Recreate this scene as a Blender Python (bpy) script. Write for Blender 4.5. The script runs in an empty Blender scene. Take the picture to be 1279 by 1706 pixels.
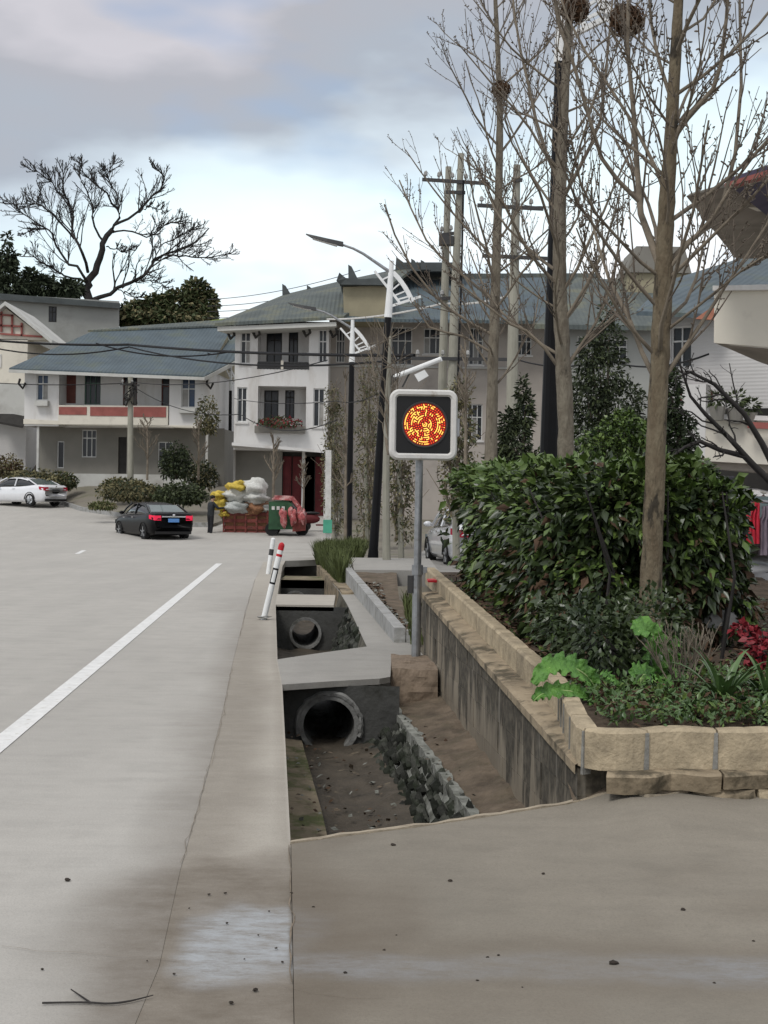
import bpy, math, random
import numpy as np
from math import sin, cos, pi, radians, sqrt, atan2
from mathutils import Vector, Matrix, noise
random.seed(7)
RNG = np.random.default_rng(7)
S = bpy.context.scene
COL = S.collection
# ------------------------------------------------------------------ camera
F, CX, CY, CAMZ = 2400.0, 639.5, 835.0, 1.6
ROLL = radians(0.8)
cam = bpy.data.cameras.new('camera')
cam.sensor_fit = 'VERTICAL'; cam.sensor_height = 36.0
cam.lens = 36.0 * F / 1706.0
cam.shift_y = -(853 - CY) / 1706.0
cam.clip_start = 0.1; cam.clip_end = 3000
camo = bpy.data.objects.new('camera', cam); COL.objects.link(camo)
camo.location = (0, 0, CAMZ); camo.rotation_euler = (pi / 2, -ROLL, 0)
S.camera = camo
# ------------------------------------------------------------------ world, sun, exposure
world = bpy.data.worlds.new('World'); S.world = world; world.use_nodes = True
S.view_settings.view_transform = 'Standard'; S.view_settings.look = 'None'
S.view_settings.gamma = 1.0; S.view_settings.use_curve_mapping = False
S.view_settings.exposure = 0.32
SUN_EL, SUN_AZ = radians(52), radians(215)
def build_world():
    nt = world.node_tree; nt.nodes.clear()
    n = nt.nodes.new; L = nt.links.new
    out = n('ShaderNodeOutputWorld'); bg = n('ShaderNodeBackground'); bg.inputs[1].default_value = 1.0
    sky = n('ShaderNodeTexSky'); sky.sky_type = 'NISHITA'; sky.sun_disc = False
    sky.sun_elevation = SUN_EL; sky.sun_rotation = SUN_AZ
    sk = n('ShaderNodeVectorMath'); sk.operation = 'SCALE'; sk.inputs['Scale'].default_value = 0.13
    L(sky.outputs[0], sk.inputs[0])
    tc = n('ShaderNodeTexCoord'); sep = n('ShaderNodeSeparateXYZ'); L(tc.outputs['Generated'], sep.inputs[0])
    mp = n('ShaderNodeMapping'); mp.inputs['Scale'].default_value = (3.0, 3.0, 8.0)
    L(tc.outputs['Generated'], mp.inputs[0])
    ns = n('ShaderNodeTexNoise'); ns.inputs['Scale'].default_value = 1.3; ns.inputs['Detail'].default_value = 5
    ns.inputs['Roughness'].default_value = 0.48; L(mp.outputs[0], ns.inputs['Vector'])
    # warped elevation -> layered cloud deck
    m1 = n('ShaderNodeMath'); m1.operation = 'SUBTRACT'; L(ns.outputs[0], m1.inputs[0]); m1.inputs[1].default_value = 0.5
    m2 = n('ShaderNodeMath'); m2.operation = 'MULTIPLY_ADD'; L(m1.outputs[0], m2.inputs[0]); m2.inputs[1].default_value = 0.20
    # the deck sits a little lower to the left
    m0 = n('ShaderNodeMath'); m0.operation = 'MULTIPLY_ADD'; L(sep.outputs[0], m0.inputs[0]); m0.inputs[1].default_value = -0.13
    L(sep.outputs[2], m0.inputs[2]); L(m0.outputs[0], m2.inputs[2])
    cr = n('ShaderNodeValToRGB'); L(m2.outputs[0], cr.inputs[0]); r = cr.color_ramp
    pts = [(0.0, (.74, .73, .78)), (.08, (.84, .83, .88)), (.135, (.88, .90, .92)), (.20, (.74, .88, .92)), (.236, (.60, .69, .76)),
           (.268, (.36, .40, .46)), (.30, (.38, .39, .43)), (.325, (.52, .51, .55)), (.36, (.44, .44, .48)), (.6, (.62, .62, .64)), (1.0, (.70, .70, .72))]
    while len(r.elements) < len(pts): r.elements.new(0.5)
    for e, (p, c) in zip(r.elements, pts): e.position = p; e.color = (*c, 1)
    # thin blue gaps between the clouds, the Nishita sky behind
    ng = n('ShaderNodeTexNoise'); ng.inputs['Scale'].default_value = 2.1; ng.inputs['Detail'].default_value = 3; L(mp.outputs[0], ng.inputs['Vector'])
    gr = n('ShaderNodeMapRange'); L(ng.outputs[0], gr.inputs[0]); gr.inputs[1].default_value = .54; gr.inputs[2].default_value = .72; gr.inputs[4].default_value = 0.55
    mx = n('ShaderNodeMix'); mx.data_type = 'RGBA'; L(gr.outputs[0], mx.inputs[0]); L(cr.outputs[0], mx.inputs[6]); L(sk.outputs[0], mx.inputs[7])
    L(mx.outputs[2], bg.inputs[0]); L(bg.outputs[0], out.inputs[0])
build_world()
sl = bpy.data.lights.new('sun', 'SUN'); sl.energy = 1.3; sl.angle = radians(16); sl.color = (1, .975, .94)
sun = bpy.data.objects.new('sun', sl); COL.objects.link(sun)
sun.rotation_euler = (radians(90) - SUN_EL, 0, radians(180) - SUN_AZ)
sun.rotation_euler = Vector((-sin(SUN_AZ) * cos(SUN_EL), -cos(SUN_AZ) * cos(SUN_EL), -sin(SUN_EL))).to_track_quat('-Z', 'Y').to_euler()
try:
    S.cycles.max_bounces = 6; S.cycles.transparent_max_bounces = 6
except Exception: pass

# ------------------------------------------------------------------ pixel -> place
cR, sR = cos(ROLL), sin(ROLL)
def W(px, py, D):
    u = (px - CX) / F; v = (CY - py) / F
    return Vector((D * (u * cR - v * sR), D, CAMZ + D * (u * sR + v * cR)))
def G(px, py, z=0.0):
    u = (px - CX) / F; v = (CY - py) / F
    D = (z - CAMZ) / (u * sR + v * cR)
    return W(px, py, D)
def sstep(a, b, x):
    t = min(1, max(0, (x - a) / (b - a))); return t * t * (3 - 2 * t)
def H(X, Y):                      # road level: flat, climbing gently beyond the bend
    return 0.06 * max(0.0, min(Y, 90) - 55)
def lerp(a, b, t): return a + (b - a) * t
def interp(x, pts):
    if x <= pts[0][0]:
        a, b = pts[0], pts[1]
    elif x >= pts[-1][0]:
        a, b = pts[-2], pts[-1]
    else:
        for a, b in zip(pts, pts[1:]):
            if a[0] <= x <= b[0]: break
    return a[1] + (b[1] - a[1]) * (x - a[0]) / (b[0] - a[0])

# ------------------------------------------------------------------ materials
def mat(name, col, rough=.85, var=.18, scale=3.0, bump=.0, bscale=30., spec=.3, col2=None, rand=0.0, metal=0.0, stretch=None,
        detail=5, emit=None, estr=0, stain=None, stainscale=1.0, stainlo=.5, stainhi=.7, coords='pos', wave=None, trans=0, coat=0):
    m = bpy.data.materials.new(name); m.use_nodes = True
    nt = m.node_tree; b = nt.nodes['Principled BSDF']; n = nt.nodes.new; L = nt.links.new
    b.inputs['Roughness'].default_value = rough; b.inputs['Metallic'].default_value = metal
    b.inputs['Specular IOR Level'].default_value = spec
    if trans: b.inputs['Transmission Weight'].default_value = trans
    if coat: b.inputs['Coat Weight'].default_value = coat; b.inputs['Coat Roughness'].default_value = .08
    if coords == 'pos':
        src = n('ShaderNodeNewGeometry').outputs['Position']
    else:
        src = n('ShaderNodeTexCoord').outputs['Object']
    mp = n('ShaderNodeMapping'); L(src, mp.inputs[0])
    if stretch: mp.inputs['Scale'].default_value = stretch
    ns = n('ShaderNodeTexNoise'); ns.inputs['Scale'].default_value = scale; ns.inputs['Detail'].default_value = detail; ns.inputs['Roughness'].default_value = .6
    L(mp.outputs[0], ns.inputs['Vector'])
    c2 = col2 if col2 else tuple(max(0, c * (1 - var * 1.6)) for c in col)
    c1 = col if col2 else tuple(min(1, c * (1 + var)) for c in col)
    mr = n('ShaderNodeMapRange'); L(ns.outputs[0], mr.inputs[0]); mr.inputs[1].default_value = .3; mr.inputs[2].default_value = .7
    mx = n('ShaderNodeMix'); mx.data_type = 'RGBA'; L(mr.outputs[0], mx.inputs[0]); mx.inputs[6].default_value = (*c2, 1); mx.inputs[7].default_value = (*c1, 1)
    colout = mx.outputs[2]
    if stain:
        s2 = n('ShaderNodeTexNoise'); s2.inputs['Scale'].default_value = stainscale; s2.inputs['Detail'].default_value = 7; s2.inputs['Roughness'].default_value = .65
        L(mp.outputs[0], s2.inputs['Vector'])
        r2 = n('ShaderNodeMapRange'); L(s2.outputs[0], r2.inputs[0]); r2.inputs[1].default_value = stainlo; r2.inputs[2].default_value = stainhi
        x2 = n('ShaderNodeMix'); x2.data_type = 'RGBA'; L(r2.outputs[0], x2.inputs[0]); L(colout, x2.inputs[6]); x2.inputs[7].default_value = (*stain, 1)
        colout = x2.outputs[2]
    if rand:
        oi = n('ShaderNodeObjectInfo'); rr = n('ShaderNodeMapRange'); L(oi.outputs['Random'], rr.inputs[0]); rr.inputs[3].default_value = 1 - rand; rr.inputs[4].default_value = 1 + rand
        vm = n('ShaderNodeVectorMath'); vm.operation = 'SCALE'; L(colout, vm.inputs[0]); L(rr.outputs[0], vm.inputs['Scale'])
        colout = vm.outputs[0]
    L(colout, b.inputs['Base Color'])
    h = None
    if bump:
        nb = n('ShaderNodeTexNoise'); nb.inputs['Scale'].default_value = bscale; nb.inputs['Detail'].default_value = 6; L(mp.outputs[0], nb.inputs['Vector'])
        h = nb.outputs[0]
    if wave:
        wv = n('ShaderNodeTexWave'); wv.bands_direction = wave[0]; wv.inputs['Scale'].default_value = wave[1]; wv.inputs['Distortion'].default_value = .3
        L(n('ShaderNodeTexCoord').outputs['Object'], wv.inputs['Vector'])
        if h is None: h = wv.outputs[0]
        else:
            ad = n('ShaderNodeMath'); ad.operation = 'ADD'; L(h, ad.inputs[0]); L(wv.outputs[0], ad.inputs[1]); h = ad.outputs[0]
        bump = bump or wave[2]
    if h is not None:
        bp = n('ShaderNodeBump'); bp.inputs['Strength'].default_value = min(1, bump); bp.inputs['Distance'].default_value = .02 if not wave else .05
        L(h, bp.inputs['Height']); L(bp.outputs[0], b.inputs['Normal'])
    if emit:
        b.inputs['Emission Color'].default_value = (*emit, 1); b.inputs['Emission Strength'].default_value = estr
    return m
def paved(name, c1, c2, wet):
    """poured concrete: blotches, fine grain, streaks across, a 'wet' attribute and a 'dirt' attribute"""
    m = bpy.data.materials.new(name); m.use_nodes = True
    nt = m.node_tree; b = nt.nodes['Principled BSDF']; n = nt.nodes.new; L = nt.links.new
    pos = n('ShaderNodeNewGeometry').outputs['Position']
    def nz(scale, st, detail=6, rough=.6):
        mp = n('ShaderNodeMapping'); mp.inputs['Scale'].default_value = st; L(pos, mp.inputs[0])
        t = n('ShaderNodeTexNoise'); t.inputs['Scale'].default_value = scale; t.inputs['Detail'].default_value = detail; t.inputs['Roughness'].default_value = rough
        L(mp.outputs[0], t.inputs['Vector']); return t.outputs[0]
    def rng(x, a, bb, c=0, d=1):
        r = n('ShaderNodeMapRange'); L(x, r.inputs[0]); r.inputs[1].default_value = a; r.inputs[2].default_value = bb; r.inputs[3].default_value = c; r.inputs[4].default_value = d; return r.outputs[0]
    def mix(f, a, bb):
        x = n('ShaderNodeMix'); x.data_type = 'RGBA'
        if isinstance(f, float): x.inputs[0].default_value = f
        else: L(f, x.inputs[0])
        for s, v in ((6, a), (7, bb)):
            if isinstance(v, tuple): x.inputs[s].default_value = (*v, 1)
            else: L(v, x.inputs[s])
        return x.outputs[2]
    def mul(a, bb):
        x = n('ShaderNodeMath'); x.operation = 'MULTIPLY'; L(a, x.inputs[0])
        if isinstance(bb, float): x.inputs[1].default_value = bb
        else: L(bb, x.inputs[1])
        return x.outputs[0]
    big = rng(nz(.55, (1, .45, 1)), .35, .65)
    c = mix(big, c1, c2)
    streak = rng(nz(1.6, (.9, 5.0, 1), 5), .42, .66)
    c = mix(mul(streak, .28), c, tuple(v * .72 for v in c1))
    blot = rng(nz(2.3, (1, 1.4, 1), 9, .72), .47, .66)
    c = mix(mul(blot, .34), c, tuple(v * .68 for v in c2))
    scuff = rng(nz(3.1, (.8, 3.2, 1), 9, .8), .60, .70)
    c = mix(mul(scuff, .35), c, tuple(min(1, v * 1.28) for v in c1))
    fine = rng(nz(55, (1, 1, 1), 3), .3, .7)
    tr = rng(nz(1.0, (2.2, .05, 1), 3), .45, .62)
    c = mix(mul(tr, .16), c, tuple(v * .70 for v in c1))
    agg = rng(nz(120, (1, 1, 1), 3, .75), .50, .62)
    c = mix(mul(agg, .34), c, tuple(v * .5 for v in c1))
    c = mix(mul(fine, .22), c, tuple(v * .6 for v in c1))
    spots = rng(nz(9, (1, 1, 1), 8, .75), .62, .72)
    c = mix(mul(spots, .42), c, tuple(v * .55 for v in c1))
    at = n('ShaderNodeAttribute'); at.attribute_name = 'dirt'
    dn = rng(nz(5, (1, 1.6, 1), 8, .7), .25, .75, .6, 1.0)
    c = mix(mul(at.outputs['Fac'], dn), c, (.135, .112, .085))
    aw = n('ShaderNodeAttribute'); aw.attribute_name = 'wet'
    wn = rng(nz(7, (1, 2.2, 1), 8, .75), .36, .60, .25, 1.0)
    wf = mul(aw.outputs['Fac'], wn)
    c = mix(wf, c, wet)  # damp concrete, with the sky's blue-grey reflection mixed into its colour
    L(c, b.inputs['Base Color'])
    L(rng(wf, 0, 1, .9, .55), b.inputs['Roughness'])
    b.inputs['Specular IOR Level'].default_value = .35
    bp = n('ShaderNodeBump'); bp.inputs['Strength'].default_value = .35; bp.inputs['Distance'].default_value = .01
    L(nz(60, (1, 1, 1), 6), bp.inputs['Height']); L(bp.outputs[0], b.inputs['Normal'])
    return m
def streaky(name, c1, c2, c3):
    """old block wall: algae that starts under the cap and runs down in uneven tongues, paler lime streaks"""
    m = mat(name, c1, .9, col2=c2, scale=2.2, stretch=(1.6, 1.6, .5), bump=.45, bscale=14, rand=.10)
    nt = m.node_tree; n = nt.nodes.new; L = nt.links.new; b = nt.nodes['Principled BSDF']; old = b.inputs['Base Color'].links[0].from_socket
    pos = n('ShaderNodeNewGeometry').outputs['Position']; sp = n('ShaderNodeSeparateXYZ'); L(pos, sp.inputs[0])
    def mth(op, a, c=None, d=None):
        x = n('ShaderNodeMath'); x.operation = op
        for k, v in enumerate((a, c, d)):
            if v is None: continue
            if isinstance(v, (int, float)): x.inputs[k].default_value = v
            else: L(v, x.inputs[k])
        return x.outputs[0]
    top = mth('MULTIPLY_ADD', sp.outputs[1], .0578, -.221); d = mth('SUBTRACT', top, sp.outputs[2])
    def nz(st, sc, det=5):
        mp = n('ShaderNodeMapping'); mp.inputs['Scale'].default_value = st; L(pos, mp.inputs[0]); t = n('ShaderNodeTexNoise'); t.inputs['Scale'].default_value = sc; t.inputs['Detail'].default_value = det; t.inputs['Roughness'].default_value = .62; L(mp.outputs[0], t.inputs['Vector']); return t.outputs[0]
    def rng(x, a, bb, c=0, dd=1):
        r = n('ShaderNodeMapRange'); L(x, r.inputs[0]); r.inputs[1].default_value = a; r.inputs[2].default_value = bb; r.inputs[3].default_value = c; r.inputs[4].default_value = dd; return r.outputs[0]
    st = nz((1, 1, .16), 3.6); reach = mth('SUBTRACT', mth('MULTIPLY_ADD', st, 3.0, -1.02), d); mask = rng(reach, -.08, .14, 0, .93)
    fine = rng(nz((1, 1, 1), 16, 6), .35, .6, .6, 1); mask = mth('MULTIPLY', mask, fine)
    pale = rng(nz((1, 1, .10), 6.0, 3), .60, .68, 0, .4)
    def mix(f, a, c):
        x = n('ShaderNodeMix'); x.data_type = 'RGBA'; L(f, x.inputs[0]); L(a, x.inputs[6]); x.inputs[7].default_value = (*c, 1); return x.outputs[2]
    L(mix(pale, mix(mask, old, c3), (.33, .30, .25)), b.inputs['Base Color']); return m
MT = {}
def M(k): return MT[k]
MT.update(
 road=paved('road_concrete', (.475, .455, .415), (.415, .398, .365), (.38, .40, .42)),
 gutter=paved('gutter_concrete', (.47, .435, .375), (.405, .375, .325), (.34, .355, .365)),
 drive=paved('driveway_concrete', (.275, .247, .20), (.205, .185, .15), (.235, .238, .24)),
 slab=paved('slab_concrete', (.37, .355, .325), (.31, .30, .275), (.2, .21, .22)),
 white_line=mat('road_paint', (.72, .72, .70), .7, .08, 8, stain=(.5, .48, .43), stainscale=12, stainlo=.56, stainhi=.7),
 lip=mat('lip_concrete', (.37, .315, .235), .9, .2, 6, .5, 25, stain=(.2, .16, .12), stainscale=8, stainlo=.55),
 crumb=mat('soil_crumb', (.04, .032, .025), .95, .3, 30),
 crack=mat('crack_dirt', (.19, .155, .115), .95, .3, 9),
 soil=mat('soil', (.075, .055, .038), .95, .3, 9, .8, 30),
 mud=mat('drain_mud', (.085, .070, .052), .75, .35, 5, .8, 18, col2=(.045, .038, .028), stain=(.16, .13, .09), stainscale=7, stainlo=.6, stainhi=.7),
 ledge=mat('ledge_earth', (.135, .105, .075), .95, .3, 5, .7, 22, stain=(.09, .075, .05), stainscale=4),
 ground=mat('ground', (.22, .20, .165), .95, .25, .5, .5, 8, stain=(.12, .12, .075), stainscale=.5),
 yard=mat('yard_concrete', (.27, .26, .24), .9, .15, 1.2, .2, 30),
 bench=mat('bench_concrete', (.23, .19, .13), .9, .25, 3, .5, 25, stain=(.09, .10, .04), stainscale=3.2, stainlo=.48, stainhi=.6),
 trench_wall=mat('trench_wall', (.13, .12, .095), .9, .3, 3, .6, 20, stain=(.045, .05, .03), stainscale=3),
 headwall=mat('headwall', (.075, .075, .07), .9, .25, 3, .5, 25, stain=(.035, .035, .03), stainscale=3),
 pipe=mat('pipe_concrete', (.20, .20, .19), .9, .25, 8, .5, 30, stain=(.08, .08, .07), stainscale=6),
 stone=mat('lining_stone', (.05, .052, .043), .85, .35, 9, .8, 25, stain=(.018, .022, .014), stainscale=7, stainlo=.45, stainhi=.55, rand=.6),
 mortar=mat('mortar', (.235, .24, .215), .95, .3, 9, .7, 30, stain=(.09, .095, .075), stainscale=6, stainlo=.48),
 block=streaky('wall_block', (.26, .225, .17), (.17, .145, .11), (.038, .034, .026)),
 blockcap=mat('wall_cap', (.31, .25, .17), .9, .2, 5, .6, 20, stain=(.09, .075, .05), stainscale=3.5, stainlo=.48, stainhi=.60),
 kerb=mat('kerb_sandstone', (.40, .33, .225), .92, .18, 9, .5, 42, stain=(.20, .165, .115), stainscale=4, rand=.12),
 kerbgrout=mat('kerb_grout', (.24, .235, .215), .9, .15, 8, .5, 30),
 kerbgrey=mat('kerb_grey', (.34, .34, .33), .9, .16, 5, .4, 25, stain=(.18, .175, .15), stainscale=3, rand=.07),
 footing=mat('footing_concrete', (.24, .185, .135), .95, .25, 4, 1.0, 12, stain=(.10, .075, .05), stainscale=4),
 bark=mat('ginkgo_bark', (.185, .155, .105), .95, .28, 7, 1.0, 22, col2=(.12, .092, .06), stretch=(2.2, 2.2, .8), stain=(.045, .038, .028), stainscale=5, stainlo=.53, stainhi=.62),
 barkpale=mat('pale_ginkgo_bark', (.225, .20, .155), .95, .28, 7, .9, 22, col2=(.12, .10, .075), stretch=(2.2, 2.2, .8), stain=(.07, .06, .045), stainscale=6, stainlo=.58, stainhi=.68),
 barkhi=mat('branch_bark', (.25, .21, .16), .95, .25, 5, .4, 30, col2=(.13, .11, .085)),
 twig=mat('twig_bark', (.20, .165, .13), .95, .3, 8, col2=(.09, .075, .06)),
 darkbark=mat('dark_bark', (.035, .032, .03), .95, .2, 5),
 leaf=mat('hedge_leaf', (.06, .088, .026), .36, .35, 3.5, col2=(.020, .034, .017), spec=.5, rand=.2),
 leafnew=mat('fresh_leaf', (.14, .20, .045), .42, .3, 6, col2=(.075, .14, .03), spec=.5, rand=.2),
 leafbrown=mat('dry_leaf', (.11, .065, .035), .8, .35, 8, col2=(.05, .03, .02)),
 greens=mat('mustard_green', (.125, .28, .045), .45, .25, 12, bump=.8, bscale=45, col2=(.06, .16, .03), spec=.4),
 rib=mat('leaf_rib', (.42, .52, .22), .5, .1),
 strap=mat('strap_leaf', (.10, .175, .055), .38, .3, 6, col2=(.045, .085, .028), spec=.5),
 redleaf=mat('red_leaf', (.24, .025, .035), .5, .35, 10, col2=(.16, .015, .02)),
 grass=mat('grass_blade', (.10, .125, .04), .8, .35, 4, col2=(.05, .06, .02)),
 olive=mat('olive_leaf', (.23, .205, .105), .8, .35, 1.5, col2=(.10, .092, .045)),
 conifer=mat('conifer_leaf', (.05, .066, .034), .8, .35, 3, col2=(.02, .028, .015)),
 shrub=mat('shrub_leaf', (.075, .095, .035), .6, .35, 2, col2=(.03, .042, .018)),
 white=mat('white_paint', (.78, .79, .78), .5, .05, 5),
 whiteold=mat('white_old_paint', (.62, .61, .58), .7, .1, 5, stain=(.42, .38, .33), stainscale=7, stainlo=.58, stainhi=.7),
 greenb=mat('green_board', (.08, .36, .24), .6, .1),
 black=mat('black_paint', (.008, .008, .009), .5, .1, 5, spec=.15),
 blackp=mat('black_panel', (.012, .012, .012), .35, .1, 5),
 steel=mat('galvanised_steel', (.32, .33, .34), .42, .15, 12, metal=.75, stain=(.2, .18, .16), stainscale=9, stainlo=.6, stainhi=.7),
 red=mat('red_paint', (.55, .02, .03), .5, .15, 8),
 darkmetal=mat('dark_metal', (.05, .05, .05), .5, .1),
 cpole=mat('concrete_pole', (.30, .29, .24), .9, .12, 4, stretch=(1, 1, .4), bump=.2, bscale=20),
 led_r=mat('led_red', (.6, .05, .02), .4, .1, emit=(1, .06, .012), estr=.95),
 led_y=mat('led_amber', (.8, .5, .1), .4, .1, emit=(1, .50, .08), estr=1.1),
 led_o=mat('led_base', (.10, .012, .006), .4, .1, emit=(.8, .03, .008), estr=.12),
 tyre=mat('tyre', (.015, .015, .015), .85, .1), rim=mat('rim', (.45, .46, .47), .35, .1, metal=.8),
 carblack=mat('black_car_paint', (.004, .004, .005), .3, .05, spec=.16), carwhite=mat('white_car_paint', (.75, .76, .78), .25, .04, spec=.5, coat=1),
 glass=mat('car_glass', (.10, .13, .13), .06, .1, spec=1.0), glassd=mat('dark_glass', (.012, .014, .016), .06, .1, spec=.9),
 tail=mat('tail_light', (.6, .01, .04), .2, .1, emit=(1, .04, .12), estr=.25), taild=mat('tail_light_unlit', (.35, .01, .03), .2, .1),
 chrome=mat('chrome', (.75, .75, .76), .15, .05, metal=1), plate_b=mat('blue_plate', (.10, .25, .55), .4, .05), platew=mat('white_print', (.8, .8, .8), .5, .02),
)
# building materials
def bm_(k, c, **kw): MT[k] = mat(k, c, **kw)
bm_('b_white', (.64, .63, .61), rough=.8, var=.06, scale=.6, stretch=(1, 1, .3), stain=(.44, .41, .37), stainscale=.9, stainlo=.52, stainhi=.75)
bm_('b_greywhite', (.50, .50, .47), rough=.85, var=.08, scale=.5, stain=(.36, .35, .32), stainscale=.7)
bm_('b_beige', (.43, .39, .35), rough=.85, var=.08, scale=.5, stain=(.33, .30, .27), stainscale=.8)
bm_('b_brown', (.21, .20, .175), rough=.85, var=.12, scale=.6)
bm_('b_grey', (.31, .315, .295), rough=.85, var=.08, scale=.4, stain=(.24, .24, .22), stainscale=.5)
bm_('b_tan', (.30, .27, .185), rough=.9, var=.12, scale=.8)
bm_('b_red', (.115, .018, .020), rough=.7, var=.2, scale=2)
bm_('b_redpanel', (.30, .10, .085), rough=.8, var=.15, scale=2)
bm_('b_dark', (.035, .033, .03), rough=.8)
bm_('b_orange', (.40, .17, .11), rough=.8)
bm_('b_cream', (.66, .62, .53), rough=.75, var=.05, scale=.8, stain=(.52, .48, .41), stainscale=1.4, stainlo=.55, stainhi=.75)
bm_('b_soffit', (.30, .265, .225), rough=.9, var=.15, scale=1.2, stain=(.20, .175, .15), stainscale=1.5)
bm_('b_purple', (.07, .06, .095), rough=.7)
bm_('b_siding', (.50, .49, .475), rough=.8, var=.06, scale=.5, wave=('Z', 3.2, .14))
MT['roof'] = mat('roof_tile', (.085, .112, .128), .7, .14, .8, stain=(.10, .12, .10), stainscale=.7, wave=('X', 1.6, .5))
MT['roofg'] = mat('roof_tile_mossy', (.105, .122, .118), .8, .16, .8, stain=(.15, .15, .10), stainscale=.8, wave=('X', 1.6, .5))
bm_('moss', (.17, .21, .06), rough=.9, var=.25, scale=2)
bm_('ridge', (.075, .085, .085), rough=.8, var=.15, scale=2)
bm_('win_frame', (.62, .62, .60), rough=.5, var=.05)
bm_('win_green', (.06, .12, .09), rough=.5)
bm_('door_brown', (.14, .045, .035), rough=.6)
bm_('curtain', (.30, .29, .27), rough=.5, var=.15)
MT['pane'] = mat('window_glass', (.020, .024, .028), .22, .3, .8, spec=.35)
MT['paneblue'] = mat('window_glass_blue', (.03, .055, .10), .22, .3, .8, spec=.35)

# ------------------------------------------------------------------ mesh builder
MW = {}
class MB:
    def __init__(s): s.V = []; s.Fc = []; s.Mi = []; s.chunks = []
    def add(s, vs, fs, m=0):
        o = len(s.V); s.V.extend([tuple(v) for v in vs])
        for f in fs: s.Fc.append(tuple(i + o for i in f)); s.Mi.append(m)
    def hexa(s, p, m=0):          # 8 corners: bottom 4 ccw, top 4 ccw
        s.add(p, [(0, 3, 2, 1), (4, 5, 6, 7), (0, 1, 5, 4), (1, 2, 6, 5), (2, 3, 7, 6), (3, 0, 4, 7)], m)
    def box(s, x0, x1, y0, y1, z0, z1, m=0):
        s.hexa([(x0, y0, z0), (x1, y0, z0), (x1, y1, z0), (x0, y1, z0), (x0, y0, z1), (x1, y0, z1), (x1, y1, z1), (x0, y1, z1)], m)
    def bbox(s, x0, x1, y0, y1, z0, z1, b=.01, m=0):   # box with chamfered edges (12+ faces)
        if min(x1 - x0, y1 - y0, z1 - z0) < 2.2 * b: return s.box(x0, x1, y0, y1, z0, z1, m)
        vs = []; idx = {}
        for ix, (x, sx) in enumerate(((x0, 1), (x1, -1))):
            for iy, (y, sy) in enumerate(((y0, 1), (y1, -1))):
                for iz, (z, sz) in enumerate(((z0, 1), (z1, -1))):
                    for a in range(3):
                        idx[(ix, iy, iz, a)] = len(vs)
                        vs.append((x + (0 if a == 0 else sx * b), y + (0 if a == 1 else sy * b), z + (0 if a == 2 else sz * b)))
        fs = []
        g = lambda *k: idx[k]
        fs += [(g(0,0,0,0), g(0,0,1,0), g(0,1,1,0), g(0,1,0,0)), (g(1,0,0,0), g(1,1,0,0), g(1,1,1,0), g(1,0,1,0)),
               (g(0,0,0,1), g(1,0,0,1), g(1,0,1,1), g(0,0,1,1)), (g(0,1,0,1), g(0,1,1,1), g(1,1,1,1), g(1,1,0,1)),
               (g(0,0,0,2), g(0,1,0,2), g(1,1,0,2), g(1,0,0,2)), (g(0,0,1,2), g(1,0,1,2), g(1,1,1,2), g(0,1,1,2))]
        for i in (0, 1):
            for j in (0, 1):
                fs.append((g(i,j,0,0), g(i,j,1,0), g(i,j,1,1), g(i,j,0,1)))
                fs.append((g(i,0,j,0), g(i,1,j,0), g(i,1,j,2), g(i,0,j,2)))
                fs.append((g(0,i,j,1), g(1,i,j,1), g(1,i,j,2), g(0,i,j,2)))
                for k in (0, 1): fs.append((g(i,j,k,0), g(i,j,k,1), g(i,j,k,2)))
        s.add(vs, fs, m)
    def obox(s, c, sx, sy, sz, rz=0, m=0):
        p = []
        for z in (-sz / 2, sz / 2):
            for x, y in ((-sx / 2, -sy / 2), (sx / 2, -sy / 2), (sx / 2, sy / 2), (-sx / 2, sy / 2)):
                p.append((c[0] + x * cos(rz) - y * sin(rz), c[1] + x * sin(rz) + y * cos(rz), c[2] + z))
        s.hexa(p, m)
    def bar(s, p, q, w, h=None, m=0, up=(0, 0, 1)):
        h = h or w; p = Vector(p); q = Vector(q); d = (q - p).normalized(); u = Vector(up)
        if abs(d.dot(u)) > .99: u = Vector((0, 1, 0))
        a = d.cross(u).normalized() * (w / 2); b = a.cross(d).normalized() * (h / 2)
        s.hexa([p - a - b, p + a - b, p + a + b, p - a + b, q - a - b, q + a - b, q + a + b, q - a + b], m)
    def tube(s, pts, rad, n=6, cap=True, m=0):
        pts = [Vector(p) for p in pts]
        if not isinstance(rad, (list, tuple)): rad = [rad] * len(pts)
        d0 = (pts[1] - pts[0]).normalized(); a = d0.orthogonal().normalized(); vs = []; fs = []
        for i, p in enumerate(pts):
            d = (pts[min(i + 1, len(pts) - 1)] - pts[max(i - 1, 0)])
            if d.length < 1e-9: d = d0
            d = d.normalized(); a = (a - d * a.dot(d))
            if a.length < 1e-6: a = d.orthogonal()
            a = a.normalized(); b = d.cross(a)
            for k in range(n):
                t = 2 * pi * k / n; vs.append(p + (a * cos(t) + b * sin(t)) * rad[i])
        for i in range(len(pts) - 1):
            for k in range(n):
                k2 = (k + 1) % n; fs.append((i * n + k, i * n + k2, (i + 1) * n + k2, (i + 1) * n + k))
        if cap:
            fs.append(tuple(range(n - 1, -1, -1))); fs.append(tuple((len(pts) - 1) * n + k for k in range(n)))
        s.add(vs, fs, m)
    def extrude(s, poly, vec, m=0):
        n = len(poly); v = Vector(vec); a = [Vector(p) for p in poly]
        s.add(a + [p + v for p in a], [tuple(range(n - 1, -1, -1)), tuple(range(n, 2 * n))] + [(i, (i + 1) % n, n + (i + 1) % n, n + i) for i in range(n)], m)
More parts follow.
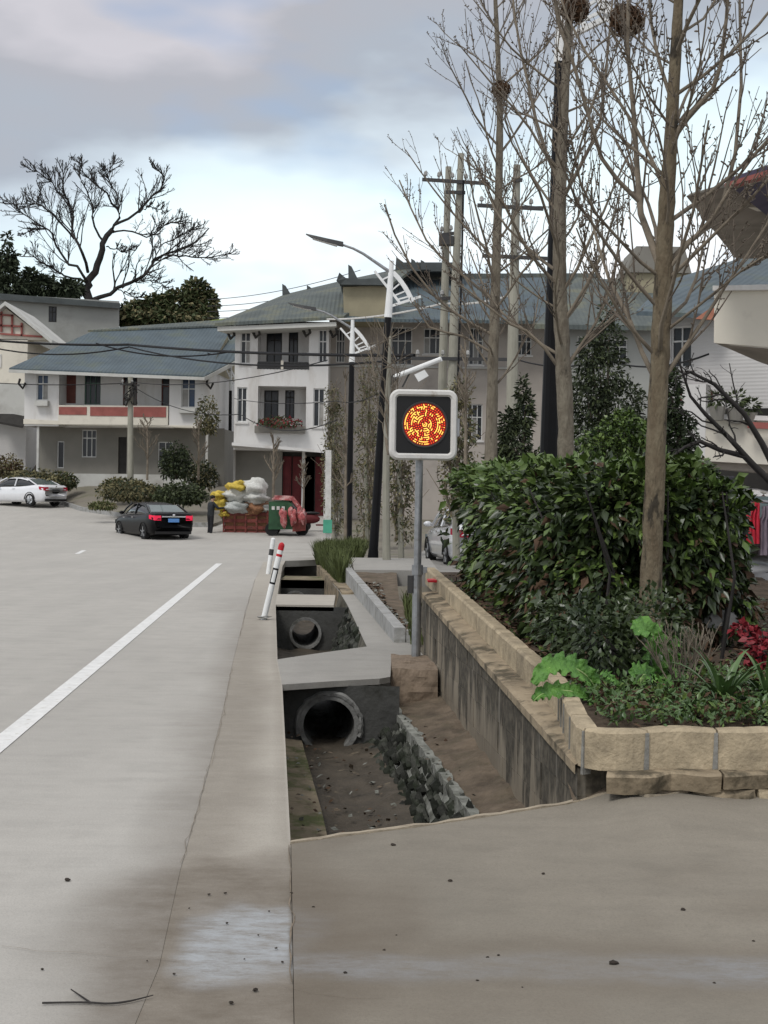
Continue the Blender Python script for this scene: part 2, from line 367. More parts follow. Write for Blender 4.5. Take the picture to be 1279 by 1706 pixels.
    def ell(s, c, r, nu=10, nv=7, m=0, jit=0, rz=0, seed=0):
        vs = []; fs = []
        for j in range(nv + 1):
            ph = pi * j / nv
            for i in range(nu):
                th = 2 * pi * i / nu
                d = Vector((cos(th) * sin(ph), sin(th) * sin(ph), cos(ph)))
                k = 1 + (jit * noise.noise(d * 1.7 + Vector((seed * 3.1, seed, 0))) if jit else 0)
                x, y, z = d.x * r[0] * k, d.y * r[1] * k, d.z * r[2] * k
                vs.append((c[0] + x * cos(rz) - y * sin(rz), c[1] + x * sin(rz) + y * cos(rz), c[2] + z))
        for j in range(nv):
            for i in range(nu):
                i2 = (i + 1) % nu; fs.append((j * nu + i, (j + 1) * nu + i, (j + 1) * nu + i2, j * nu + i2))
        s.add(vs, fs, m)
    def quad(s, a, b, c, d, m=0): s.add([a, b, c, d], [(0, 1, 2, 3)], m)
    def build(s, name, mats, parent=None, world=False, smooth=False, loc=None):
        me = bpy.data.meshes.new(name)
        V = s.V
        if world and parent is not None:
            inv = MW[parent.name].inverted(); V = [tuple(inv @ Vector(v)) for v in V]
        elif loc is not None:
            V = [(v[0] - loc[0], v[1] - loc[1], v[2] - loc[2]) for v in V]
        me.from_pydata(V, [], s.Fc)
        if not isinstance(mats, (list, tuple)): mats = [mats]
        for mm in mats: me.materials.append(MT[mm] if isinstance(mm, str) else mm)
        if len(mats) > 1: me.polygons.foreach_set('material_index', s.Mi)
        if smooth: me.polygons.foreach_set('use_smooth', [True] * len(me.polygons))
        me.update()
        o = bpy.data.objects.new(name, me); COL.objects.link(o)
        if parent is not None: o.parent = parent; MW[o.name] = MW[parent.name]
        elif loc is not None: o.location = loc; MW[o.name] = Matrix.Translation(loc)
        else: MW[o.name] = Matrix.Identity(4)
        return o
def npmesh(name, V, Fa, mats, parent=None, mi=None, smooth=False, world=False):
    """fast mesh from numpy quads/tris"""
    if world and parent is not None:
        inv = np.array(MW[parent.name].inverted()); V = V @ inv[:3, :3].T + inv[:3, 3]
    me = bpy.data.meshes.new(name); k = Fa.shape[1]
    me.vertices.add(len(V)); me.vertices.foreach_set('co', V.astype(np.float32).ravel())
    me.loops.add(Fa.size); me.loops.foreach_set('vertex_index', Fa.astype(np.int32).ravel())
    me.polygons.add(len(Fa)); me.polygons.foreach_set('loop_start', np.arange(len(Fa), dtype=np.int32) * k)
    me.polygons.foreach_set('loop_total', np.full(len(Fa), k, dtype=np.int32))
    for mm in (mats if isinstance(mats, (list, tuple)) else [mats]): me.materials.append(MT[mm])
    if mi is not None: me.polygons.foreach_set('material_index', mi.astype(np.int32))
    if smooth: me.polygons.foreach_set('use_smooth', np.ones(len(Fa), dtype=bool))
    me.update(calc_edges=True); me.validate()
    o = bpy.data.objects.new(name, me); COL.objects.link(o)
    if parent is not None: o.parent = parent; MW[o.name] = MW[parent.name]
    else: MW[o.name] = Matrix.Identity(4)
    return o
def tag(o, label=None, cat=None, group=None, kind=None):
    if label: o['label'] = label
    if cat: o['category'] = cat
    if group: o['group'] = group
    if kind: o['kind'] = kind
    return o
def thing(name, label, cat, loc=(0, 0, 0), rz=0, group=None):
    o = bpy.data.objects.new(name, None); COL.objects.link(o); o.empty_display_size = .2
    o.location = loc; o.rotation_euler = (0, 0, rz); tag(o, label, cat, group)
    MW[o.name] = Matrix.Translation(Vector(loc)) @ Matrix.Rotation(rz, 4, 'Z'); return o
def struct(mb, name, m): return tag(mb.build(name, m), kind='structure')
def copy_tree(o, parent=None):
    c = o.copy(); COL.objects.link(c); c.parent = parent; MW[c.name] = MW[o.name]
    for ch in list(o.children): copy_tree(ch, c)
    return c
def place(c, loc, rz=0, sc=1, label=None):
    c.location = loc; c.rotation_euler = (0, 0, rz); c.scale = (sc, sc, sc); MW[c.name] = Matrix.Translation(Vector(loc)) @ Matrix.Rotation(rz, 4, 'Z') @ Matrix.Scale(sc, 4)
    if label: c['label'] = label
    return c
# ================================================================== THE DRAIN EDGE AND ROAD
DL = [(v.y, v.x) for v in (G(488, 1640), G(484, 1405), G(470, 1140), G(462, 1099), G(459, 1008), G(470, 944), G(480, 925))]
def XL(Y): return interp(Y, DL)
SEAM = [(v.y, v.x) for v in (G(225, 1706), G(265, 1610), G(300, 1450), G(345, 1290), G(372, 1180), G(386, 1110), G(402, 1045), G(425, 965), G(447, 918), G(455, 900))]
def XS(Y): return interp(Y, SEAM)
WET_C = G(425, 1560)
def wetness(X, Y):
    n1 = noise.noise(Vector((X * 2.5, Y * 2.0, 3.))) * .5 + noise.noise(Vector((X * 7, Y * 6, 7.))) * .22
    c = G(425, 1560); dx = (X - c.x) / .30; dy = (Y - c.y) / .55
    a = (1 - sstep(.55, 1.1, sqrt(dx * dx + dy * dy) + n1 * .8)) * (1 if X < XL(Y) else .25)
    yb = G(800, 1612).y + .03 * (X - .3); hb = max(.08, .17 + .025 * X)
    b = (1 - sstep(.35, 1.1, abs(Y - yb - .05 * noise.noise(Vector((X * 1.3, 0, 8)))) / hb + n1 * .9)) * (.65 + .7 * noise.noise(Vector((X * .9, 3, 3))))
    if X < G(500, 1600).x - .25: b = 0
    else: b *= sstep(-.75, -.45, X)
    return max(a, b)
def dirtiness(X, Y):
    n1 = noise.noise(Vector((X * 1.2, Y * .7, 1.))) * .6 + noise.noise(Vector((X * 4, Y * 2.0, 5.))) * .3
    d = 0
    xs = XS(Y)
    d = max(d, (1 - sstep(.05, .40, abs(X - xs - .10) + n1 * .2)) * .55 * sstep(35, 12, Y) if Y < 40 else 0)
    c = G(395, 1560); dx = (X - c.x) / .62; dy = (Y - c.y) / 1.5
    d = max(d, (1 - sstep(.6, 1.2, sqrt(dx * dx + dy * dy) + n1 * .6)) * 1.0)
    if X > XL(Y):
        yb = G(800, 1612).y + .03 * (X - .3); hb = max(.08, .17 + .025 * X); d = max(d, (1 - sstep(.9, 2.3, abs(Y - yb) / hb + n1 * .9)) * .55)
        n2 = noise.noise(Vector((X * .9, Y * .8, 21.))) + .5 * noise.noise(Vector((X * 2.6, Y * 2.2, 4.))); d = max(d, sstep(.05, .55, n2) * .45)
    xl = XL(Y)
    if X < xl and Y < 36: d = max(d, (1 - sstep(0, .16, xl - X + n1 * .08)) * .35)
    return d
def sheet(name, m, A, B, nu, t=.16, z=0.0, skirt=True, fine=True, zf=None):
    """ruled surface between two plan curves A[i], B[i] (X,Y), with thickness"""
    n = len(A); mb = MB(); V = []; wet = []; dirt = []
    for i in range(n):
        for j in range(nu + 1):
            k = j / nu; X = A[i][0] + (B[i][0] - A[i][0]) * k; Y = A[i][1] + (B[i][1] - A[i][1]) * k
            zz = z + (zf or H)(X, Y); V.append((X, Y, zz))
    fs = [(i * (nu + 1) + j, i * (nu + 1) + j + 1, (i + 1) * (nu + 1) + j + 1, (i + 1) * (nu + 1) + j) for i in range(n - 1) for j in range(nu)]
    N = len(V); mb.V = V; mb.Fc = fs; mb.Mi = [0] * len(fs)
    if skirt:
        ring = [j for j in range(nu + 1)] + [i * (nu + 1) + nu for i in range(1, n)] + [(n - 1) * (nu + 1) + j for j in range(nu - 1, -1, -1)] + [i * (nu + 1) for i in range(n - 2, 0, -1)]
        low = [(V[r][0], V[r][1], V[r][2] - t) for r in ring]; b = len(mb.V); mb.V = mb.V + low
        for q in range(len(ring)):
            q2 = (q + 1) % len(ring); mb.Fc.append((ring[q], b + q, b + q2, ring[q2])); mb.Mi.append(0)
    o = mb.build(name, m); tag(o, kind='structure'); me = o.data
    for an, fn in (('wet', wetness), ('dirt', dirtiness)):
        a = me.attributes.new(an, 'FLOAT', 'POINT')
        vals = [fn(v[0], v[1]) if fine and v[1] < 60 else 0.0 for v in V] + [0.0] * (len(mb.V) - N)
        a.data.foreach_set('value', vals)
    return o
def rows(a, b, step): n = max(2, int((b - a) / step)); return [a + (b - a) * i / n for i in range(n + 1)]
# road: wide, bending left beyond ~45 m
Ys = rows(2.2, 9, .05) + rows(9, 20, .15)[1:] + rows(20, 60, .6)[1:] + rows(60, 130, 2)[1:]
XSr = lambda Y: XS(min(Y, 37)) if Y < 37 else lerp(XS(37), -1.75, sstep(37, 39, Y)) - .012 * (Y - 39)
A = [(-40 if Y > 20 else -3.2 - Y * .6, Y) for Y in Ys]
sheet('road', 'road', A, [(XSr(Y) - .0005, Y) for Y in Ys], 40)
Yg = rows(2.2, 9, .035) + rows(9, 20, .1)[1:] + rows(20, 44, .5)[1:]
sheet('gutter', 'gutter', [(XS(Y) + .0005, Y) for Y in Yg], [(XL(Y), Y) for Y in Yg], 26, t=.14, z=-.0015)
# driveway in the foreground
EDGE = [G(484, 1405), G(560, 1394), G(690, 1378), G(800, 1362), G(900, 1346), G(960, 1337), G(1010, 1332, .03), G(1075, 1330, .08), G(1150, 1318, .085), G(1220, 1306, .085), G(1290, 1301, .085), G(1500, 1275, .085)]
EDG = [(v.x, v.y) for v in EDGE]
def drive_edge(X): return interp(X, EDG)
def drive_z(X, Y): return .085 * sstep(1.0, 1.3, X) * sstep(1.1, 0, drive_edge(X) - Y)
Xd = rows(0, 1, .0125)
colsA = []; colsB = []
for t in Xd:
    X1 = EDG[0][0] + .002 + t ** 1.3 * 3.6
    Xn = XL(2.2) + .002 + t ** 1.3 * 3.2
    colsA.append((X1, drive_edge(X1))); colsB.append((Xn, 2.2))
def sheet_drive():
    return sheet('driveway', 'drive', colsA, colsB, 150, t=.20, z=.004, zf=drive_z)
drive = sheet_drive()
# broken, paler lip along the driveway edge
mb = MB()
for i in range(60):
    x0 = EDG[0][0] + i * .045; x1 = x0 + .045
    def lip(x): return (.045 + .02 * noise.noise(Vector((x * 6, 0, 0)))) * (1 + 1.2 * sstep(.9, 1.4, x))
    for x, xx in ((x0, x1),):
        y0, y1 = drive_edge(x) + .002, drive_edge(xx) + .002
        w0, w1 = lip(x), lip(xx); zt0 = drive_z(x, 99) + .012 + .012 * noise.noise(Vector((x * 9, 2, 0))); zt1 = drive_z(xx, 99) + .012 + .012 * noise.noise(Vector((xx * 9, 2, 0)))
        mb.hexa([(x, y0 - .03, -.2), (xx, y1 - .03, -.2), (xx, y1 + w1, -.2), (x, y0 + w0, -.2), (x, y0 - .03, zt0), (xx, y1 - .03, zt1), (xx, y1 + w1, zt1 - .008), (x, y0 + w0, zt0 - .008)])
struct(mb, 'driveway_lip', 'lip')
# lane marking
mb = MB()
L0, L1 = G(-60, 1288), G(365, 939)
dirv = (L1 - L0).normalized(); nrm = Vector((dirv.y, -dirv.x, 0))
nseg = 80
for i in range(nseg):
    a = L0.lerp(L1, i / nseg); b = L0.lerp(L1, (i + 1) / nseg)
    wl = .075
    mb.quad(a - nrm * wl + Vector((0, 0, .005)), a + nrm * wl + Vector((0, 0, .005)), b + nrm * wl + Vector((0, 0, .005)), b - nrm * wl + Vector((0, 0, .005)))
struct(mb, 'edge_line', 'white_line')
mb = MB()
for (a, b) in (((-10, 884), (6, 896)), ((128, 923), (140, 917))):
    p, q = G(*a), G(*b)
    z = Vector((0, 0, .005)); s_ = Vector((.07, 0, 0)); mb.quad(p - s_ + z, p + s_ + z, q + s_ + z, q - s_ + z)
struct(mb, 'faded_centre_line', 'white_line')
# cracks in the concrete as thin dark joints
def crack(name, pts, w=.006):
    mb = MB(); P = [G(*p) for p in pts]; fine = []
    for a, b in zip(P, P[1:]):
        for k in range(8): fine.append(a.lerp(b, k / 8))
    fine.append(P[-1]); prev = None
    for i, p in enumerate(fine):
        j = Vector((noise.noise(Vector((p.x * 9, p.y * 5, 1))), noise.noise(Vector((p.x * 7, p.y * 6, 9))), 0)) * .02
        ww = w * .3 * (.5 + abs(noise.noise(Vector((p.x * 20, p.y * 20, 4)))) * 1.6); d = (fine[min(i + 1, len(fine) - 1)] - fine[max(i - 1, 0)]).normalized(); nn = Vector((d.y, -d.x, 0)) * ww / 2
        c = p + j + Vector((0, 0, .0065)); cur = (c - nn, c + nn)
        if prev: mb.quad(prev[0], prev[1], cur[1], cur[0])
        prev = cur
    struct(mb, name, 'crack')
crack('road_crack', [(0, 1580), (70, 1587), (150, 1592), (230, 1597), (310, 1603)], .006)
crack('road_crack', [(386, 1115), (376, 1160), (372, 1190), (352, 1270), (340, 1300), (322, 1370), (300, 1440)], .009)
crack('road_crack', [(425, 965), (411, 1010), (400, 1060)], .012)
crack('road_crack', [(1150, 1396), (1200, 1391), (1290, 1384)], .006)
crack('road_crack', [(0, 1338), (120, 1346), (230, 1350), (340, 1352)], .004)
crack('road_crack', [(484, 1640), (486, 1560), (484, 1480), (484, 1410)], .02)
crack('road_crack', [(455, 1640), (520, 1660), (640, 1666)], .004)

# ------------------------------------------------------------------ terrain base
def ground_z(X, Y):
    base = -1.3 + 1.1 * sstep(36, 42, Y)
    base += (H(X, Y)) - 0.0
    if Y > 60: base += 2.2 * sstep(79, 88, Y - (0 if X < -5 else 22))
    base += 3 * sstep(95, 190, Y) * sstep(30, -30, X)
    return base
mb = MB(); gx = [-400, -250, -150, -90] + list(range(-60, 61, 6)) + [90, 150, 250, 400]; gy = [-60, -20, 0, 10, 20, 30] + list(range(34, 110, 4)) + [120, 140, 170, 220, 320, 500, 900, 1500]
n = len(gy)
vs = [(x, y, ground_z(x, y)) for x in gx for y in gy]
mb.add(vs, [(i * n + j, (i + 1) * n + j, (i + 1) * n + j + 1, i * n + j + 1) for i in range(len(gx) - 1) for j in range(n - 1)])
struct(mb, 'ground', 'ground')

# ------------------------------------------------------------------ retaining wall line
WN, WF = G(960, 1338), G(720, 1105)
wd = (WF - WN); wlen = wd.length; wdn = wd.normalized(); wn = Vector((wdn.y, -wdn.x, 0))      # wn points right, into the planter
def wall_z(Y): return interp(Y, [(WN.y, .22), (WF.y, .60)])
def kerb_z(Y): return interp(Y, [(8.0, .44), (15.1, .81)])
def XW(Y): return WN.x + (Y - WN.y) * wd.x / wd.y
LEDGE = -.42
def ledge_z(Y): return interp(Y, [(8.5, -.44), (14, -.30)])
# stone-lined trench, side walls and floors
SL_N, SL_F = G(562, 1141), G(560, 1090)       # slab near / far edges
slabN = [(470, 1141), (560, 1135), (632, 1131)]
slab_near = [(G(*p).x, G(*p).y) for p in slabN]
slab_far = [(G(*p).x, G(*p).y) for p in ((462, 1099), (535, 1088), (607, 1078), (656, 1070), (712, 1064))]
def stone_top(Y): return interp(Y, [(9.0, .60), (14.0, .0)])
Ypit0 = drive_edge(0) - .6
def floor_z(Y): return interp(Y, [(7.0, -.86), (12.6, -.57), (16, -.66), (36, -.75)])
STB = .2                                        # batter of the stone lining
def stone_bot(Y): return stone_top(Y) - interp(Y, [(9.0, .22), (13.5, .30)])
BN, BF = 22.0, 24.4
def right_edge(Y):                               # right top edge of pits beyond the slab
    return interp(Y, [(14.4, -.06), (16.0, -.165), (19.5, -.37), (22.0, -.52), (25.5, -.76), (35, -1.62)])
mb = MB()   # drain floor
Yf = rows(6.0, 36.5, .15); prev = None
for Y in Yf:
    xr = (stone_bot(Y) + .06 if Y < 14.2 else right_edge(Y) - .02); xl = XL(Y) - .05; row = []
    for k in range(9):
        x = lerp(xl, xr, k / 8); z = floor_z(Y) + .05 * noise.noise(Vector((x * 3, Y * 2, 0))) + .03 * noise.noise(Vector((x * 9, Y * 8, 0))) + .05 * abs(k / 4 - 1) ** 2
        row.append((x, Y, z))
    if prev:
        for k in range(8): mb.quad(prev[k], prev[k + 1], row[k + 1], row[k])
    prev = row
o = struct(mb, 'drain_floor', 'mud')
mb = MB()   # left trench wall
for Y, Y2 in zip(Yf, Yf[1:]):
    mb.quad((XL(Y) - .001, Y, -.10), (XL(Y) + .01, Y, -1.2), (XL(Y2) + .01, Y2, -1.2), (XL(Y2) - .001, Y2, -.10))
    mb.quad((XL(Y) - .03, Y, -.145), (XL(Y) + .001, Y, -.145), (XL(Y2) + .001, Y2, -.145), (XL(Y2) - .03, Y2, -.145))
struct(mb, 'trench_side', 'trench_wall')
mb = MB()   # concrete bench along the foot of the left wall in the near pit
Yb = rows(6.0, 12.3, .2)
for Y, Y2 in zip(Yb, Yb[1:]):
    def bx_(Y): return XL(Y) + interp(Y, [(7, .34), (10, .27), (12.3, .17)])
    z = lambda Y: floor_z(Y) + .13 + .015 * noise.noise(Vector((0, Y * 3, 0)))
    mb.quad((XL(Y), Y, z(Y) + .02), (bx_(Y), Y, z(Y)), (bx_(Y2), Y2, z(Y2)), (XL(Y2), Y2, z(Y2) + .02))
    mb.quad((bx_(Y), Y, z(Y)), (bx_(Y) + .02, Y, z(Y) - .2), (bx_(Y2) + .02, Y2, z(Y2) - .2), (bx_(Y2), Y2, z(Y2)))
struct(mb, 'trench_bench', 'bench')
# ledge of earth between the lining and the retaining wall
mb = MB(); prev = None
for Y in rows(6.2, 14.4, .12):
    row = []
    for k in range(7):
        x = lerp(stone_top(Y) + .03, XW(Y) + .02, k / 6)
        row.append((x, Y, ledge_z(Y) + .015 * k + .035 * noise.noise(Vector((x * 5, Y * 3, 3))) + .02 * noise.noise(Vector((x * 14, Y * 13, 3)))))
    if prev:
        for k in range(6): mb.quad(prev[k], prev[k + 1], row[k + 1], row[k])
    prev = row
struct(mb, 'earth_ledge', 'ledge')
# stone lining of the near pit: a wall thing with every stone a part
root = thing('stone_lining', 'sloping wall of dark rough stones with pale mortar lining the open drain before the culvert', 'stone wall', (stone_bot(10), 10, -.8))
mb = MB()
for Y, Y2 in zip(rows(6.5, 14.3, .2), rows(6.5, 14.3, .2)[1:]):
    a = (stone_bot(Y) + .05, Y, floor_z(Y) - .1); b = (stone_top(Y) + .045, Y, ledge_z(Y)); c = (stone_top(Y2) + .045, Y2, ledge_z(Y2)); d = (stone_bot(Y2) + .05, Y2, floor_z(Y2) - .1)
    mb.quad(a, b, c, d); t = Vector((.10, 0, 0)); mb.quad(b, Vector(b) + t, Vector(c) + t, c)
mb.build('mortar_bed', 'mortar', root, world=True)
random.seed(11); st_protos = []
for k in range(14):
    s_ = MB(); pts = []; nn = random.choice([5, 6, 6, 7])
    for i in range(nn):
        a = 2 * pi * (i + random.uniform(-.3, .3)) / nn; rr = random.uniform(.72, 1.08); pts.append((cos(a) * rr, sin(a) * rr))
    outer = [(0, p[0], p[1]) for p in pts]; inner = [(-random.uniform(.7, 1.2), p[0] * .72, p[1] * .72) for p in pts]
    s_.add(outer + inner + [(-1.25, 0, 0)], [(i, (i + 1) % nn, nn + (i + 1) % nn, nn + i) for i in range(nn)] + [(nn + i, nn + (i + 1) % nn, 2 * nn) for i in range(nn)])
    s_.box(.0, .3, -.6, .6, -.6, .6)
    me_o = s_.build('stone', 'stone', root); st_protos.append(me_o.data); bpy.data.objects.remove(me_o)
cnt = 0; Y = 7.6
while Y < 14.2 and cnt < 300:
    t = random.uniform(-.25, .05)
    colw = random.uniform(.05, .095)
    while t < 1.0:
        hh = random.uniform(.22, .60)
        z0 = floor_z(Y); L_ = sqrt(STB ** 2 + (ledge_z(Y) - z0) ** 2)
        tc = t + hh / 2
        if tc > 1.02: break
        x = lerp(stone_bot(Y), stone_top(Y), tc) + .048; z = lerp(z0, ledge_z(Y), tc)
        o = bpy.data.objects.new('stone', random.choice(st_protos)); COL.objects.link(o); o.parent = root
        o.matrix_local = MW[root.name].inverted() @ Matrix.Translation((x, Y + (tc - .5) * .22, z)) @ Matrix.Rotation(-.4, 4, 'Y') @ Matrix.Rotation(random.uniform(-.45, .05) - .25, 4, 'X') @ Matrix.Diagonal((random.uniform(.025, .055), colw * .62, hh * L_ * .56, 1))
        cnt += 1; t += hh * .96
    Y += colw * .93
# edge cap of the lining: a ragged mortar strip
mb = MB()
for Y, Y2 in zip(rows(7.2, 14.2, .11), rows(7.2, 14.2, .11)[1:]):
    w = lambda y: .07 + .03 * noise.noise(Vector((y * 4, 0, 0))); zz = lambda y: ledge_z(y) + .03 + .02 * noise.noise(Vector((y * 7, 5, 0)))
    xa = lambda y: stone_top(y) - .0 + .02 * noise.noise(Vector((y * 6, 9, 0)))
    mb.hexa([(xa(Y), Y, -.5), (xa(Y) + w(Y), Y, -.5), (xa(Y2) + w(Y2), Y2, -.5), (xa(Y2), Y2, -.5), (xa(Y), Y, zz(Y)), (xa(Y) + w(Y), Y, zz(Y)), (xa(Y2) + w(Y2), Y2, zz(Y2)), (xa(Y2), Y2, zz(Y2))])
mb.build('mortar_cap', 'mortar', root, world=True)

# ------------------------------------------------------------------ crossing slab and culverts
def pipe(mb, c, r, t, L, n=28, fill=None, dirx=-.08):
    ang = [2 * pi * k / n for k in range(n)]
    ring = lambda y, rr: [(c[0] + cos(a) * rr + dirx * (y - c[1]), y, c[2] + sin(a) * rr) for a in ang]
    y0, y1 = c[1], c[1] + L
    V = ring(y0, r) + ring(y0, r + t) + ring(y1, r) + ring(y1, r + t); fs = []
    for k in range(n):
        k2 = (k + 1) % n; fs += [(k, k2, n + k2, n + k), (k2, k, 2 * n + k, 2 * n + k2), (n + k, n + k2, 3 * n + k2, 3 * n + k)]
    mb.add(V, fs)
def slabpoly(mb, near, far, z0, z1, m=0):
    poly = [(x, y, z0) for x, y in near] + [(x, y, z0) for x, y in reversed(far)]
    mb.extrude(poly, (0, 0, z1 - z0), m)
mb = MB()
nr = [(XL(slab_near[0][1]) - .002, slab_near[0][1])] + slab_near[1:] + [(G(650, 1128).x, G(650, 1128).y), (G(652, 1099).x, 14.72), (XW(14.72) - .006, 14.72)]
fr = [(XL(slab_far[0][1]) - .002, slab_far[0][1]), slab_far[1], slab_far[2], (G(640, 1073).x, G(640, 1073).y), (G(652, 1071).x, G(652, 1071).y), (XW(16.6) + .0, 16.6)]
for (a, b, c, d) in zip(nr, nr[1:], fr[1:], fr):
    P = [a, b, c, d]; mb.add([(x, y, .003) for x, y in P] + [(x, y, -.05) for x, y in P], [(0, 1, 2, 3), (7, 6, 5, 4), (0, 4, 5, 1), (2, 6, 7, 3)])
mb.add([(*nr[3], .003), (*nr[4], .003), (*nr[4], -.05), (*nr[3], -.05)], [(0, 1, 2, 3)])
o = struct(mb, 'crossing_slab', 'slab')
yn = slab_near[1][1] + .06
cA = G(548, 1205, 0); pc = W(548, 1208, yn)
def headwall(name, y, x0, x1, z0, z1, c, r, m='headwall', thick=.12, jag=.0):
    """wall across the drain with a round hole for the pipe"""
    mb = MB(); n = 36; cx, cz = c
    inner = [(cx + cos(2 * pi * k / n) * r, cz + sin(2 * pi * k / n) * r) for k in range(n)]
    outer = []
    for k in range(n):
        a = 2 * pi * k / n; dx, dz = cos(a), sin(a); t = 1e9
        if dx > 1e-6: t = min(t, (x1 - cx) / dx)
        if dx < -1e-6: t = min(t, (x0 - cx) / dx)
        if dz > 1e-6: t = min(t, (z1 - cz) / dz)
        if dz < -1e-6: t = min(t, (z0 - cz) / dz)
        outer.append((cx + dx * t, cz + dz * t))
    V = [(x, y, z) for x, z in inner] + [(x, y, z) for x, z in outer] + [(x, y + thick, z) for x, z in inner]
    mb.add(V, [(k, (k + 1) % n, n + (k + 1) % n, n + k) for k in range(n)] + [(k, 2 * n + k, 2 * n + (k + 1) % n, (k + 1) % n) for k in range(n)])
    for (X, Z) in ((x0, z0), (x1, z0), (x0, z1), (x1, z1)):   # corner fill
        c2 = sorted(range(n), key=lambda k: (outer[k][0] - X) ** 2 + (outer[k][1] - Z) ** 2)[:2]
        mb.add([(X, y, Z), (outer[c2[0]][0], y, outer[c2[0]][1]), (outer[c2[1]][0], y, outer[c2[1]][1])], [(0, 1, 2)])
    return struct(mb, name, m)
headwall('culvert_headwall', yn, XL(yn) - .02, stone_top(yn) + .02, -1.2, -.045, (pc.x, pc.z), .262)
root = thing('culvert_pipe', 'large round concrete culvert mouth in the dark headwall under the near crossing slab', 'pipe', (pc.x, yn, pc.z), 0, 'concrete culvert pipes along the drain')
mb = MB(); pipe(mb, (pc.x, yn - .03, pc.z), .228, .040, 3.4); mb.build('pipe_wall', 'pipe', root, world=True, smooth=False)
mb = MB(); random.seed(3)      # ragged mortar collar round the pipe
pts = []
for k in range(31):
    a = radians(-20) + radians(220) * k / 30; rr = .285 + .018 * noise.noise(Vector((k * .7, 0, 0)))
    pts.append(Vector((pc.x + cos(a) * rr, yn - .02 + .01 * noise.noise(Vector((k * .9, 5, 0))), pc.z + sin(a) * rr)))
mb.tube(pts, [.024 + .013 * noise.noise(Vector((k * 1.3, 8, 0))) for k in range(31)], 6)
mb.build('mortar_collar', 'pipe', root, world=True)
# pit B: headwall under the far beam, its pipe, stone bank on the right
pb = W(509, 1055, BN)
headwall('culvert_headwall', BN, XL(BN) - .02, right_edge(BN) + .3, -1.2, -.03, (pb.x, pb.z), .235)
root = thing('culvert_pipe', 'middle culvert mouth in the second pit below the narrow concrete beam', 'pipe', (pb.x, BN, pb.z), 0, 'concrete culvert pipes along the drain')
mb = MB(); pipe(mb, (pb.x, BN - .06, pb.z), .205, .04, 2.0, 24); mb.build('pipe_wall', 'pipe', root, world=True)
mb = MB(); near = [(XL(BN) - .002, BN), (-.745, BN - .0)]; far = [(XL(BF) - .002, BF), (-.80, BF)]
slabpoly(mb, near, far, -.09, .0); struct(mb, 'crossing_beam', 'gutter')
pcn = W(492, 998, 31); Y3 = 31.0
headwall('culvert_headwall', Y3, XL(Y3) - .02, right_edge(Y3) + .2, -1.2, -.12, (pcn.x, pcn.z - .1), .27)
root = thing('culvert_pipe', 'farthest culvert arch in the third pit beside the marker posts', 'pipe', (pcn.x, Y3, pcn.z - .1), 0, 'concrete culvert pipes along the drain')
mb = MB(); pipe(mb, (pcn.x, Y3 - .06, pcn.z - .1), .24, .04, 1.5, 24); mb.build('pipe_wall', 'pipe', root, world=True)
mb = MB(); mb.box(XL(Y3) - .02, right_edge(Y3) + .1, Y3, Y3 + 1.6, -.3, -.12); struct(mb, 'crossing_beam', 'bench')
# right bank of pits B and C, with stones
root = thing('stone_bank', 'rough mossy stone bank on the right side of the second open drain pit', 'stone wall', (right_edge(18), 18, -.6))
mb = MB(); prev = None
for Y in rows(14.2, 25.6, .12):
    row = []
    for k in range(10):
        t = k / 9; x = right_edge(Y) - .26 * (1 - t) ** 1.3 + .06 * noise.noise(Vector((Y * 3, t * 4, 0))) * (1 - t); z = lerp(floor_z(Y) - .08, -.005, t)
        row.append((x + .03 * noise.noise(Vector((Y * 9, t * 9, 2))) * (1 if 0 < k < 9 else 0), Y, z))
    if prev:
        for k in range(9): mb.quad(prev[k], row[k], row[k + 1], prev[k + 1])
    prev = row
mb.build('mortar_bed', 'trench_wall', root, world=True)
random.seed(5)
for i in range(90):
    Y = random.uniform(17.5, 21.9); t = random.uniform(.1, .9)
    o = bpy.data.objects.new('stone', random.choice(st_protos)); COL.objects.link(o); o.parent = root
    o.matrix_local = MW[root.name].inverted() @ Matrix.Translation((right_edge(Y) - .26 * (1 - t) ** 1.3 + .02, Y, lerp(floor_z(Y), 0, t))) @ Matrix.Rotation(-.35, 4, 'Y') @ Matrix.Rotation(random.uniform(0, 6), 4, 'X') @ Matrix.Diagonal((.06, random.uniform(.06, .12), random.uniform(.07, .16), 1))
# tan coping on the right of pit C, kerb strips
root = thing('drain_coping', 'tan concrete coping stones along the right rim of the farthest drain pit', 'kerb', (right_edge(28), 28, 0))
for Y in rows(24.6, 35, 1.05)[:-1]:
    mb = MB(); a, b = Y + .02, Y + 1.03
    mb.hexa([(right_edge(a), a, -.5), (right_edge(a) + .26, a, -.5), (right_edge(b) + .26, b, -.5), (right_edge(b), b, -.5), (right_edge(a), a, .03), (right_edge(a) + .26, a, .03), (right_edge(b) + .26, b, .03), (right_edge(b), b, .03)])
    mb.build('coping_stone', 'blockcap', root, world=True)
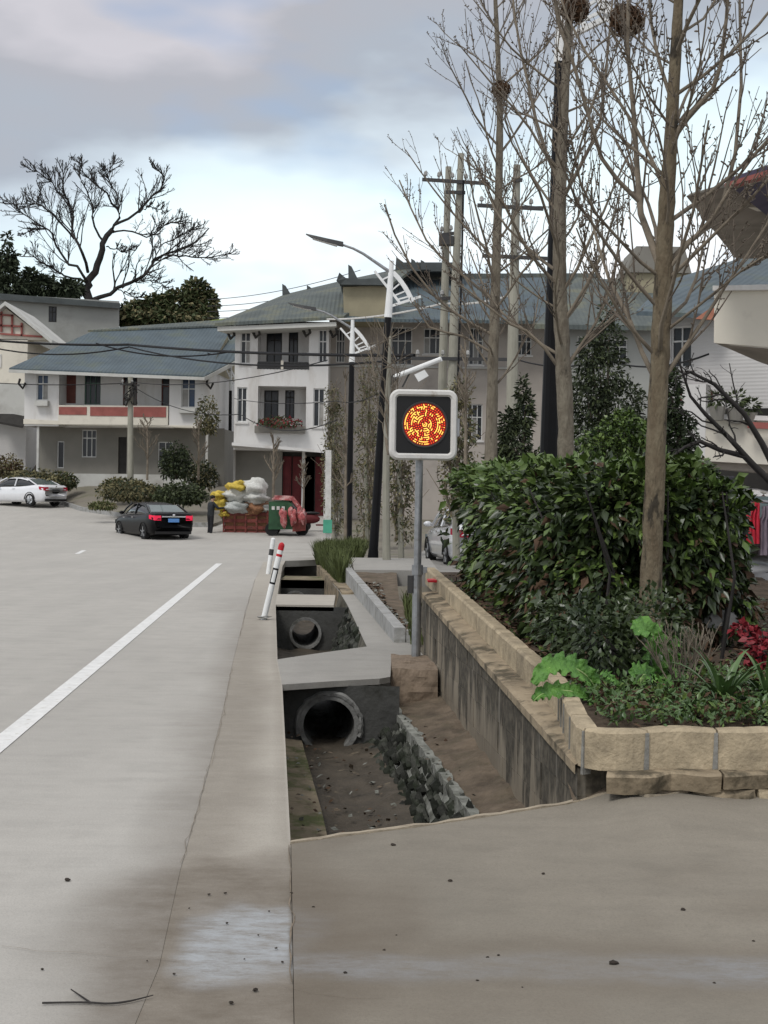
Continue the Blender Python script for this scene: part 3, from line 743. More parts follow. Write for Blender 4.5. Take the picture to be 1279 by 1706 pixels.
# light concrete strip and grey kerb, soil bed behind
KN, KF = G(656, 1071), G(574, 972)
def KX(Y): return interp(Y, [(KN.y, KN.x), (KF.y, KF.x), (KF.y + 7, KF.x - .19)])
mb = MB()
Yk = rows(slab_far[2][1] - .35, KF.y, .8)
for Y, Y2 in zip(Yk, Yk[1:]):
    mb.quad((right_edge(Y) - .01, Y, -.006), (KX(Y) + .01, Y, .001), (KX(Y2) + .01, Y2, .001), (right_edge(Y2) - .01, Y2, -.006))
o = struct(mb, 'concrete_strip', 'slab')
root = thing('grey_kerb', 'low grey concrete kerb running back from the crossing slab toward the lamp posts', 'kerb', (KN.x, KN.y, 0))
ks = rows(KN.y, KF.y + 1.5, .98)
for Y, Y2 in zip(ks, ks[1:]):
    mb = MB(); a, b = Y + .008, Y2 - .008; h0 = interp(a, [(KN.y, .17), (KF.y, .30)]); h1 = interp(b, [(KN.y, .17), (KF.y, .30)]); w = .13
    mb.hexa([(KX(a), a, -.1), (KX(a) + w, a, -.1), (KX(b) + w, b, -.1), (KX(b), b, -.1), (KX(a), a, h0), (KX(a) + w, a, h0), (KX(b) + w, b, h1), (KX(b), b, h1)])
    mb.build('kerbstone', 'kerbgrey', root, world=True)
kx = KN.x + .14
mb = MB(); mb.bbox(kx, XW(16.3) - .005, KN.y - .02, KN.y + .12, -.1, .15, .008); mb.build('kerbstone', 'kerbgrey', root, world=True)
mb = MB(); prev = None
for Y in rows(KN.y + .1, 33, .35):
    row = []
    for k in range(9):
        x = lerp(KX(Y) + .10, XW(min(Y, 22)) + .4, k / 8); row.append((x, Y, .10 + .04 * noise.noise(Vector((x * 3, Y * 2, 0))) + .15 * sstep(24, 27, Y)))
    if prev:
        for k in range(8): mb.quad(prev[k], prev[k + 1], row[k + 1], row[k])
    prev = row
struct(mb, 'soil_bed', 'ledge')
mb = MB(); a, b = 27.2, 33; mb.hexa([(KX(a) + .14, a, .0), (XW(22) + 1.2, a, .0), (XW(22) + 1.2, b, .0), (KX(b) + .14, b, .0), (KX(a) + .14, a, .30), (XW(22) + 1.2, a, .30), (XW(22) + 1.2, b, .30), (KX(b) + .14, b, .30)])
struct(mb, 'concrete_pad', 'slab')

# ------------------------------------------------------------------ retaining wall of blocks with cap
root = thing('retaining_wall', 'long streaked concrete block retaining wall beside the open drain, ending at the driveway', 'wall', (WN.x, WN.y, 0))
dlen = wdn
courses = [(-.84, -.62), (-.62, -.40), (-.40, -.18), (-.18, .04), (.04, .26), (.26, .48), (.48, .70)]
for ci, (z0, z1) in enumerate(courses):
    s0 = -.02 - (.2 if ci % 2 else 0)
    while s0 < wlen + .9:
        s1 = s0 + .40; a = max(s0, -.02) + .003; b = s1 - .003
        if b - a > .04:
            ya, yb = WN.y + wdn.y * a, WN.y + wdn.y * b
            ta, tb = wall_z(ya) - .03, wall_z(yb) - .03
            za = min(z1 - .003, ta); zb = min(z1 - .003, tb)
            if za > z0 + .015 and zb > z0 + .015:
                mb = MB(); off = random.uniform(-.003, .003)
                pa = WN + wdn * a + wn * off; pb_ = WN + wdn * b + wn * off; t = wn * .18
                mb.hexa([(*(pa).xy, z0), (*(pa + t).xy, z0), (*(pb_ + t).xy, z0), (*(pb_).xy, z0), (*(pa).xy, za), (*(pa + t).xy, za), (*(pb_ + t).xy, zb), (*(pb_).xy, zb)])
                mb.build('block', 'block', root, world=True)
        s0 = s1
mb = MB()       # solid core just behind the block faces so that joints read as shallow recesses
a, b = -.016, wlen + .9
pa = WN + wdn * a + wn * .008; pb_ = WN + wdn * b + wn * .008; t = wn * .17
ya, yb = WN.y + .0, WN.y + wdn.y * b
mb.hexa([(*(pa).xy, -1), (*(pa + t).xy, -1), (*(pb_ + t).xy, -1), (*(pb_).xy, -1), (*(pa).xy, wall_z(ya) - .04), (*(pa + t).xy, wall_z(ya) - .04), (*(pb_ + t).xy, wall_z(yb) - .04), (*(pb_).xy, wall_z(yb) - .04)])
mb.build('mortar_core', 'block', root, world=True)
# cap: broken mortar strip along the top of the wall, then turning along the driveway
mb = MB(); prev = None
KO = .13                      # kerb set back from the wall face
for i in range(121):
    s_ = -.02 + (wlen + .85) * i / 120; p = WN + wdn * s_; y = p.y; z = wall_z(y)
    e = .015 * noise.noise(Vector((s_ * 5, 0, 0))) + .008 * noise.noise(Vector((s_ * 17, 0, 0)))
    f = p - wn * (.02 + e); g = p + wn * (KO + .05)
    cur = [(*f.xy, z - .055 + e), (*f.xy, z - .005 + e * .8), (*(f + wn * .03).xy, z + .006), (*g.xy, z + .02)]
    if prev:
        for k in range(3): mb.quad(prev[k], cur[k], cur[k + 1], prev[k + 1])
    prev = cur
mb.build('wall_cap', 'blockcap', root, world=True)

# ------------------------------------------------------------------ planter kerb path
def kp_left(Y): p = WN + wdn * ((Y - WN.y) / wdn.y); return p + wn * KO
path = [];
for Y in (16.2, 15.0, 14, 13, 12, 11, 10, 9.3, 8.9): q = kp_left(Y); path.append((q.x, q.y))
corner = [G(955, 1278, .2), G(985, 1284, .2), G(1015, 1290, .19), G(1055, 1293, .18), G(1110, 1288, .18), G(1220, 1292, .18), G(1290, 1290, .18), G(1420, 1284, .18), G(1600, 1270, .18)]
path += [(v.x, v.y) for v in corner]
def resample(pts, n):
    P = [Vector((x, y, 0)) for x, y in pts]
    for _ in range(2):                     # chaikin rounding
        Q = [P[0]]
        for a, b in zip(P, P[1:]): Q += [a.lerp(b, .25), a.lerp(b, .75)]
        Q.append(P[-1]); P = Q
    d = [0]
    for a, b in zip(P, P[1:]): d.append(d[-1] + (b - a).length)
    out = []
    for i in range(n):
        t = d[-1] * i / (n - 1); k = 0
        while k < len(d) - 2 and d[k + 1] < t: k += 1
        out.append(P[k].lerp(P[k + 1], (t - d[k]) / max(1e-9, d[k + 1] - d[k])))
    return out, d[-1]
PTH, PLEN = resample(path, 600)
def pth(s_):
    t = max(0, min(1, s_ / PLEN)) * 599; i = int(t); i = min(i, 598); return PTH[i].lerp(PTH[i + 1], t - i)
def ptn(s_): d = (pth(s_ + .03) - pth(s_ - .03)).normalized(); return Vector((-d.y, d.x, 0))      # to the left of travel = outward? checked below
# travel is toward the camera then right; planter lies to the left of travel
def kerb_base(p): return interp(p.y, [(7.6, .235), (8.2, .24), (14.2, .61), (16, .7)])
root = thing('planter_kerb', 'sandstone coloured kerb of upright blocks curving round the planted bed', 'kerb', (path[9][0], path[9][1], .2))
s0 = 0.0
turn = None
for i, p in enumerate(PTH):
    if turn is None and p.y < 8.95: turn = PLEN * i / 599
while s0 < PLEN - .2:
    ln = .98 if s0 + 1.0 < turn else (.17 if s0 < turn + .55 else .375)
    mb = MB(); k = max(2, int(ln / .09)); prev = None; g = .006
    for j in range(k + 1):
        t = s0 + g + (ln - 2 * g) * j / k; p = pth(t); nn = ptn(t); zb = kerb_base(p) - .03; zt = kerb_z(p.y) + .006 * noise.noise(Vector((t * 8, 0, 0)))
        e = .006 if j in (0, k) else 0
        cur = [(*(p + nn * e).xy, zb), (*(p + nn * e).xy, zt - .018), (*(p + nn * .016).xy, zt - e), (*(p + nn * .10).xy, zt - e), (*(p + nn * .115).xy, zt - .03), (*(p + nn * .115).xy, zb)]
        if prev:
            for q in range(5): mb.quad(prev[q], prev[q + 1], cur[q + 1], cur[q])
        else: mb.add(cur, [tuple(range(5, -1, -1))])
        prev = cur
    mb.add(prev, [tuple(range(6))])
    mb.build('kerbstone', 'kerb', root, world=True)
    if s0 > turn:                               # grey mortar joint
        jb = MB(); t = s0 + ln; p = pth(t); nn = ptn(t); d = Vector((nn.y, -nn.x, 0)); zt = kerb_z(p.y)
        w = random.uniform(.012, .03)
        a_ = p + nn * .004; jb.hexa([(*(a_ - d * w - nn * .006).xy, .17), (*(a_ + d * .004 - nn * .006).xy, .17), (*(a_ + d * .004 + nn * .05).xy, .17), (*(a_ - d * w + nn * .05).xy, .17),
                 (*(a_ - d * w * .6 - nn * .006).xy, zt - .02), (*(a_ + d * .004 - nn * .006).xy, zt - .02), (*(a_ + d * .004 + nn * .05).xy, zt - .02), (*(a_ - d * w * .6 + nn * .05).xy, zt - .02)])
        jb.build('mortar_joint', 'kerbgrout', root, world=True)
    s0 += ln
# broken sandstone footing below the kerb along the driveway: two courses of uneven slabs
root = thing('kerb_footing', 'cracked tan footing slabs beneath the curved kerb at the driveway edge', 'footing', (1.6, 7.9, 0))
random.seed(9); s0 = next(PLEN * i / 599 for i, p in enumerate(PTH) if p.x > 1.17); idx = 0; s_start = s0
FT = [(.62, .15, .0, .10), (.50, .12, .02, .085), (.42, .10, .03, .07), (.5, .10, .02, .07), (.5, .10, .02, .07), (.5, .1, .02, .07), (.5, .1, .02, .07), (.5, .1, .02, .07)]
for (ln, dep, rag, thk) in FT:
    mb = MB(); k = 9; prev = None
    if s0 + ln > PLEN: break
    for j in range(k + 1):
        t = s0 + .005 + (ln - .01) * j / k; p = pth(t); nn = ptn(t); dd = dep * (.75 + .5 * noise.noise(Vector((t * 4, idx * 3, 0)))) + .01
        zt = .205 + .008 * noise.noise(Vector((t * 9, 1, 0)))
        cur = [(*(p - nn * dd * .8).xy, zt - thk - .02 * noise.noise(Vector((t * 11, 4, 0)))), (*(p - nn * dd).xy, zt - .012), (*(p - nn * (dd - .015)).xy, zt), (*(p + nn * .05).xy, zt + .004), (*(p + nn * .05).xy, zt - thk)]
        if prev:
            for q in range(5): mb.quad(prev[q], prev[(q + 1) % 5], cur[(q + 1) % 5], cur[q])
        else: mb.add(cur, [tuple(range(4, -1, -1))])
        prev = cur
    mb.add(prev, [tuple(range(5))])
    mb.build('footing_slab', 'blockcap', root, world=True); s0 += ln; idx += 1
s0 = s_start + .12; lowk = 1
for ln in (.35, .33, .52, .45, .5, .5, .5, .5):
    mb = MB(); k = 8; prev = None
    if s0 + ln > PLEN: break
    for j in range(k + 1):
        t = s0 + .01 + (ln - .02) * j / k; p = pth(t); nn = ptn(t); dd = .08 + .05 * noise.noise(Vector((t * 3, 7, 0)))
        e = .02 if j in (0, k) else 0; zt = .115 + .012 * noise.noise(Vector((t * 7, 2, 0)))
        cur = [(*(p - nn * (dd + .03)).xy, -.05), (*(p - nn * (dd - e)).xy, zt - .02), (*(p - nn * (dd - .02)).xy, zt), (*(p + nn * .04).xy, zt), (*(p + nn * .04).xy, -.05)]
        if prev:
            for q in range(5): mb.quad(prev[q], prev[(q + 1) % 5], cur[(q + 1) % 5], cur[q])
        else: mb.add(cur, [tuple(range(4, -1, -1))])
        prev = cur
    mb.add(prev, [tuple(range(5))])
    mb.build('footing_slab', 'kerb' if ln > .5 else 'blockcap', root, world=True); s0 += ln
mb = MB()                                      # earth packed between footing and driveway
for i in range(50):
    x = WN.x - .02 + i * .06; x2 = x + .06
    for xx in (x,):
        za = lambda v: .035 + .03 * noise.noise(Vector((v * 5, 0, 0)))
        y0, y1 = drive_edge(x) - .01, drive_edge(x2) - .01
        for j in range(6):
            f0, f1 = j / 6, (j + 1) / 6
            zf = lambda v, f: drive_z(v, 99) + .012 + f * .10 + .018 * noise.noise(Vector((v * 9, f * 5, 0)))
            mb.quad((x, y0 + f0 * .45, zf(x, f0)), (x2, y1 + f0 * .45, zf(x2, f0)), (x2, y1 + f1 * .45, zf(x2, f1)), (x, y0 + f1 * .45, zf(x, f1)))
struct(mb, 'earth_verge', 'ledge')
# planter soil
mb = MB(); prev = None
for i in range(0, 600, 6):
    p = PTH[i]; nn = ptn(PLEN * i / 599); row = []
    for k in range(8):
        f = k / 7; X = p.x + .10 * nn.x if k == 0 else lerp(p.x + .10 * nn.x, max(p.x + 1, 4.2), f); Y = lerp(p.y + .10 * nn.y, max(p.y, 9) + 6 * sstep(1.1, 1.6, p.x), f) if p.y < 9.2 else p.y + nn.y * .1
        row.append((X, Y, kerb_z(min(Y, 16)) - .05 + .03 * noise.noise(Vector((X * 4, Y * 4, 0)))))
    if prev:
        for k in range(7): mb.quad(prev[k], row[k], row[k + 1], prev[k + 1])
    prev = row
struct(mb, 'planter_soil', 'soil')
# yard behind the planter
mb = MB(); mb.add([(2.9, 11, .50), (12, 9, .35), (30, 20, .35), (30, 60, .3), (2.2, 60, .1), (.6, 34, .1), (1.0, 17, .62)], [tuple(range(7))]); struct(mb, 'yard', 'yard')
# concrete footing carrying the sign pole
root = thing('sign_footing', 'lumpy brown concrete block carrying the sign pole at the end of the slab', 'footing', (G(686, 1105).x, G(686, 1105).y, -.4))
mb = MB(); fx0, fx1 = G(652, 1115).x, XW(13.9) - .004; fy0, fy1 = 13.55, 14.85
nx, nz = 14, 10; V = []
def fj(x, y, z): return .035 * noise.noise(Vector((x * 4, y * 4, z * 6))) + .02 * noise.noise(Vector((x * 13, y * 13, z * 13)))
for k in range(nz + 1):
    z = lerp(-.46, .0, k / nz)
    for i in range(nx + 1): x = lerp(fx0 - .02 * (1 - k / nz), fx1, i / nx); V.append((x, fy0 + fj(x, 0, z) - .05 * (1 - k / nz) + (.025 if k == nz else 0), z + (0 if k < nz else .02 + fj(x, 3, 0) * .5)))
mb.add(V, [(k * (nx + 1) + i, k * (nx + 1) + i + 1, (k + 1) * (nx + 1) + i + 1, (k + 1) * (nx + 1) + i) for k in range(nz) for i in range(nx)])
b = len(mb.V) - (nx + 1); V2 = []
for j in range(1, 8):
    for i in range(nx + 1): x = lerp(fx0, fx1, i / nx); y = lerp(fy0, fy1, j / 7); V2.append((x, y, .02 + fj(x, y, 0) * .5))
top = mb.V[b:] + V2; mb.add(top, [(j * (nx + 1) + i, j * (nx + 1) + i + 1, (j + 1) * (nx + 1) + i + 1, (j + 1) * (nx + 1) + i) for j in range(7) for i in range(nx)])
mb.quad((fx0, fy0, -.46), (fx0, fy0, .01), (fx0, fy1, .01), (fx0, fy1, -.46))
mb.build('concrete_block', 'footing', root, world=True)

# verge island across the road
P_ = [(-17.6, 77), (-14.8, 70.5), (-12, 66.5), (-9.6, 63.2), (-8.2, 61.6), (-7.3, 61.6), (-6.9, 66)]
mb = MB(); prev = None
for i in range(31):
    t = i / 30 * 6; k = min(int(t), 5); f_ = t - k; x = lerp(P_[k][0], P_[k + 1][0], f_); y = lerp(P_[k][1], P_[k + 1][1], f_); row = [(x, y, H(x, y) - .2)]
    for q in range(9): g_ = q / 8; xx = lerp(x, lerp(-17.6, -6.9, i / 30), g_); yy = lerp(y, 78.5, g_); row.append((xx, yy, lerp(H(x, y) + .13, 2.45, g_ ** 1.1) + .08 * noise.noise(Vector((xx * .6, yy * .6, 0))) * (g_ > 0)))
    if prev:
        for q in range(9): mb.quad(prev[q], row[q], row[q + 1], prev[q + 1])
    prev = row
struct(mb, 'verge', 'ground')
root = thing('verge_kerb', 'pale kerb round the planted verge across the road behind the black car', 'kerb', (-9.6, 63.2, 0))
pv = [Vector((x, y, H(x, y))) for x, y in P_[:6]]
for a, b in zip(pv, pv[1:]):
    k = max(1, int((b - a).length / 1.0))
    for i in range(k): mb = MB(); p, q = a.lerp(b, i / k), a.lerp(b, (i + .96) / k); mb.bar(p + Vector((0, -.08, .08)), q + Vector((0, -.08, .08)), .15, .22); mb.build('kerbstone', 'kerbgrey', root, world=True)
# ================================================================== BUILDINGS
class Fac:
    """a facade standing where two pixels at given distances put it; local x along it, y into it, z up"""
    def __init__(s, pl, Dl, pr, Dr, z0):
        a = W(pl[0], pl[1], Dl); b = W(pr[0], pr[1], Dr)
        s.P = Vector((a.x, a.y, z0)); s.d = Vector((b.x - a.x, b.y - a.y, 0)); s.w = s.d.length; s.d.normalize()
        s.n = Vector((-s.d.y, s.d.x, 0)); s.rz = atan2(s.d.y, s.d.x); s.o = Vector((0, 0, CAMZ))
    def hit(s, px, py, y=0.0):
        r = W(px, py, 1.0) - s.o; q = s.P + s.n * y; t = (q - s.o).dot(s.n) / r.dot(s.n); p = s.o + r * t - s.P
        return p.dot(s.d), p.z
    def rect(s, x0, y0, x1, y1, y=0.0):
        a = s.hit(x0, y0, y); b = s.hit(x1, y1, y); return (a[0], b[0], b[1], a[1])     # x0,x1,z0,z1
    def loc(s, v):
        p = Vector(v) - s.P; return Vector((p.dot(s.d), p.dot(s.n), p.z))
def wall(mb, x0, x1, z0, z1, y, t, holes, m=0):
    """a wall with real openings, reveals included"""
    hs = [(max(x0, a), min(x1, b), max(z0, c), min(z1, d)) for a, b, c, d in holes]
    xs = sorted(set([x0, x1] + [h[0] for h in hs] + [h[1] for h in hs])); zs = sorted(set([z0, z1] + [h[2] for h in hs] + [h[3] for h in hs]))
    for a, b in zip(xs, xs[1:]):
        for c, d in zip(zs, zs[1:]):
            if b - a < 1e-5 or d - c < 1e-5: continue
            cx, cz = (a + b) / 2, (c + d) / 2
            if any(h[0] < cx < h[1] and h[2] < cz < h[3] for h in hs): continue
            mb.quad((a, y, c), (b, y, c), (b, y, d), (a, y, d), m)
    for a, b, c, d in hs:
        mb.quad((a, y, c), (a, y + t, c), (a, y + t, d), (a, y, d), m); mb.quad((b, y, d), (b, y + t, d), (b, y + t, c), (b, y, c), m)
        mb.quad((a, y, d), (a, y + t, d), (b, y + t, d), (b, y, d), m); mb.quad((b, y, c), (b, y + t, c), (a, y + t, c), (a, y, c), m)
def window(root, r, y=0.0, nx=2, nz=(.36,), fm='win_frame', pm='pane', depth=.12, fw=.05, name='window'):
    x0, x1, z0, z1 = r; f = MB(); yb = y + depth
    for (a, b, c, d) in ((x0, x0 + fw, z0, z1), (x1 - fw, x1, z0, z1), (x0 + fw, x1 - fw, z0, z0 + fw), (x0 + fw, x1 - fw, z1 - fw, z1)): f.box(a, b, yb - .05, yb + .01, c, d)
    for i in range(1, nx): x = lerp(x0, x1, i / nx); f.box(x - fw * .4, x + fw * .4, yb - .045, yb + .008, z0 + fw, z1 - fw)
    zs = [z0 + fw] + sorted(z1 - (z1 - z0) * k for k in nz) + [z1 - fw]
    for z in zs[1:-1]: f.box(x0 + fw, x1 - fw, yb - .04, yb + .006, z - fw * .5, z + fw * .5)
    fo = f.build(name, fm, root)
    for i in range(nx):
        for k in range(len(zs) - 1):
            p = MB(); a, b = lerp(x0, x1, i / nx) + .01, lerp(x0, x1, (i + 1) / nx) - .01
            t = random.uniform(-.004, .004)
            p.quad((a, yb + .012 + t, zs[k]), (b, yb + .012 - t, zs[k]), (b, yb + .012 - t, zs[k + 1]), (a, yb + .012 + t, zs[k + 1])); p.build('pane', 'curtain' if k == 0 and (i * 7 + int(x0 * 13)) % 5 == 0 else pm, fo)
    return fo
def sill(root, r, y=0, m='b_white'):
    mb = MB(); mb.box(r[0] - .08, r[1] + .08, y - .07, y + .02, r[2] - .09, r[2] - .002); return mb.build('sill', m, root)
def house(name, fac, label, cat='building', group=None): return thing(name, label, cat, fac.P, fac.rz, group)
def slabroof(mb, pts, t=.14, m=0):
    mb.extrude(pts, (0, 0, -t), m)
random.seed(21)
# ---------------------------------------------------------------- left house with the blue-grey roof
f = Fac((40, 700), 76.5, (345, 700), 75.6, 1.6); A_ = house('left_house', f, 'two storey white house with long blue grey roof and red balcony panels')
w = f.w; zs_l = f.hit(40, 698)[1]; zs_r = f.hit(345, 714)[1]; ze = f.hit(190, 616)[1]
holes = [f.rect(61, 624, 80, 667), f.rect(302, 631, 325, 679)]
xa, xb = f.hit(98, 650)[0], f.hit(282, 650)[0]
mb = MB(); zb = min(zs_l, zs_r) + .05
wall(mb, 0, xa, zb, ze, 0, .2, holes[:1]); wall(mb, xb, w, zb, ze, 0, .2, holes[1:])
mb.quad((xa, 0, zb), (xa, 1.2, zb), (xa, 1.2, ze), (xa, 0, ze)); mb.quad((xb, 1.2, zb), (xb, 0, zb), (xb, 0, ze), (xb, 1.2, ze))
r1 = [f.rect(108, 624, 126, 672, 1.2), f.rect(141, 623, 167, 674, 1.2), f.rect(269, 628, 282, 680, 1.2), f.rect(205, 625, 228, 676, 1.2)]
wall(mb, xa, xb, zb, ze, 1.2, .15, r1)
mb.quad((w, 0, zb), (w, 9, zb), (w, 9, ze), (w, 0, ze)); mb.quad((0, 9, zb), (0, 0, zb), (0, 0, ze), (0, 9, ze))
mb.build('upper_wall', 'b_white', A_)
window(A_, holes[0], 0, 2, (.35,), pm='paneblue'); window(A_, holes[1], 0, 2, (.35,), pm='paneblue')
dmb = MB(); dmb.box(r1[0][0], r1[0][1], 1.28, 1.34, r1[0][2], r1[0][3]); dmb.build('door', 'door_brown', A_)
window(A_, r1[1], 1.2, 3, (.3,), fm='win_green'); window(A_, r1[2], 1.2, 1, (.3,), fm='door_brown'); window(A_, r1[3], 1.2, 2, (.3,), fm='door_brown')
mb = MB(); mb.hexa([(-.02, -.06, zs_l), (w + .02, -.06, zs_r + .0), (w + .02, 9, zs_r), (-.02, 9, zs_l), (-.02, -.06, zb + .1), (w + .02, -.06, zb + .1), (w + .02, 9, zb + .1), (-.02, 9, zb + .1)])
mb.build('floor_slab', 'b_cream', A_)
p0 = f.rect(98, 675, 280, 700)
mb = MB(); mb.box(p0[0], p0[1], -.08, .06, zb + .1, p0[3]); mb.build('balcony_parapet', 'b_cream', A_)
for (a, b) in ((99, 145), (151, 217), (223, 277)):
    q = f.rect(a, 678, b, 690 + (b - 100) * .03); mb = MB(); mb.box(q[0], q[1], -.11, -.079, q[2], q[3]); mb.build('red_panel', 'b_redpanel', A_)
mb = MB()      # projecting bays under window 1 and 2
for (a, b) in ((61, 82), (300, 327)):
    q = f.rect(a, 668 + (a > 200) * 12, b, 680 + (a > 200) * 12); mb.box(q[0], q[1], -.35, -.01, q[2] + .1, q[3])
mb.build('window_box', 'b_greywhite', A_)
g = [f.rect(136, 716, 160, 762, 1.6), f.rect(197, 728, 210, 789, 1.6), f.rect(263, 736, 287, 780, 1.6), f.rect(95, 735, 106, 780, 1.6)]
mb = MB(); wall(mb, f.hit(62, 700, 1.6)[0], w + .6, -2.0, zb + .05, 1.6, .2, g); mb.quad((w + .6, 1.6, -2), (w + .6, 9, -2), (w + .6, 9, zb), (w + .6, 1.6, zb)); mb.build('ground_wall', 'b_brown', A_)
window(A_, g[0], 1.6, 3, (.3,)); window(A_, g[2], 1.6, 2, (.3,)); window(A_, g[3], 1.6, 1, ())
dmb = MB(); dmb.box(g[1][0], g[1][1], 1.7, 1.76, g[1][2], g[1][3]); dmb.build('door', 'b_dark', A_)
pb_ = f.rect(60, 787, 350, 800, 1.3)
mb = MB(); mb.box(f.hit(70, 700)[0], w + .3, .9, 1.61, -2, f.hit(200, 790, 1.2)[1]); mb.build('plinth', 'b_greywhite', A_)
for px in (62, 344):
    x = f.hit(px, 700)[0]; mb = MB(); mb.box(x - .06, x + .06, .1, .22, -2, zb); mb.build('column', 'b_greywhite', A_)
def L3(px, py, D): return f.loc(W(px, py, D))
eL, eR, mR, rR, rL = L3(15, 613, 75.6), L3(341, 626, 74.6), L3(394, 598, 78.2), L3(425, 541, 84), L3(158, 550, 82)
mb = MB(); slabroof(mb, [eL, eR, mR, rR, rL], .13); mb.build('roof', 'roof', A_)
mb = MB(); mb.extrude([rL + Vector((-.3, -.4, -.05)), rR + Vector((0, -.4, -.0)), rR + Vector((0, .8, .55)), rL + Vector((1.5, .8, .30))], (0, 0, -.1)); mb.build('roof_ridge', 'roofg', A_)
mb = MB(); q0, q1 = rL.lerp(rR, .62), rL.lerp(rR, .9); mb.extrude([q0 + Vector((0, .1, .12)), q1 + Vector((0, .1, .12)), q1 + Vector((0, .9, .66)), q0 + Vector((.8, .9, .5))], (0, 0, -.06)); mb.build('moss_patch', 'moss', A_)
mb = MB(); mb.bar(eL - Vector((0, .02, .16)), eR - Vector((0, .02, .16)), .10, .16); mb.bar(eR - Vector((0, 0, .16)), mR - Vector((0, 0, .16)), .10, .2); mb.build('fascia', 'b_greywhite', A_)
mb = MB(); mb.add([(w, .1, ze - .1), (w, 9, ze - .1), (w, 5, ze + 2.4)], [(0, 1, 2)]); mb.build('gable_wall', 'b_tan', A_)
for (a, b) in ((34, 40), (346, 352)):
    q = f.hit(a, 632); mb = MB(); mb.tube([(q[0], -.1, q[1]), (q[0], -.3, q[1] - .25), (q[0] + .2, -.2, q[1] - .5), (q[0] + .3, -.1, q[1] - .2)], .07, 5); mb.build('eave_bracket', 'b_dark', A_)

# ---------------------------------------------------------------- three storey house
f = Fac((389, 745), 68, (545, 745), 68, .6); B_ = house('three_storey_house', f, 'white three storey house with recessed balconies and dark red ground floor doors')
w = f.w; zt = f.hit(460, 535)[1]; zc = f.hit(460, 750)[1]
wl = [f.rect(401, 547, 417, 606), f.rect(531, 549, 544.3, 604), f.rect(395, 645, 411, 703), f.rect(522, 647, 540, 711)]
rc3 = f.rect(430, 541, 514, 616); rc2 = f.rect(430, 643, 509, 722)
mb = MB(); wall(mb, 0, w, zc, zt, 0, .2, wl + [rc3, rc2])
for rc in (rc3, rc2):
    mb.quad((rc[0], 0, rc[2]), (rc[0], 1.5, rc[2]), (rc[0], 1.5, rc[3]), (rc[0], 0, rc[3])); mb.quad((rc[1], 1.5, rc[2]), (rc[1], 0, rc[2]), (rc[1], 0, rc[3]), (rc[1], 1.5, rc[3]))
    mb.quad((rc[0], 0, rc[3] - .001), (rc[0], 1.5, rc[3] - .001), (rc[1], 1.5, rc[3] - .001), (rc[1], 0, rc[3] - .001)); mb.quad((rc[0], 0, rc[2]), (rc[1], 0, rc[2]), (rc[1], 1.5, rc[2]), (rc[0], 1.5, rc[2]))
i3 = [f.rect(444, 551, 469, 612, 1.5), f.rect(481, 551, 496, 606, 1.5)]; i2 = [f.rect(440, 650, 463, 722, 1.5), f.rect(475, 650, 490, 697, 1.5)]
wall(mb, rc3[0], rc3[1], rc3[2], rc3[3], 1.5, .1, i3); wall(mb, rc2[0], rc2[1], rc2[2], rc2[3], 1.5, .1, i2)
mb.quad((w, 0, zc), (w, 10, zc), (w, 10, zt), (w, 0, zt)); mb.quad((0, 10, -1), (0, 0, -1), (0, 0, zt), (0, 10, zt))
mb.build('wall', 'b_white', B_)
for q in wl: window(B_, q, 0, 2, (.36,)); 
for q in wl: sill(B_, q)
for q in i3 + i2: window(B_, q, 1.5, 2, (.25,), fm='b_dark')
q = rc3; mb = MB(); mb.box(q[0], q[1], .02, .07, q[2] + .02, q[2] + .30); mb.build('balcony_rail', 'darkmetal', B_)
xm = (q[0] + q[1]) / 2 - .05
for a, b in ((q[0], xm - .08), (xm + .08, q[1])):
    mb = MB(); mb.box(a, b, -.02, .02, q[2] + .30, q[2] + .36); n_ = 7
    for i in range(n_ + 1): x = lerp(a, b, i / n_); mb.box(x - .02, x + .02, -.02, .015, q[2], q[2] + .30)
    mb.build('balcony_rail', 'darkmetal', B_)
mb = MB(); mb.box(xm - .06, xm + .06, -.03, .08, q[2], q[2] + .42); mb.build('rail_post', 'b_cream', B_)
q = f.rect(424, 709, 508, 722, -.25); mb = MB(); mb.box(q[0], q[1], -.30, .0, q[2], q[3]); mb.build('planter_box', 'b_brown', B_)
# ground floor: doors, shade, canopy
gz = 0; xr0 = f.hit(470, 800, 1.2)[0]
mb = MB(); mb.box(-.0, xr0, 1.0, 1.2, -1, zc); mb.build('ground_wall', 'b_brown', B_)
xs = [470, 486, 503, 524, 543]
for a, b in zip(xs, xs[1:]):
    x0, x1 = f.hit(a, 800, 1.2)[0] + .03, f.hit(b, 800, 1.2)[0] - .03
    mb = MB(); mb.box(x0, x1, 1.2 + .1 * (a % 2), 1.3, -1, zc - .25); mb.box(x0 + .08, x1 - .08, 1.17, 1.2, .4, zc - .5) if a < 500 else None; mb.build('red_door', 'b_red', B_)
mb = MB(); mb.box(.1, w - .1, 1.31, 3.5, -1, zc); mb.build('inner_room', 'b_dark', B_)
mb = MB(); x = f.hit(505, 800, .6)[0]; mb.box(x - .07, x + .07, .5, .65, -1, zc); mb.build('post', 'b_white', B_)
mb = MB(); mb.box(f.hit(543, 800)[0] - .1, w, .0, .5, -1, zc); mb.build('corner_pillar', 'b_white', B_)
c0, c1 = f.hit(386, 737, -1), f.hit(546, 750, -1)
mb = MB(); mb.extrude([(c0[0], -1.0, c0[1]), (c1[0], -1.0, c1[1]), (c1[0], 1.4, zc + .1), (c0[0], 1.4, zc + .1)], (0, 0, -.14)); mb.build('canopy', 'b_white', B_)
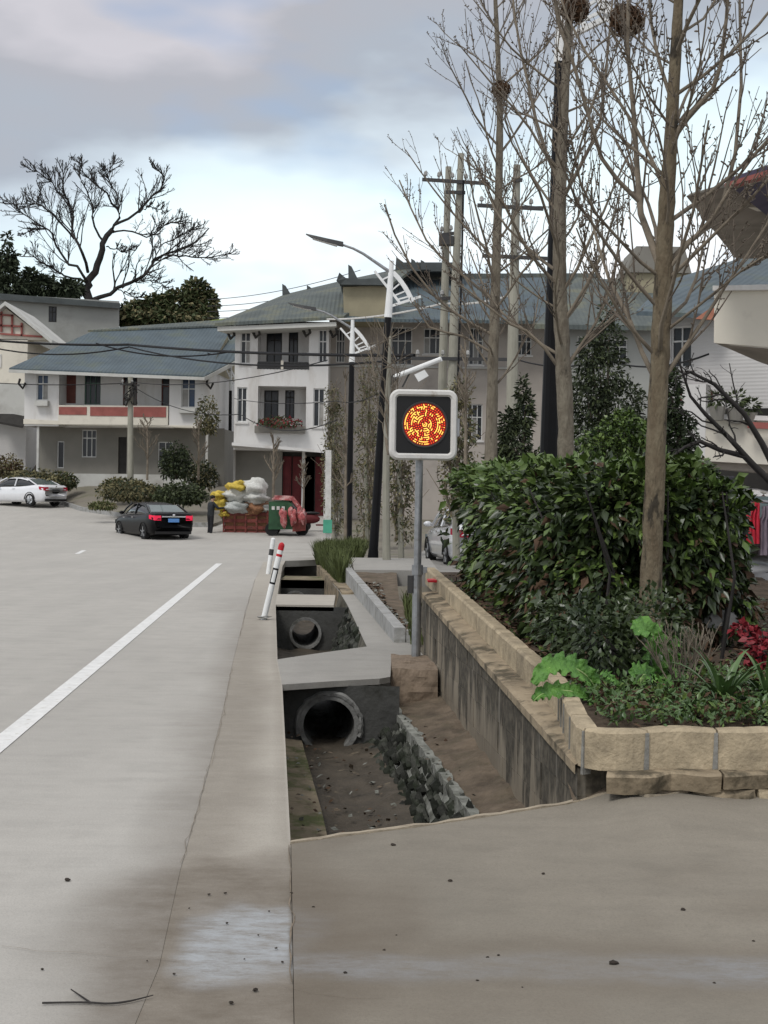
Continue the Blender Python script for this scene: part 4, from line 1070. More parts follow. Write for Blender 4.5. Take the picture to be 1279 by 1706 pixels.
# roofs
def L3(px, py, D): return f.loc(W(px, py, D))
e0, e1 = L3(358, 538, 66.8), L3(560, 530, 66.8)
mb = MB(); slabroof(mb, [e0, L3(572, 527, 66.8), L3(700, 440, 76), L3(662, 452, 76), L3(567, 468, 75), L3(475, 490, 75)], .15); mb.build('roof', 'roofg', B_)
mb = MB(); mb.extrude([e0 + Vector((.1, .1, -.16)), e1 + Vector((0, .1, -.16)), e1 + Vector((0, 1.6, -.18)), e0 + Vector((.6, 1.6, -.18))], (0, 0, -.2)); mb.build('eave_board', 'b_greywhite', B_)
a, b, c, d = L3(571, 478, 67.4), L3(643, 476, 67.4), L3(643, 532, 67.4), L3(573, 532, 67.4)
mb = MB(); mb.extrude([d, c, b, a], (0, 5, 0)); mb.build('raised_wall', 'b_tan', B_)
mb = MB(); y0 = 67.0
pl = [L3(564, 462, y0), L3(568, 474, y0), L3(648, 475, y0), L3(648, 462, y0), L3(600, 465, y0)]
mb.extrude(pl, (0, 6, 0)); mb.build('ridge_cap', 'ridge', B_)
mb = MB(); mb.add([L3(566, 474, y0), L3(560, 468, 66.9), L3(565, 454, 66.9), L3(571, 461, y0), L3(577, 464, y0)], [(0, 1, 2, 3, 4)]); mb.extrude([L3(566, 474, y0), L3(565, 454, y0), L3(577, 464, y0)], (0, .5, 0)); mb.build('upturned_ridge_end', 'ridge', B_)
for (px, py, h) in ((475, 490, 14), (516, 486, 8), (585, 462, 18), (690, 448, 14), (706, 446, 10)):
    mb = MB(); p = L3(px, py, 74.5); q = L3(px - 2, py - h, 74.5); mb.extrude([p + Vector((-.15, 0, -.1)), p + Vector((.35, 0, -.1)), q + Vector((.08, 0, 0)), q + Vector((-.1, 0, .1))], (0, .3, 0)); mb.build('ridge_finial', 'ridge', B_)
mb = MB(); p, q = L3(658, 452, 75), L3(770, 452, 75); mb.extrude([p, q, L3(770, 437, 75), L3(672, 437, 75), L3(660, 428, 75)], (0, 4, 0)); mb.build('upper_ridge', 'ridge', B_)
mb = MB(); p = L3(640, 453, 76.5); mb.extrude([L3(571, 470, 77), L3(1000, 480, 77), L3(1000, 455, 77), L3(640, 456, 77)], (0, 2, 0)); mb.build('rear_roof', 'roofg', B_)
for (px, py) in ((382, 548), (424, 546), (508, 544), (553, 545)):
    x, z = f.hit(px, py, -.3); mb = MB(); mb.tube([(x - .3, -.1, z + .1), (x + .15, -.4, z + .12), (x + .25, -.4, z - .3), (x + .05, -.2, z - .45), (x - .1, -.1, z - .15)], .07, 5); mb.build('eave_bracket', 'b_dark', B_)
# ---------------------------------------------------------------- its long wing behind the poles
f = Fac((546, 700), 70.5, (925, 700), 70.5, .6); C_ = house('rear_wing', f, 'long beige wing with tall windows under a teal grey roof behind the utility poles')
w = f.w; zt = f.hit(750, 528)[1]
hs = [f.rect(560, 548, 574, 604), f.rect(652, 545, 686, 608), f.rect(706, 547, 736, 590), f.rect(781, 546, 804, 608), f.rect(861, 556, 885, 592), f.rect(778, 673, 803, 734), f.rect(660, 672, 690, 734), f.rect(861, 672, 885, 734)]
mb = MB(); wall(mb, 0, w, -1, zt, 0, .2, hs); mb.quad((w, 0, -1), (w, 8, -1), (w, 8, zt), (w, 0, zt)); mb.build('wall', 'b_beige', C_)
for q in hs: window(C_, q, 0, 3, (.36,))
for q in hs[1:6]: sill(C_, q)
def L3(px, py, D): return f.loc(W(px, py, D))
mb = MB(); slabroof(mb, [L3(562, 530, 66.8), L3(935, 535, 69.4), L3(905, 462, 76.5), L3(660, 468, 76.5)], .15); mb.build('roof', 'roof', C_)
mb = MB(); mb.bar(L3(566, 534, 69.5), L3(932, 538, 69.5), .1, .12); mb.build('gutter_pipe', 'b_greywhite', C_)
mb = MB(); q = f.rect(546, 608, 860, 622, -.1); mb.box(q[0], q[1], -.12, -.002, q[2] + .2, q[3]); mb.build('string_course', 'b_greywhite', C_)
# middle grey building and its brown tower further right
f = Fac((905, 700), 62, (1100, 700), 62, .6); D_ = house('grey_building', f, 'grey building with a brown roof tower partly hidden by the bare trees')
def L3(px, py, D): return f.loc(W(px, py, D))
zt = f.hit(1000, 600)[1]; hs = [f.rect(962, 560, 985, 600), f.rect(1020, 565, 1045, 600)]
mb = MB(); wall(mb, 0, f.w, -1, f.hit(1000, 540)[1], 0, .2, hs); mb.build('wall', 'b_grey', D_)
for q in hs: window(D_, q, 0, 2, (.36,))
mb = MB(); slabroof(mb, [L3(890, 540, 61), L3(1110, 543, 61), L3(1100, 470, 68), L3(960, 462, 68)], .2); mb.build('roof', 'roofg', D_)
mb = MB(); a = L3(1045, 455, 66); b = L3(1150, 500, 66); mb.box(a.x, b.x, a.y, a.y + 3, b.z - 3, a.z + .1); mb.build('tower', 'b_tan', D_)
mb = MB(); a = L3(1042, 440, 65.8); b = L3(1152, 455, 65.8); t = L3(1060, 410, 65.8); t2 = L3(1140, 414, 65.8); mb.extrude([(a.x, a.y, b.z), (b.x, a.y, b.z), (t2.x, a.y, t.z), (t.x, a.y, t.z)], (0, 3.4, 0)); mb.build('tower_roof', 'b_brown', D_)

# ---------------------------------------------------------------- house at the left edge, and the grey one behind
f = Fac((-70, 700), 83, (44, 700), 83, 1.4); E_ = house('gable_house', f, 'cream house at the left edge with a red timbered gable')
def L3(px, py, D): return f.loc(W(px, py, D))
mb = MB(); ze = f.hit(44, 565)[1]; mb.box(0, f.w, 0, 7, f.hit(0, 640)[1], ze); g0, g1, g2 = L3(-62, 566, 83), L3(78, 566, 83), L3(8, 512, 83)
mb.extrude([g0, g1, g2], (0, 1.0, 0)); mb.build('wall', 'b_cream', E_)
mb = MB(); mb.box(0, f.w - .1, .3, 7, -1, f.hit(0, 640)[1]); mb.build('lower_wall', 'b_siding', E_)
mb = MB(); q = f.rect(-70, 638, 44, 698, -.05); mb.box(q[0], q[1], -.4, .2, q[2], q[3]); mb.build('balcony', 'b_greywhite', E_)
for (a, b) in (((2, 516), (2, 553)), ((20, 524), (20, 556)), ((36, 538), (36, 560)), ((0, 524), (22, 526)), ((-2, 542), (38, 544)), ((0, 556), (70, 561))):
    mb = MB(); p, q = L3(*a, 82.9), L3(*b, 82.9); mb.bar(p, q, .1, .12, up=(0, 1, 0)); mb.build('timber', 'b_redpanel', E_)
for s_ in (-1, 1):
    mb = MB(); p = L3(8, 502, 82.3); q = L3(8 + s_ * 78, 566, 82.3); mb.extrude([p, q, q - Vector((0, 0, .22)), p - Vector((0, 0, .22))], (0, 7, 0)); mb.build('roof', 'b_greywhite', E_)
mb = MB(); q = f.rect(-8, 590, 2, 612); window(E_, q, -.13, 1, ())
mb = MB(); a = f.rect(0, 680, 40, 712, .3)
mb.extrude([(a[0], .28, a[3]), (a[1] + .4, .28, a[3]), (a[1] + .3, -1.2, a[2]), (a[0], -1.2, a[2] + .3)], (0, 0, -.12)); mb.build('awning', 'b_dark', E_)
f = Fac((-40, 700), 92, (196, 700), 95, 2.5); G_ = house('rear_grey_house', f, 'plain pale grey house with a flat dark roof edge behind the blue grey roof')
def L3(px, py, D): return f.loc(W(px, py, D))
q = [f.rect(81, 510, 94, 537)]
a, b = f.hit(0, 490), f.hit(194, 512); mb = MB(); wall(mb, 0, f.w, -1, a[1], 0, .2, q); mb.quad((f.w, 0, -1), (f.w, 9, -1), (f.w, 9, b[1]), (f.w, 0, b[1])); mb.build('wall', 'b_grey', G_)
window(G_, q[0], 0, 2, (.35,), fm='b_dark')
mb = MB(); mb.hexa([L3(-45, 496, 91.5), L3(200, 514, 94.5), L3(200, 514, 104), L3(-45, 496, 104), L3(-45, 485, 91.5), L3(200, 505, 94.5), L3(200, 506, 104), L3(-45, 486, 104)]); mb.build('roof_edge', 'ridge', G_)

# ---------------------------------------------------------------- right: siding house and the balcony house
f = Fac((1085, 700), 40, (1330, 700), 38, .3); R_ = house('siding_house', f, 'pale sided house with a blue grey roof and one tall window behind the near tree')
def L3(px, py, D): return f.loc(W(px, py, D))
zt = f.hit(1150, 524)[1]; hs = [f.rect(1118, 544, 1152, 612)]
mb = MB(); wall(mb, 0, f.w, -1, zt, 0, .2, hs); mb.build('wall', 'b_siding', R_); window(R_, hs[0], 0, 2, (.36,), fw=.045); sill(R_, hs[0])
mb = MB(); slabroof(mb, [L3(1060, 518, 38.5), L3(1182, 523, 38.5), L3(1196, 508, 38.4), L3(1400, 506, 38.4), L3(1400, 425, 47), L3(1240, 428, 47), L3(1110, 468, 47)], .12); mb.build('roof', 'roof', R_)
mb = MB(); mb.extrude([L3(1158, 531, 38.3), L3(1192, 533, 38.3), L3(1195, 512, 38.3), L3(1182, 514, 38.3)], (0, .15, 0)); mb.build('gable_end', 'b_orange', R_)
q = f.rect(1130, 649, 1176, 666, -.6); mb = MB(); mb.box(q[0], q[1], -.6, .0, q[2], q[3]); mb.build('red_ledge', 'b_red', R_)
q = f.rect(1088, 666, 1180, 780, -.2); mb = MB(); mb.box(q[0], q[1], -.2, -.002, -1, q[3]); mb.build('lower_wall', 'b_siding', R_)

f = Fac((1188, 600), 23, (1420, 600), 22, .2); S_ = house('balcony_house', f, 'cream house at the right edge with stacked balconies and a deep eave')
def L3(px, py, D): return f.loc(W(px, py, D))
a, b, c, d = L3(1189, 571, 23), L3(1420, 590, 22), L3(1420, 472, 22), L3(1190, 478, 23)
mb = MB(); mb.extrude([a, b, c, d], (0, .14, 0)); mb.extrude([(a.x, .14, a.z), (a.x + .14, .14, a.z), (d.x + .14, .14, d.z), (d.x, .14, d.z)], (0, 3, 0)); mb.build('balcony_parapet', 'b_cream', S_)
mb = MB(); mb.extrude([L3(1187, 484, 22.9), L3(1420, 480, 21.9), L3(1420, 470, 21.9), L3(1187, 476, 22.9)], (0, .3, 0)); mb.build('parapet_coping', 'b_white', S_)
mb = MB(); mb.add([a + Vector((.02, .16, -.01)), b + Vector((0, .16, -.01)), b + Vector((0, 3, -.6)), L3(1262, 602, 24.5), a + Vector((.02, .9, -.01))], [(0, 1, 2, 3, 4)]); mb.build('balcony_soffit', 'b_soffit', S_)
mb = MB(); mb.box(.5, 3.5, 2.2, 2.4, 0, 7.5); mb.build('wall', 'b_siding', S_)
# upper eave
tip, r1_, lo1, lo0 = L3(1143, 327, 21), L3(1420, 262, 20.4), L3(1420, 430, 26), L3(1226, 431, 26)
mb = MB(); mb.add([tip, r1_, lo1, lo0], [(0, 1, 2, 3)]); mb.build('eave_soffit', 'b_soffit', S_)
mb = MB(); mb.extrude([tip, L3(1420, 268, 20.6), L3(1420, 250, 20.6), L3(1200, 308, 20.9), L3(1150, 322, 21)], (0, .3, 0)); mb.build('eave_edge', 'b_brown', S_)
mb = MB(); mb.extrude([L3(1203, 344, 22), L3(1420, 352, 22), L3(1420, 322, 22), L3(1203, 321, 22)], (0, .3, 0)); mb.build('fascia', 'b_cream', S_)
mb = MB(); mb.extrude([L3(1208, 321, 22.3), L3(1420, 322, 22.3), L3(1420, 255, 22.3), L3(1230, 300, 22.3)], (0, .2, 0)); mb.build('attic_wall', 'b_cream', S_)
mb = MB(); mb.extrude([L3(1210, 306, 20.2), L3(1420, 240, 20), L3(1420, 226, 20), L3(1208, 299, 20.2)], (0, 3, 0)); mb.build('roof', 'b_purple', S_)
mb = MB(); mb.extrude([L3(1207, 312, 20.15), L3(1420, 250, 20), L3(1420, 240, 20), L3(1207, 305, 20.15)], (0, .2, 0)); mb.build('red_trim', 'b_redpanel', S_)
mb = MB(); mb.extrude([L3(1262, 330, 21.9), L3(1275, 330, 21.9), L3(1275, 305, 21.9), L3(1262, 306, 21.9)], (0, .1, 0)); mb.build('red_post', 'b_redpanel', S_)
# lower balcony with pots
mb = MB(); a, b, c, d = L3(1174, 768, 20), L3(1420, 782, 19.5), L3(1420, 700, 19.5), L3(1176, 692, 20); mb.extrude([a, b, c, d], (0, .12, 0)); mb.build('lower_parapet', 'b_cream', S_)
mb = MB(); mb.extrude([L3(1170, 697, 19.9), L3(1420, 706, 19.4), L3(1420, 698, 19.4), L3(1172, 689, 19.9)], (0, .3, 0)); mb.build('lower_coping', 'b_white', S_)
mb = MB(); mb.extrude([L3(1245, 713, 19.6), L3(1420, 720, 19.3), L3(1420, 708, 19.3), L3(1245, 703, 19.6)], (0, .1, 0)); mb.build('red_panel', 'b_redpanel', S_)
mb = MB(); mb.extrude([a + Vector((0, .1, .0)), b + Vector((0, .1, .0)), b + Vector((0, 4, .0)), a + Vector((0, 4, .0))], (0, 0, -.1)); mb.build('lower_slab', 'b_soffit', S_)
mb = MB(); p = L3(1160, 720, 24); mb.box(p.x - .25, p.x + .15, p.y, p.y + .3, -.3, p.z + .8); mb.build('column', 'b_white', S_)
mb = MB(); p = L3(1150, 800, 27); mb.box(p.x, p.x + 6, p.y, p.y + .2, -.5, 3.2); mb.build('garage_back', 'b_dark', S_)  # near-black sheet: the darkness under the balcony is put into its colour
# ================================================================== VEGETATION
def tubes(P, R, sides=3):
    """many polylines at once: P (N,K,3), R (N,K) -> V, F"""
    N, K, _ = P.shape
    T = np.zeros_like(P); T[:, 1:-1] = P[:, 2:] - P[:, :-2]; T[:, 0] = P[:, 1] - P[:, 0]; T[:, -1] = P[:, -1] - P[:, -2]
    T /= np.linalg.norm(T, axis=2, keepdims=True) + 1e-9
    ref = np.where(np.abs(T[:, :1, 2:3]) > .9, np.array([1., 0, 0]), np.array([0, 0, 1.])); ref = np.broadcast_to(ref, P.shape)
    A = np.cross(T, ref); A /= np.linalg.norm(A, axis=2, keepdims=True) + 1e-9; B = np.cross(T, A)
    ang = 2 * pi * np.arange(sides) / sides
    V = P[:, :, None, :] + R[:, :, None, None] * (A[:, :, None, :] * np.cos(ang)[None, None, :, None] + B[:, :, None, :] * np.sin(ang)[None, None, :, None])
    V = V.reshape(-1, 3); base = (np.arange(N) * K * sides)[:, None, None] + (np.arange(K - 1) * sides)[None, :, None]
    k = np.arange(sides)[None, None, :]; k2 = (k + 1) % sides
    Fq = np.stack([base + k, base + k2, base + sides + k2, base + sides + k], axis=-1).reshape(-1, 4)
    return V, Fq
def unit(v): return v / (np.linalg.norm(v, axis=-1, keepdims=True) + 1e-9)
def offshoots(P, R, n, ln, lo=.25, hi=1.0, ang=.75, up=.25, K=4, rs=.55, curl=.18, rng=RNG, rmin=.002):
    """n children from every polyline of P"""
    N, Kp, _ = P.shape; t = rng.uniform(lo, hi, (N, n)); f = t * (Kp - 1.0001); i = f.astype(int); fr = (f - i)[..., None]
    idx = np.arange(N)[:, None]
    base = P[idx, i] * (1 - fr) + P[idx, i + 1] * fr; d = unit(P[idx, i + 1] - P[idx, i]); rr = R[idx, i]
    L = np.linalg.norm(P[:, -1] - P[:, 0], axis=1)[:, None]
    side = unit(np.cross(d, rng.normal(size=d.shape)))
    dd = unit(d * np.cos(ang) + side * np.sin(ang) + np.array([0, 0, up]))
    length = (ln * L * (1.15 - .75 * t) * rng.uniform(.55, 1.2, t.shape))[..., None]
    pts = [base]; c = base
    for k in range(1, K):
        dd = unit(dd + rng.normal(size=dd.shape) * curl + np.array([0, 0, up * .25])); c = c + dd * length / (K - 1); pts.append(c)
    Q = np.stack(pts, axis=2).reshape(-1, K, 3); r0 = np.maximum(rr * rs, rmin).reshape(-1, 1)
    RR = r0 * np.linspace(1, .45, K)[None, :]; RR = np.maximum(RR, rmin * .75)
    return Q, RR
def knobs(P, R, n, ln=.02, r=.006, rng=RNG):
    N, Kp, _ = P.shape; t = rng.uniform(.1, 1, (N, n)); f = t * (Kp - 1.0001); i = f.astype(int); fr = (f - i)[..., None]; idx = np.arange(N)[:, None]
    base = P[idx, i] * (1 - fr) + P[idx, i + 1] * fr; d = unit(rng.normal(size=base.shape) + np.array([0, 0, .5]))
    Q = np.stack([base, base + d * ln * .6, base + d * ln], axis=2).reshape(-1, 3, 3); return Q, np.broadcast_to(np.array([r * .7, r, r * .5]), (Q.shape[0], 3)).copy()
def joinVF(L):
    V = []; Fq = []; o = 0; MI = []
    for v, f, m in L: V.append(v); Fq.append(f + o); MI.append(np.full(len(f), m)); o += len(v)
    return np.concatenate(V), np.concatenate(Fq), np.concatenate(MI)
def smooth_line(pts, n):
    P = [Vector(p) for p in pts]; out = []
    m = len(P)
    for i in range(n):
        t = i / (n - 1) * (m - 1); k = min(int(t), m - 2); f = t - k
        p0 = P[max(k - 1, 0)]; p1 = P[k]; p2 = P[k + 1]; p3 = P[min(k + 2, m - 1)]
        out.append(.5 * ((2 * p1) + (p2 - p0) * f + (2 * p0 - 5 * p1 + 4 * p2 - p3) * f * f + (3 * p1 - p0 - 3 * p2 + p3) * f ** 3))
    return out
def trunk_mesh(pts, rad, n=14, seg=60, rough=.06, seed=0):
    mb = MB(); L_ = smooth_line(pts, seg); V = []
    for i, p in enumerate(L_):
        t = i / (seg - 1) * (len(rad) - 1); k = min(int(t), len(rad) - 2); r = lerp(rad[k], rad[k + 1], t - k)
        if i < 4: r *= 1 + .10 * (4 - i) / 4
        for q in range(n):
            a = 2 * pi * q / n; rr = r * (1 + rough * noise.noise(Vector((cos(a) * 2.2, sin(a) * 2.2, p.z * 3 + seed))) + rough * .8 * noise.noise(Vector((cos(a) * 6, sin(a) * 6, p.z * 11 + seed))))
            V.append((p.x + cos(a) * rr, p.y + sin(a) * rr, p.z))
    mb.add(V, [(i * n + q, i * n + (q + 1) % n, (i + 1) * n + (q + 1) % n, (i + 1) * n + q) for i in range(seg - 1) for q in range(n)]); return mb
def ginkgo(label, D, tp, tw, limbs, nb, z0, z1, blen, seed, rt=.0042, subs=7, tw2=4, kn=5, left_bias=0):
    rng = np.random.default_rng(seed)
    pts = [W(x, y, D) for x, y in tp]; rad = [w_ * .88 / 2 * D / F for w_ in tw]
    root = thing('bare_ginkgo_tree', label, 'tree', pts[0], 0)
    trunk_mesh(pts, rad, seed=seed, rough=.17).build('trunk', 'bark' if seed == 101 else 'barkpale', root, world=True, smooth=True)
    main = []
    line = smooth_line(pts, 80)
    for i in range(nb):
        z = z0 + (z1 - z0) * (i + rng.uniform(0, .8)) / nb; k = min(range(80), key=lambda q: abs(line[q].z - z)); p = np.array(line[k])
        az = i * 2.4 + rng.uniform(-.4, .4); el = rng.uniform(.45, .95); fr = (z - z0) / (z1 - z0); L = blen * rng.uniform(.65, 1.15) * (1.1 - .45 * fr)
        d = np.array([cos(az) * cos(el), sin(az) * cos(el), sin(el)]); c = p.copy(); P = [c.copy()]
        for q in range(6): d = unit(d + rng.normal(size=3) * .10 + np.array([0, 0, .06])); c = c + d * L / 6; P.append(c.copy())
        r0 = max(.006, .0125 * (L / 1.2)); main.append((np.array(P), r0 * np.linspace(1, .35, 7)))
    for (lp, lw, dz) in limbs:
        q = [W(x, y, D + dz * j / (len(lp) - 1)) for j, (x, y) in enumerate(lp)]; sl_ = smooth_line(q, 7)
        main.append((np.array([tuple(v) for v in sl_]), np.linspace(lw[0], lw[1], 7) * .82 / 2 * D / F))
    for j, (P, R) in enumerate(main):
        P = P[None]; R = R[None]; big = j >= nb; sides = 7 if big else 5
        out = [(*tubes(P, R, sides), 0)]
        s1, r1 = offshoots(P, R, subs * (2 if big else 1), .42 if big else .55, .12 if not big else .25, .98, .55, .32, 5, .36 if big else .5, .08, rng, rt * 1.1)
        s2, r2 = offshoots(s1, r1, tw2, .55, .15, 1, .6, .25, 4, .7, .10, rng, rt * .8)
        out.append((*tubes(s1, r1, 4), 1)); out.append((*tubes(s2, r2, 3), 1))
        k1, kr = knobs(s1, r1, kn + 2, .028, .0085, rng); k2, kr2 = knobs(s2, r2, kn, .02, .0065, rng)
        out.append((*tubes(k1, kr, 3), 1)); out.append((*tubes(k2, kr2, 3), 1))
        V, Fq, mi = joinVF(out); npmesh('branch', V, Fq, ['barkhi', 'twig'], root, mi, world=True)
    return root
T1 = ginkgo('nearest bare ginkgo tree with thick mossy trunk rising out of the planted bed', 10.3,
    [(1081, 1092), (1089, 850), (1094, 700), (1101, 560), (1106, 430), (1113, 300), (1122, 150), (1130, 0), (1136, -140), (1140, -300)], [43, 39, 37, 35, 35, 27, 23, 19, 14, 8],
    [([(1098, 440), (1078, 385), (1063, 335), (1060, 230), (1046, 110), (1047, -60)], (17, 7), .35),
     ([(1064, 335), (1022, 292), (992, 240), (962, 120), (935, 60), (915, -50)], (10, 5), -.3),
     ([(1120, 232), (1150, 190), (1178, 160), (1196, 130), (1208, 50), (1216, -60)], (13, 6), -.3),
     ([(1112, 440), (1150, 400), (1190, 365), (1218, 290), (1234, 170), (1232, 0)], (13, 6), .5),
     ([(1100, 462), (1060, 430), (1010, 375), (975, 330), (955, 250), (945, 190)], (8, 3), -.5),
     ([(1092, 592), (1050, 545), (1020, 500), (985, 440), (960, 380)], (9, 3), -.4),
     ([(1108, 470), (1150, 430), (1200, 380), (1262, 320), (1300, 270)], (9, 4), -.5),
     ([(1108, 552), (1150, 520), (1200, 480), (1250, 440), (1300, 415)], (7, 3), -.6),
     ([(1110, 330), (1088, 270), (1040, 180), (990, 110), (950, 40), (925, -30)], (9, 4), .6),
     ([(1120, 170), (1100, 110), (1085, 40), (1078, -50)], (9, 5), .2)], 26, 2.3, 6.6, 1.7, 101, rt=.0036, subs=7, tw2=2, kn=2)
T2 = ginkgo('second bare ginkgo tree with a pale trunk standing against the black lamp post', 15.2,
    [(944, 780), (940, 650), (934, 520), (932, 400), (934, 280), (940, 160), (948, 40), (954, -80), (958, -260)], [31, 30, 27, 25, 21, 17, 14, 10, 6],
    [([(930, 300), (900, 230), (880, 140), (862, 60), (850, -40)], (9, 4), .3), ([(938, 330), (975, 260), (1000, 200), (1010, 110), (1020, 0)], (9, 4), .3),
     ([(936, 620), (890, 560), (850, 540), (800, 500), (760, 470)], (8, 3), -.3), ([(942, 610), (985, 560), (1030, 520), (1060, 480)], (8, 3), .3),
     ([(936, 540), (980, 470), (1010, 400), (1030, 330)], (8, 3), -.5), ([(934, 480), (880, 420), (840, 340), (800, 300)], (8, 3), -.5)], 28, 2.9, 7.8, 1.8, 202, rt=.0040, subs=7, tw2=2, kn=2)
T3 = ginkgo('slim pale ginkgo tree with a small nest, leftmost of the three near trees', 20.5,
    [(818, 770), (820, 650), (824, 520), (827, 420), (831, 300), (832, 180), (828, 60), (822, -60), (818, -200)], [23, 21, 19, 17, 15, 12, 9, 7, 4],
    [([(824, 560), (770, 530), (720, 490), (670, 420), (640, 340)], (7, 3), -.4), ([(824, 500), (760, 450), (710, 400), (665, 300)], (6, 3), .4), ([(822, 590), (770, 560), (715, 545), (690, 500)], (6, 3), 0)], 30, 3.2, 9.3, 2.0, 303, rt=.0048, subs=7, tw2=2, kn=2)
# leaves -------------------------------------------------------------
def leaf_arrays(P, A, size, wid, rng, flat=.5, seg2=True):
    """P centres, A leaf axes; returns V (N*5), F (N*2)"""
    N = len(P); A = unit(A); n = unit(np.cross(A, rng.normal(size=A.shape) * flat + np.array([0, 0, 1.]))); up = np.cross(n, A)
    s = (size * rng.uniform(.6, 1.25, N))[:, None]; w = s * wid
    Bp = P; Tp = P + A * s - np.array([0, 0, .12]) * s; Mid = P + A * s * .5 + up * s * .10; Lp = P + A * s * .45 - n * w - up * s * .02; Rp = P + A * s * .45 + n * w - up * s * .02
    V = np.stack([Bp, Mid, Tp, Lp, Rp], axis=1).reshape(-1, 3); o = (np.arange(N) * 5)[:, None]
    Fq = np.concatenate([o + np.array([[0, 4, 2, 1]]), o + np.array([[0, 1, 2, 3]])], axis=1).reshape(-1, 4)
    return V, Fq
def blob_points(n, c, r, rng, shell=.35, lump=.25, seed=0.0):
    d = unit(rng.normal(size=(n * 1, 3))); k = 1 - shell * rng.uniform(0, 1, n) ** 1.3
    lm = 1 + lump * np.array([noise.noise(Vector((x * 2.3 + seed, y * 2.3, z * 2.3))) for x, y, z in d]) if n < 60000 else 1
    return np.array(c) + d * (k * lm)[:, None] * np.array(r), d
def leaf_plant(name, label, cat, base, blobs, m, n, size, wid=.3, stem=True, group=None, m2=None, kind_mat='twig', seed=1, droop=.3, part='foliage'):
    rng = np.random.default_rng(seed); root = thing(name, label, cat, base, 0, group); PP = []; DD = []
    tot = sum(b[1][0] * b[1][1] + b[1][0] * b[1][2] for b in blobs)
    for i, (c, r) in enumerate(blobs):
        k = int(n * (r[0] * r[1] + r[0] * r[2]) / tot); p, d = blob_points(k, c, r, rng, .5, .35, i * 3.3 + seed); PP.append(p); DD.append(d)
    P = np.concatenate(PP); Dn = np.concatenate(DD); A = Dn + rng.normal(size=Dn.shape) * .7 - np.array([0, 0, droop])
    V, Fq = leaf_arrays(P, A, size, wid, rng, .8); mi = None; mats = [m]
    if m2: mats = [m, m2]; c = rng.uniform(0, 1, len(P)) < .35; mi = np.repeat(c.astype(int), 2)
    o = npmesh(part, V, Fq, mats, root, mi, world=True); o['kind'] = 'stuff'
    if stem:
        mb = MB()
        for c, r in blobs[:6]: mb.tube([base, lerp(Vector(base), Vector(c), .5) + Vector((.05, 0, 0)), c], [.05, .035, .015], 5)
        mb.build('stem', kind_mat, root, world=True)
    return root
# the hedge ----------------------------------------------------------
rng = np.random.default_rng(42)
def hx0(Y): return kp_left(Y).x + interp(Y, [(9.4, .40), (10.5, .20), (16.5, .06)])
NH = 175000
Y = 10.5 + (17.2 - 10.5) * rng.uniform(0, 1, NH) ** 1.35
x0_ = np.interp(Y, [9.4, 10.5, 12, 14, 17.5], [hx0(9.4), hx0(10.5), hx0(12), hx0(14), hx0(17.5)]); x1_ = np.interp(Y, [9.4, 11, 17.5], [2.62, 2.85, 3.0])
u = rng.uniform(0, 1, NH); zb = np.interp(Y, [8, 15.1], [.42, .78]) + .06
zt = 1.95 + .012 * (Y - 10); v = rng.uniform(0, 1, NH); X = x0_ + (x1_ - x0_) * u; Z = zb + (zt - zb) * v
lump = np.array([noise.noise(Vector((a * 1.1, b * 1.1, c * 1.3))) * .34 + noise.noise(Vector((a * 3.2, b * 3.2, c * 3.2))) * .20 for a, b, c in zip(X, Y, Z)])
hw = (x1_ - x0_); dl = X - x0_; dr = x1_ - X; dt = zt - Z; dn = Y - 10.5; df = 16.3 - Y
# rounded shoulders: distance to surface with corner rounding
def rd(*ds): return np.array(ds)
R_c = .55
def sdist(a, b):       # rounded corner of two distances
    aa = np.clip(R_c - a, 0, None); bb = np.clip(R_c - b, 0, None); return np.where((aa > 0) & (bb > 0), R_c - np.sqrt(aa ** 2 + bb ** 2), np.minimum(a, b))
dist = np.minimum.reduce([sdist(dl, dt), sdist(dr, dt), sdist(dn, dt), sdist(df, dt), sdist(df, dl), sdist(dl, dn), sdist(dr, dn)]) + lump - .10
far_low = (Y > 14.3) & (Z < zb + .55 + .25 * (Y - 14.3)) & (rng.uniform(0, 1, NH) < .93)
under = (dl < .35) & (Z < zb + .32) & (rng.uniform(0, 1, NH) < .15)
keep = (dist > 0) & (dist < .42) & (rng.uniform(0, 1, NH) < np.exp(-dist * 2.2) * 1.25) & ((dist > .10) | (rng.uniform(0, 1, NH) < .55)) & ~under & ~far_low
X, Y, Z, dl_, dt_, dn_, lump, dist = [a[keep] for a in (X, Y, Z, dl, dt, dn, lump, dist)]
P = np.stack([X, Y, Z], 1)
out = np.stack([np.where(dl_ < .5, -1., 0.2), np.where(dn_ < .7, -1., -.1), np.where(dt_ < .4, .9, -.25)], 1)
A = out * .8 + rng.normal(size=P.shape) * .6 - np.array([0, 0, .35])
Vh, Fh = leaf_arrays(P, A, .070 + .055 * rng.uniform(0, 1, len(P)), .26, rng, .9)
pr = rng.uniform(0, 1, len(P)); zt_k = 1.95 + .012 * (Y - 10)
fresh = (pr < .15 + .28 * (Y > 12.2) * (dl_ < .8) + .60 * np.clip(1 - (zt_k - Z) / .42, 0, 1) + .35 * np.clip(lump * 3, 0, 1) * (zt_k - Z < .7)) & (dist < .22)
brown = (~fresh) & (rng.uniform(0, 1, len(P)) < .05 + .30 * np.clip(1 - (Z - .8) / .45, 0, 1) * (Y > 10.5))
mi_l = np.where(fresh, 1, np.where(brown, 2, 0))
hedge = thing('hedge', 'broad glossy evergreen hedge filling the raised bed behind the sandstone kerb', 'hedge', (1.9, 12.5, .6))
score = dist * 2 + (Y - 9.6) * .25 + np.abs(X - 1.9) * .1; near_i = np.argsort(score)[:280]; mask = np.ones(len(P), bool); mask[near_i] = False
sel = np.repeat(mask, 2)
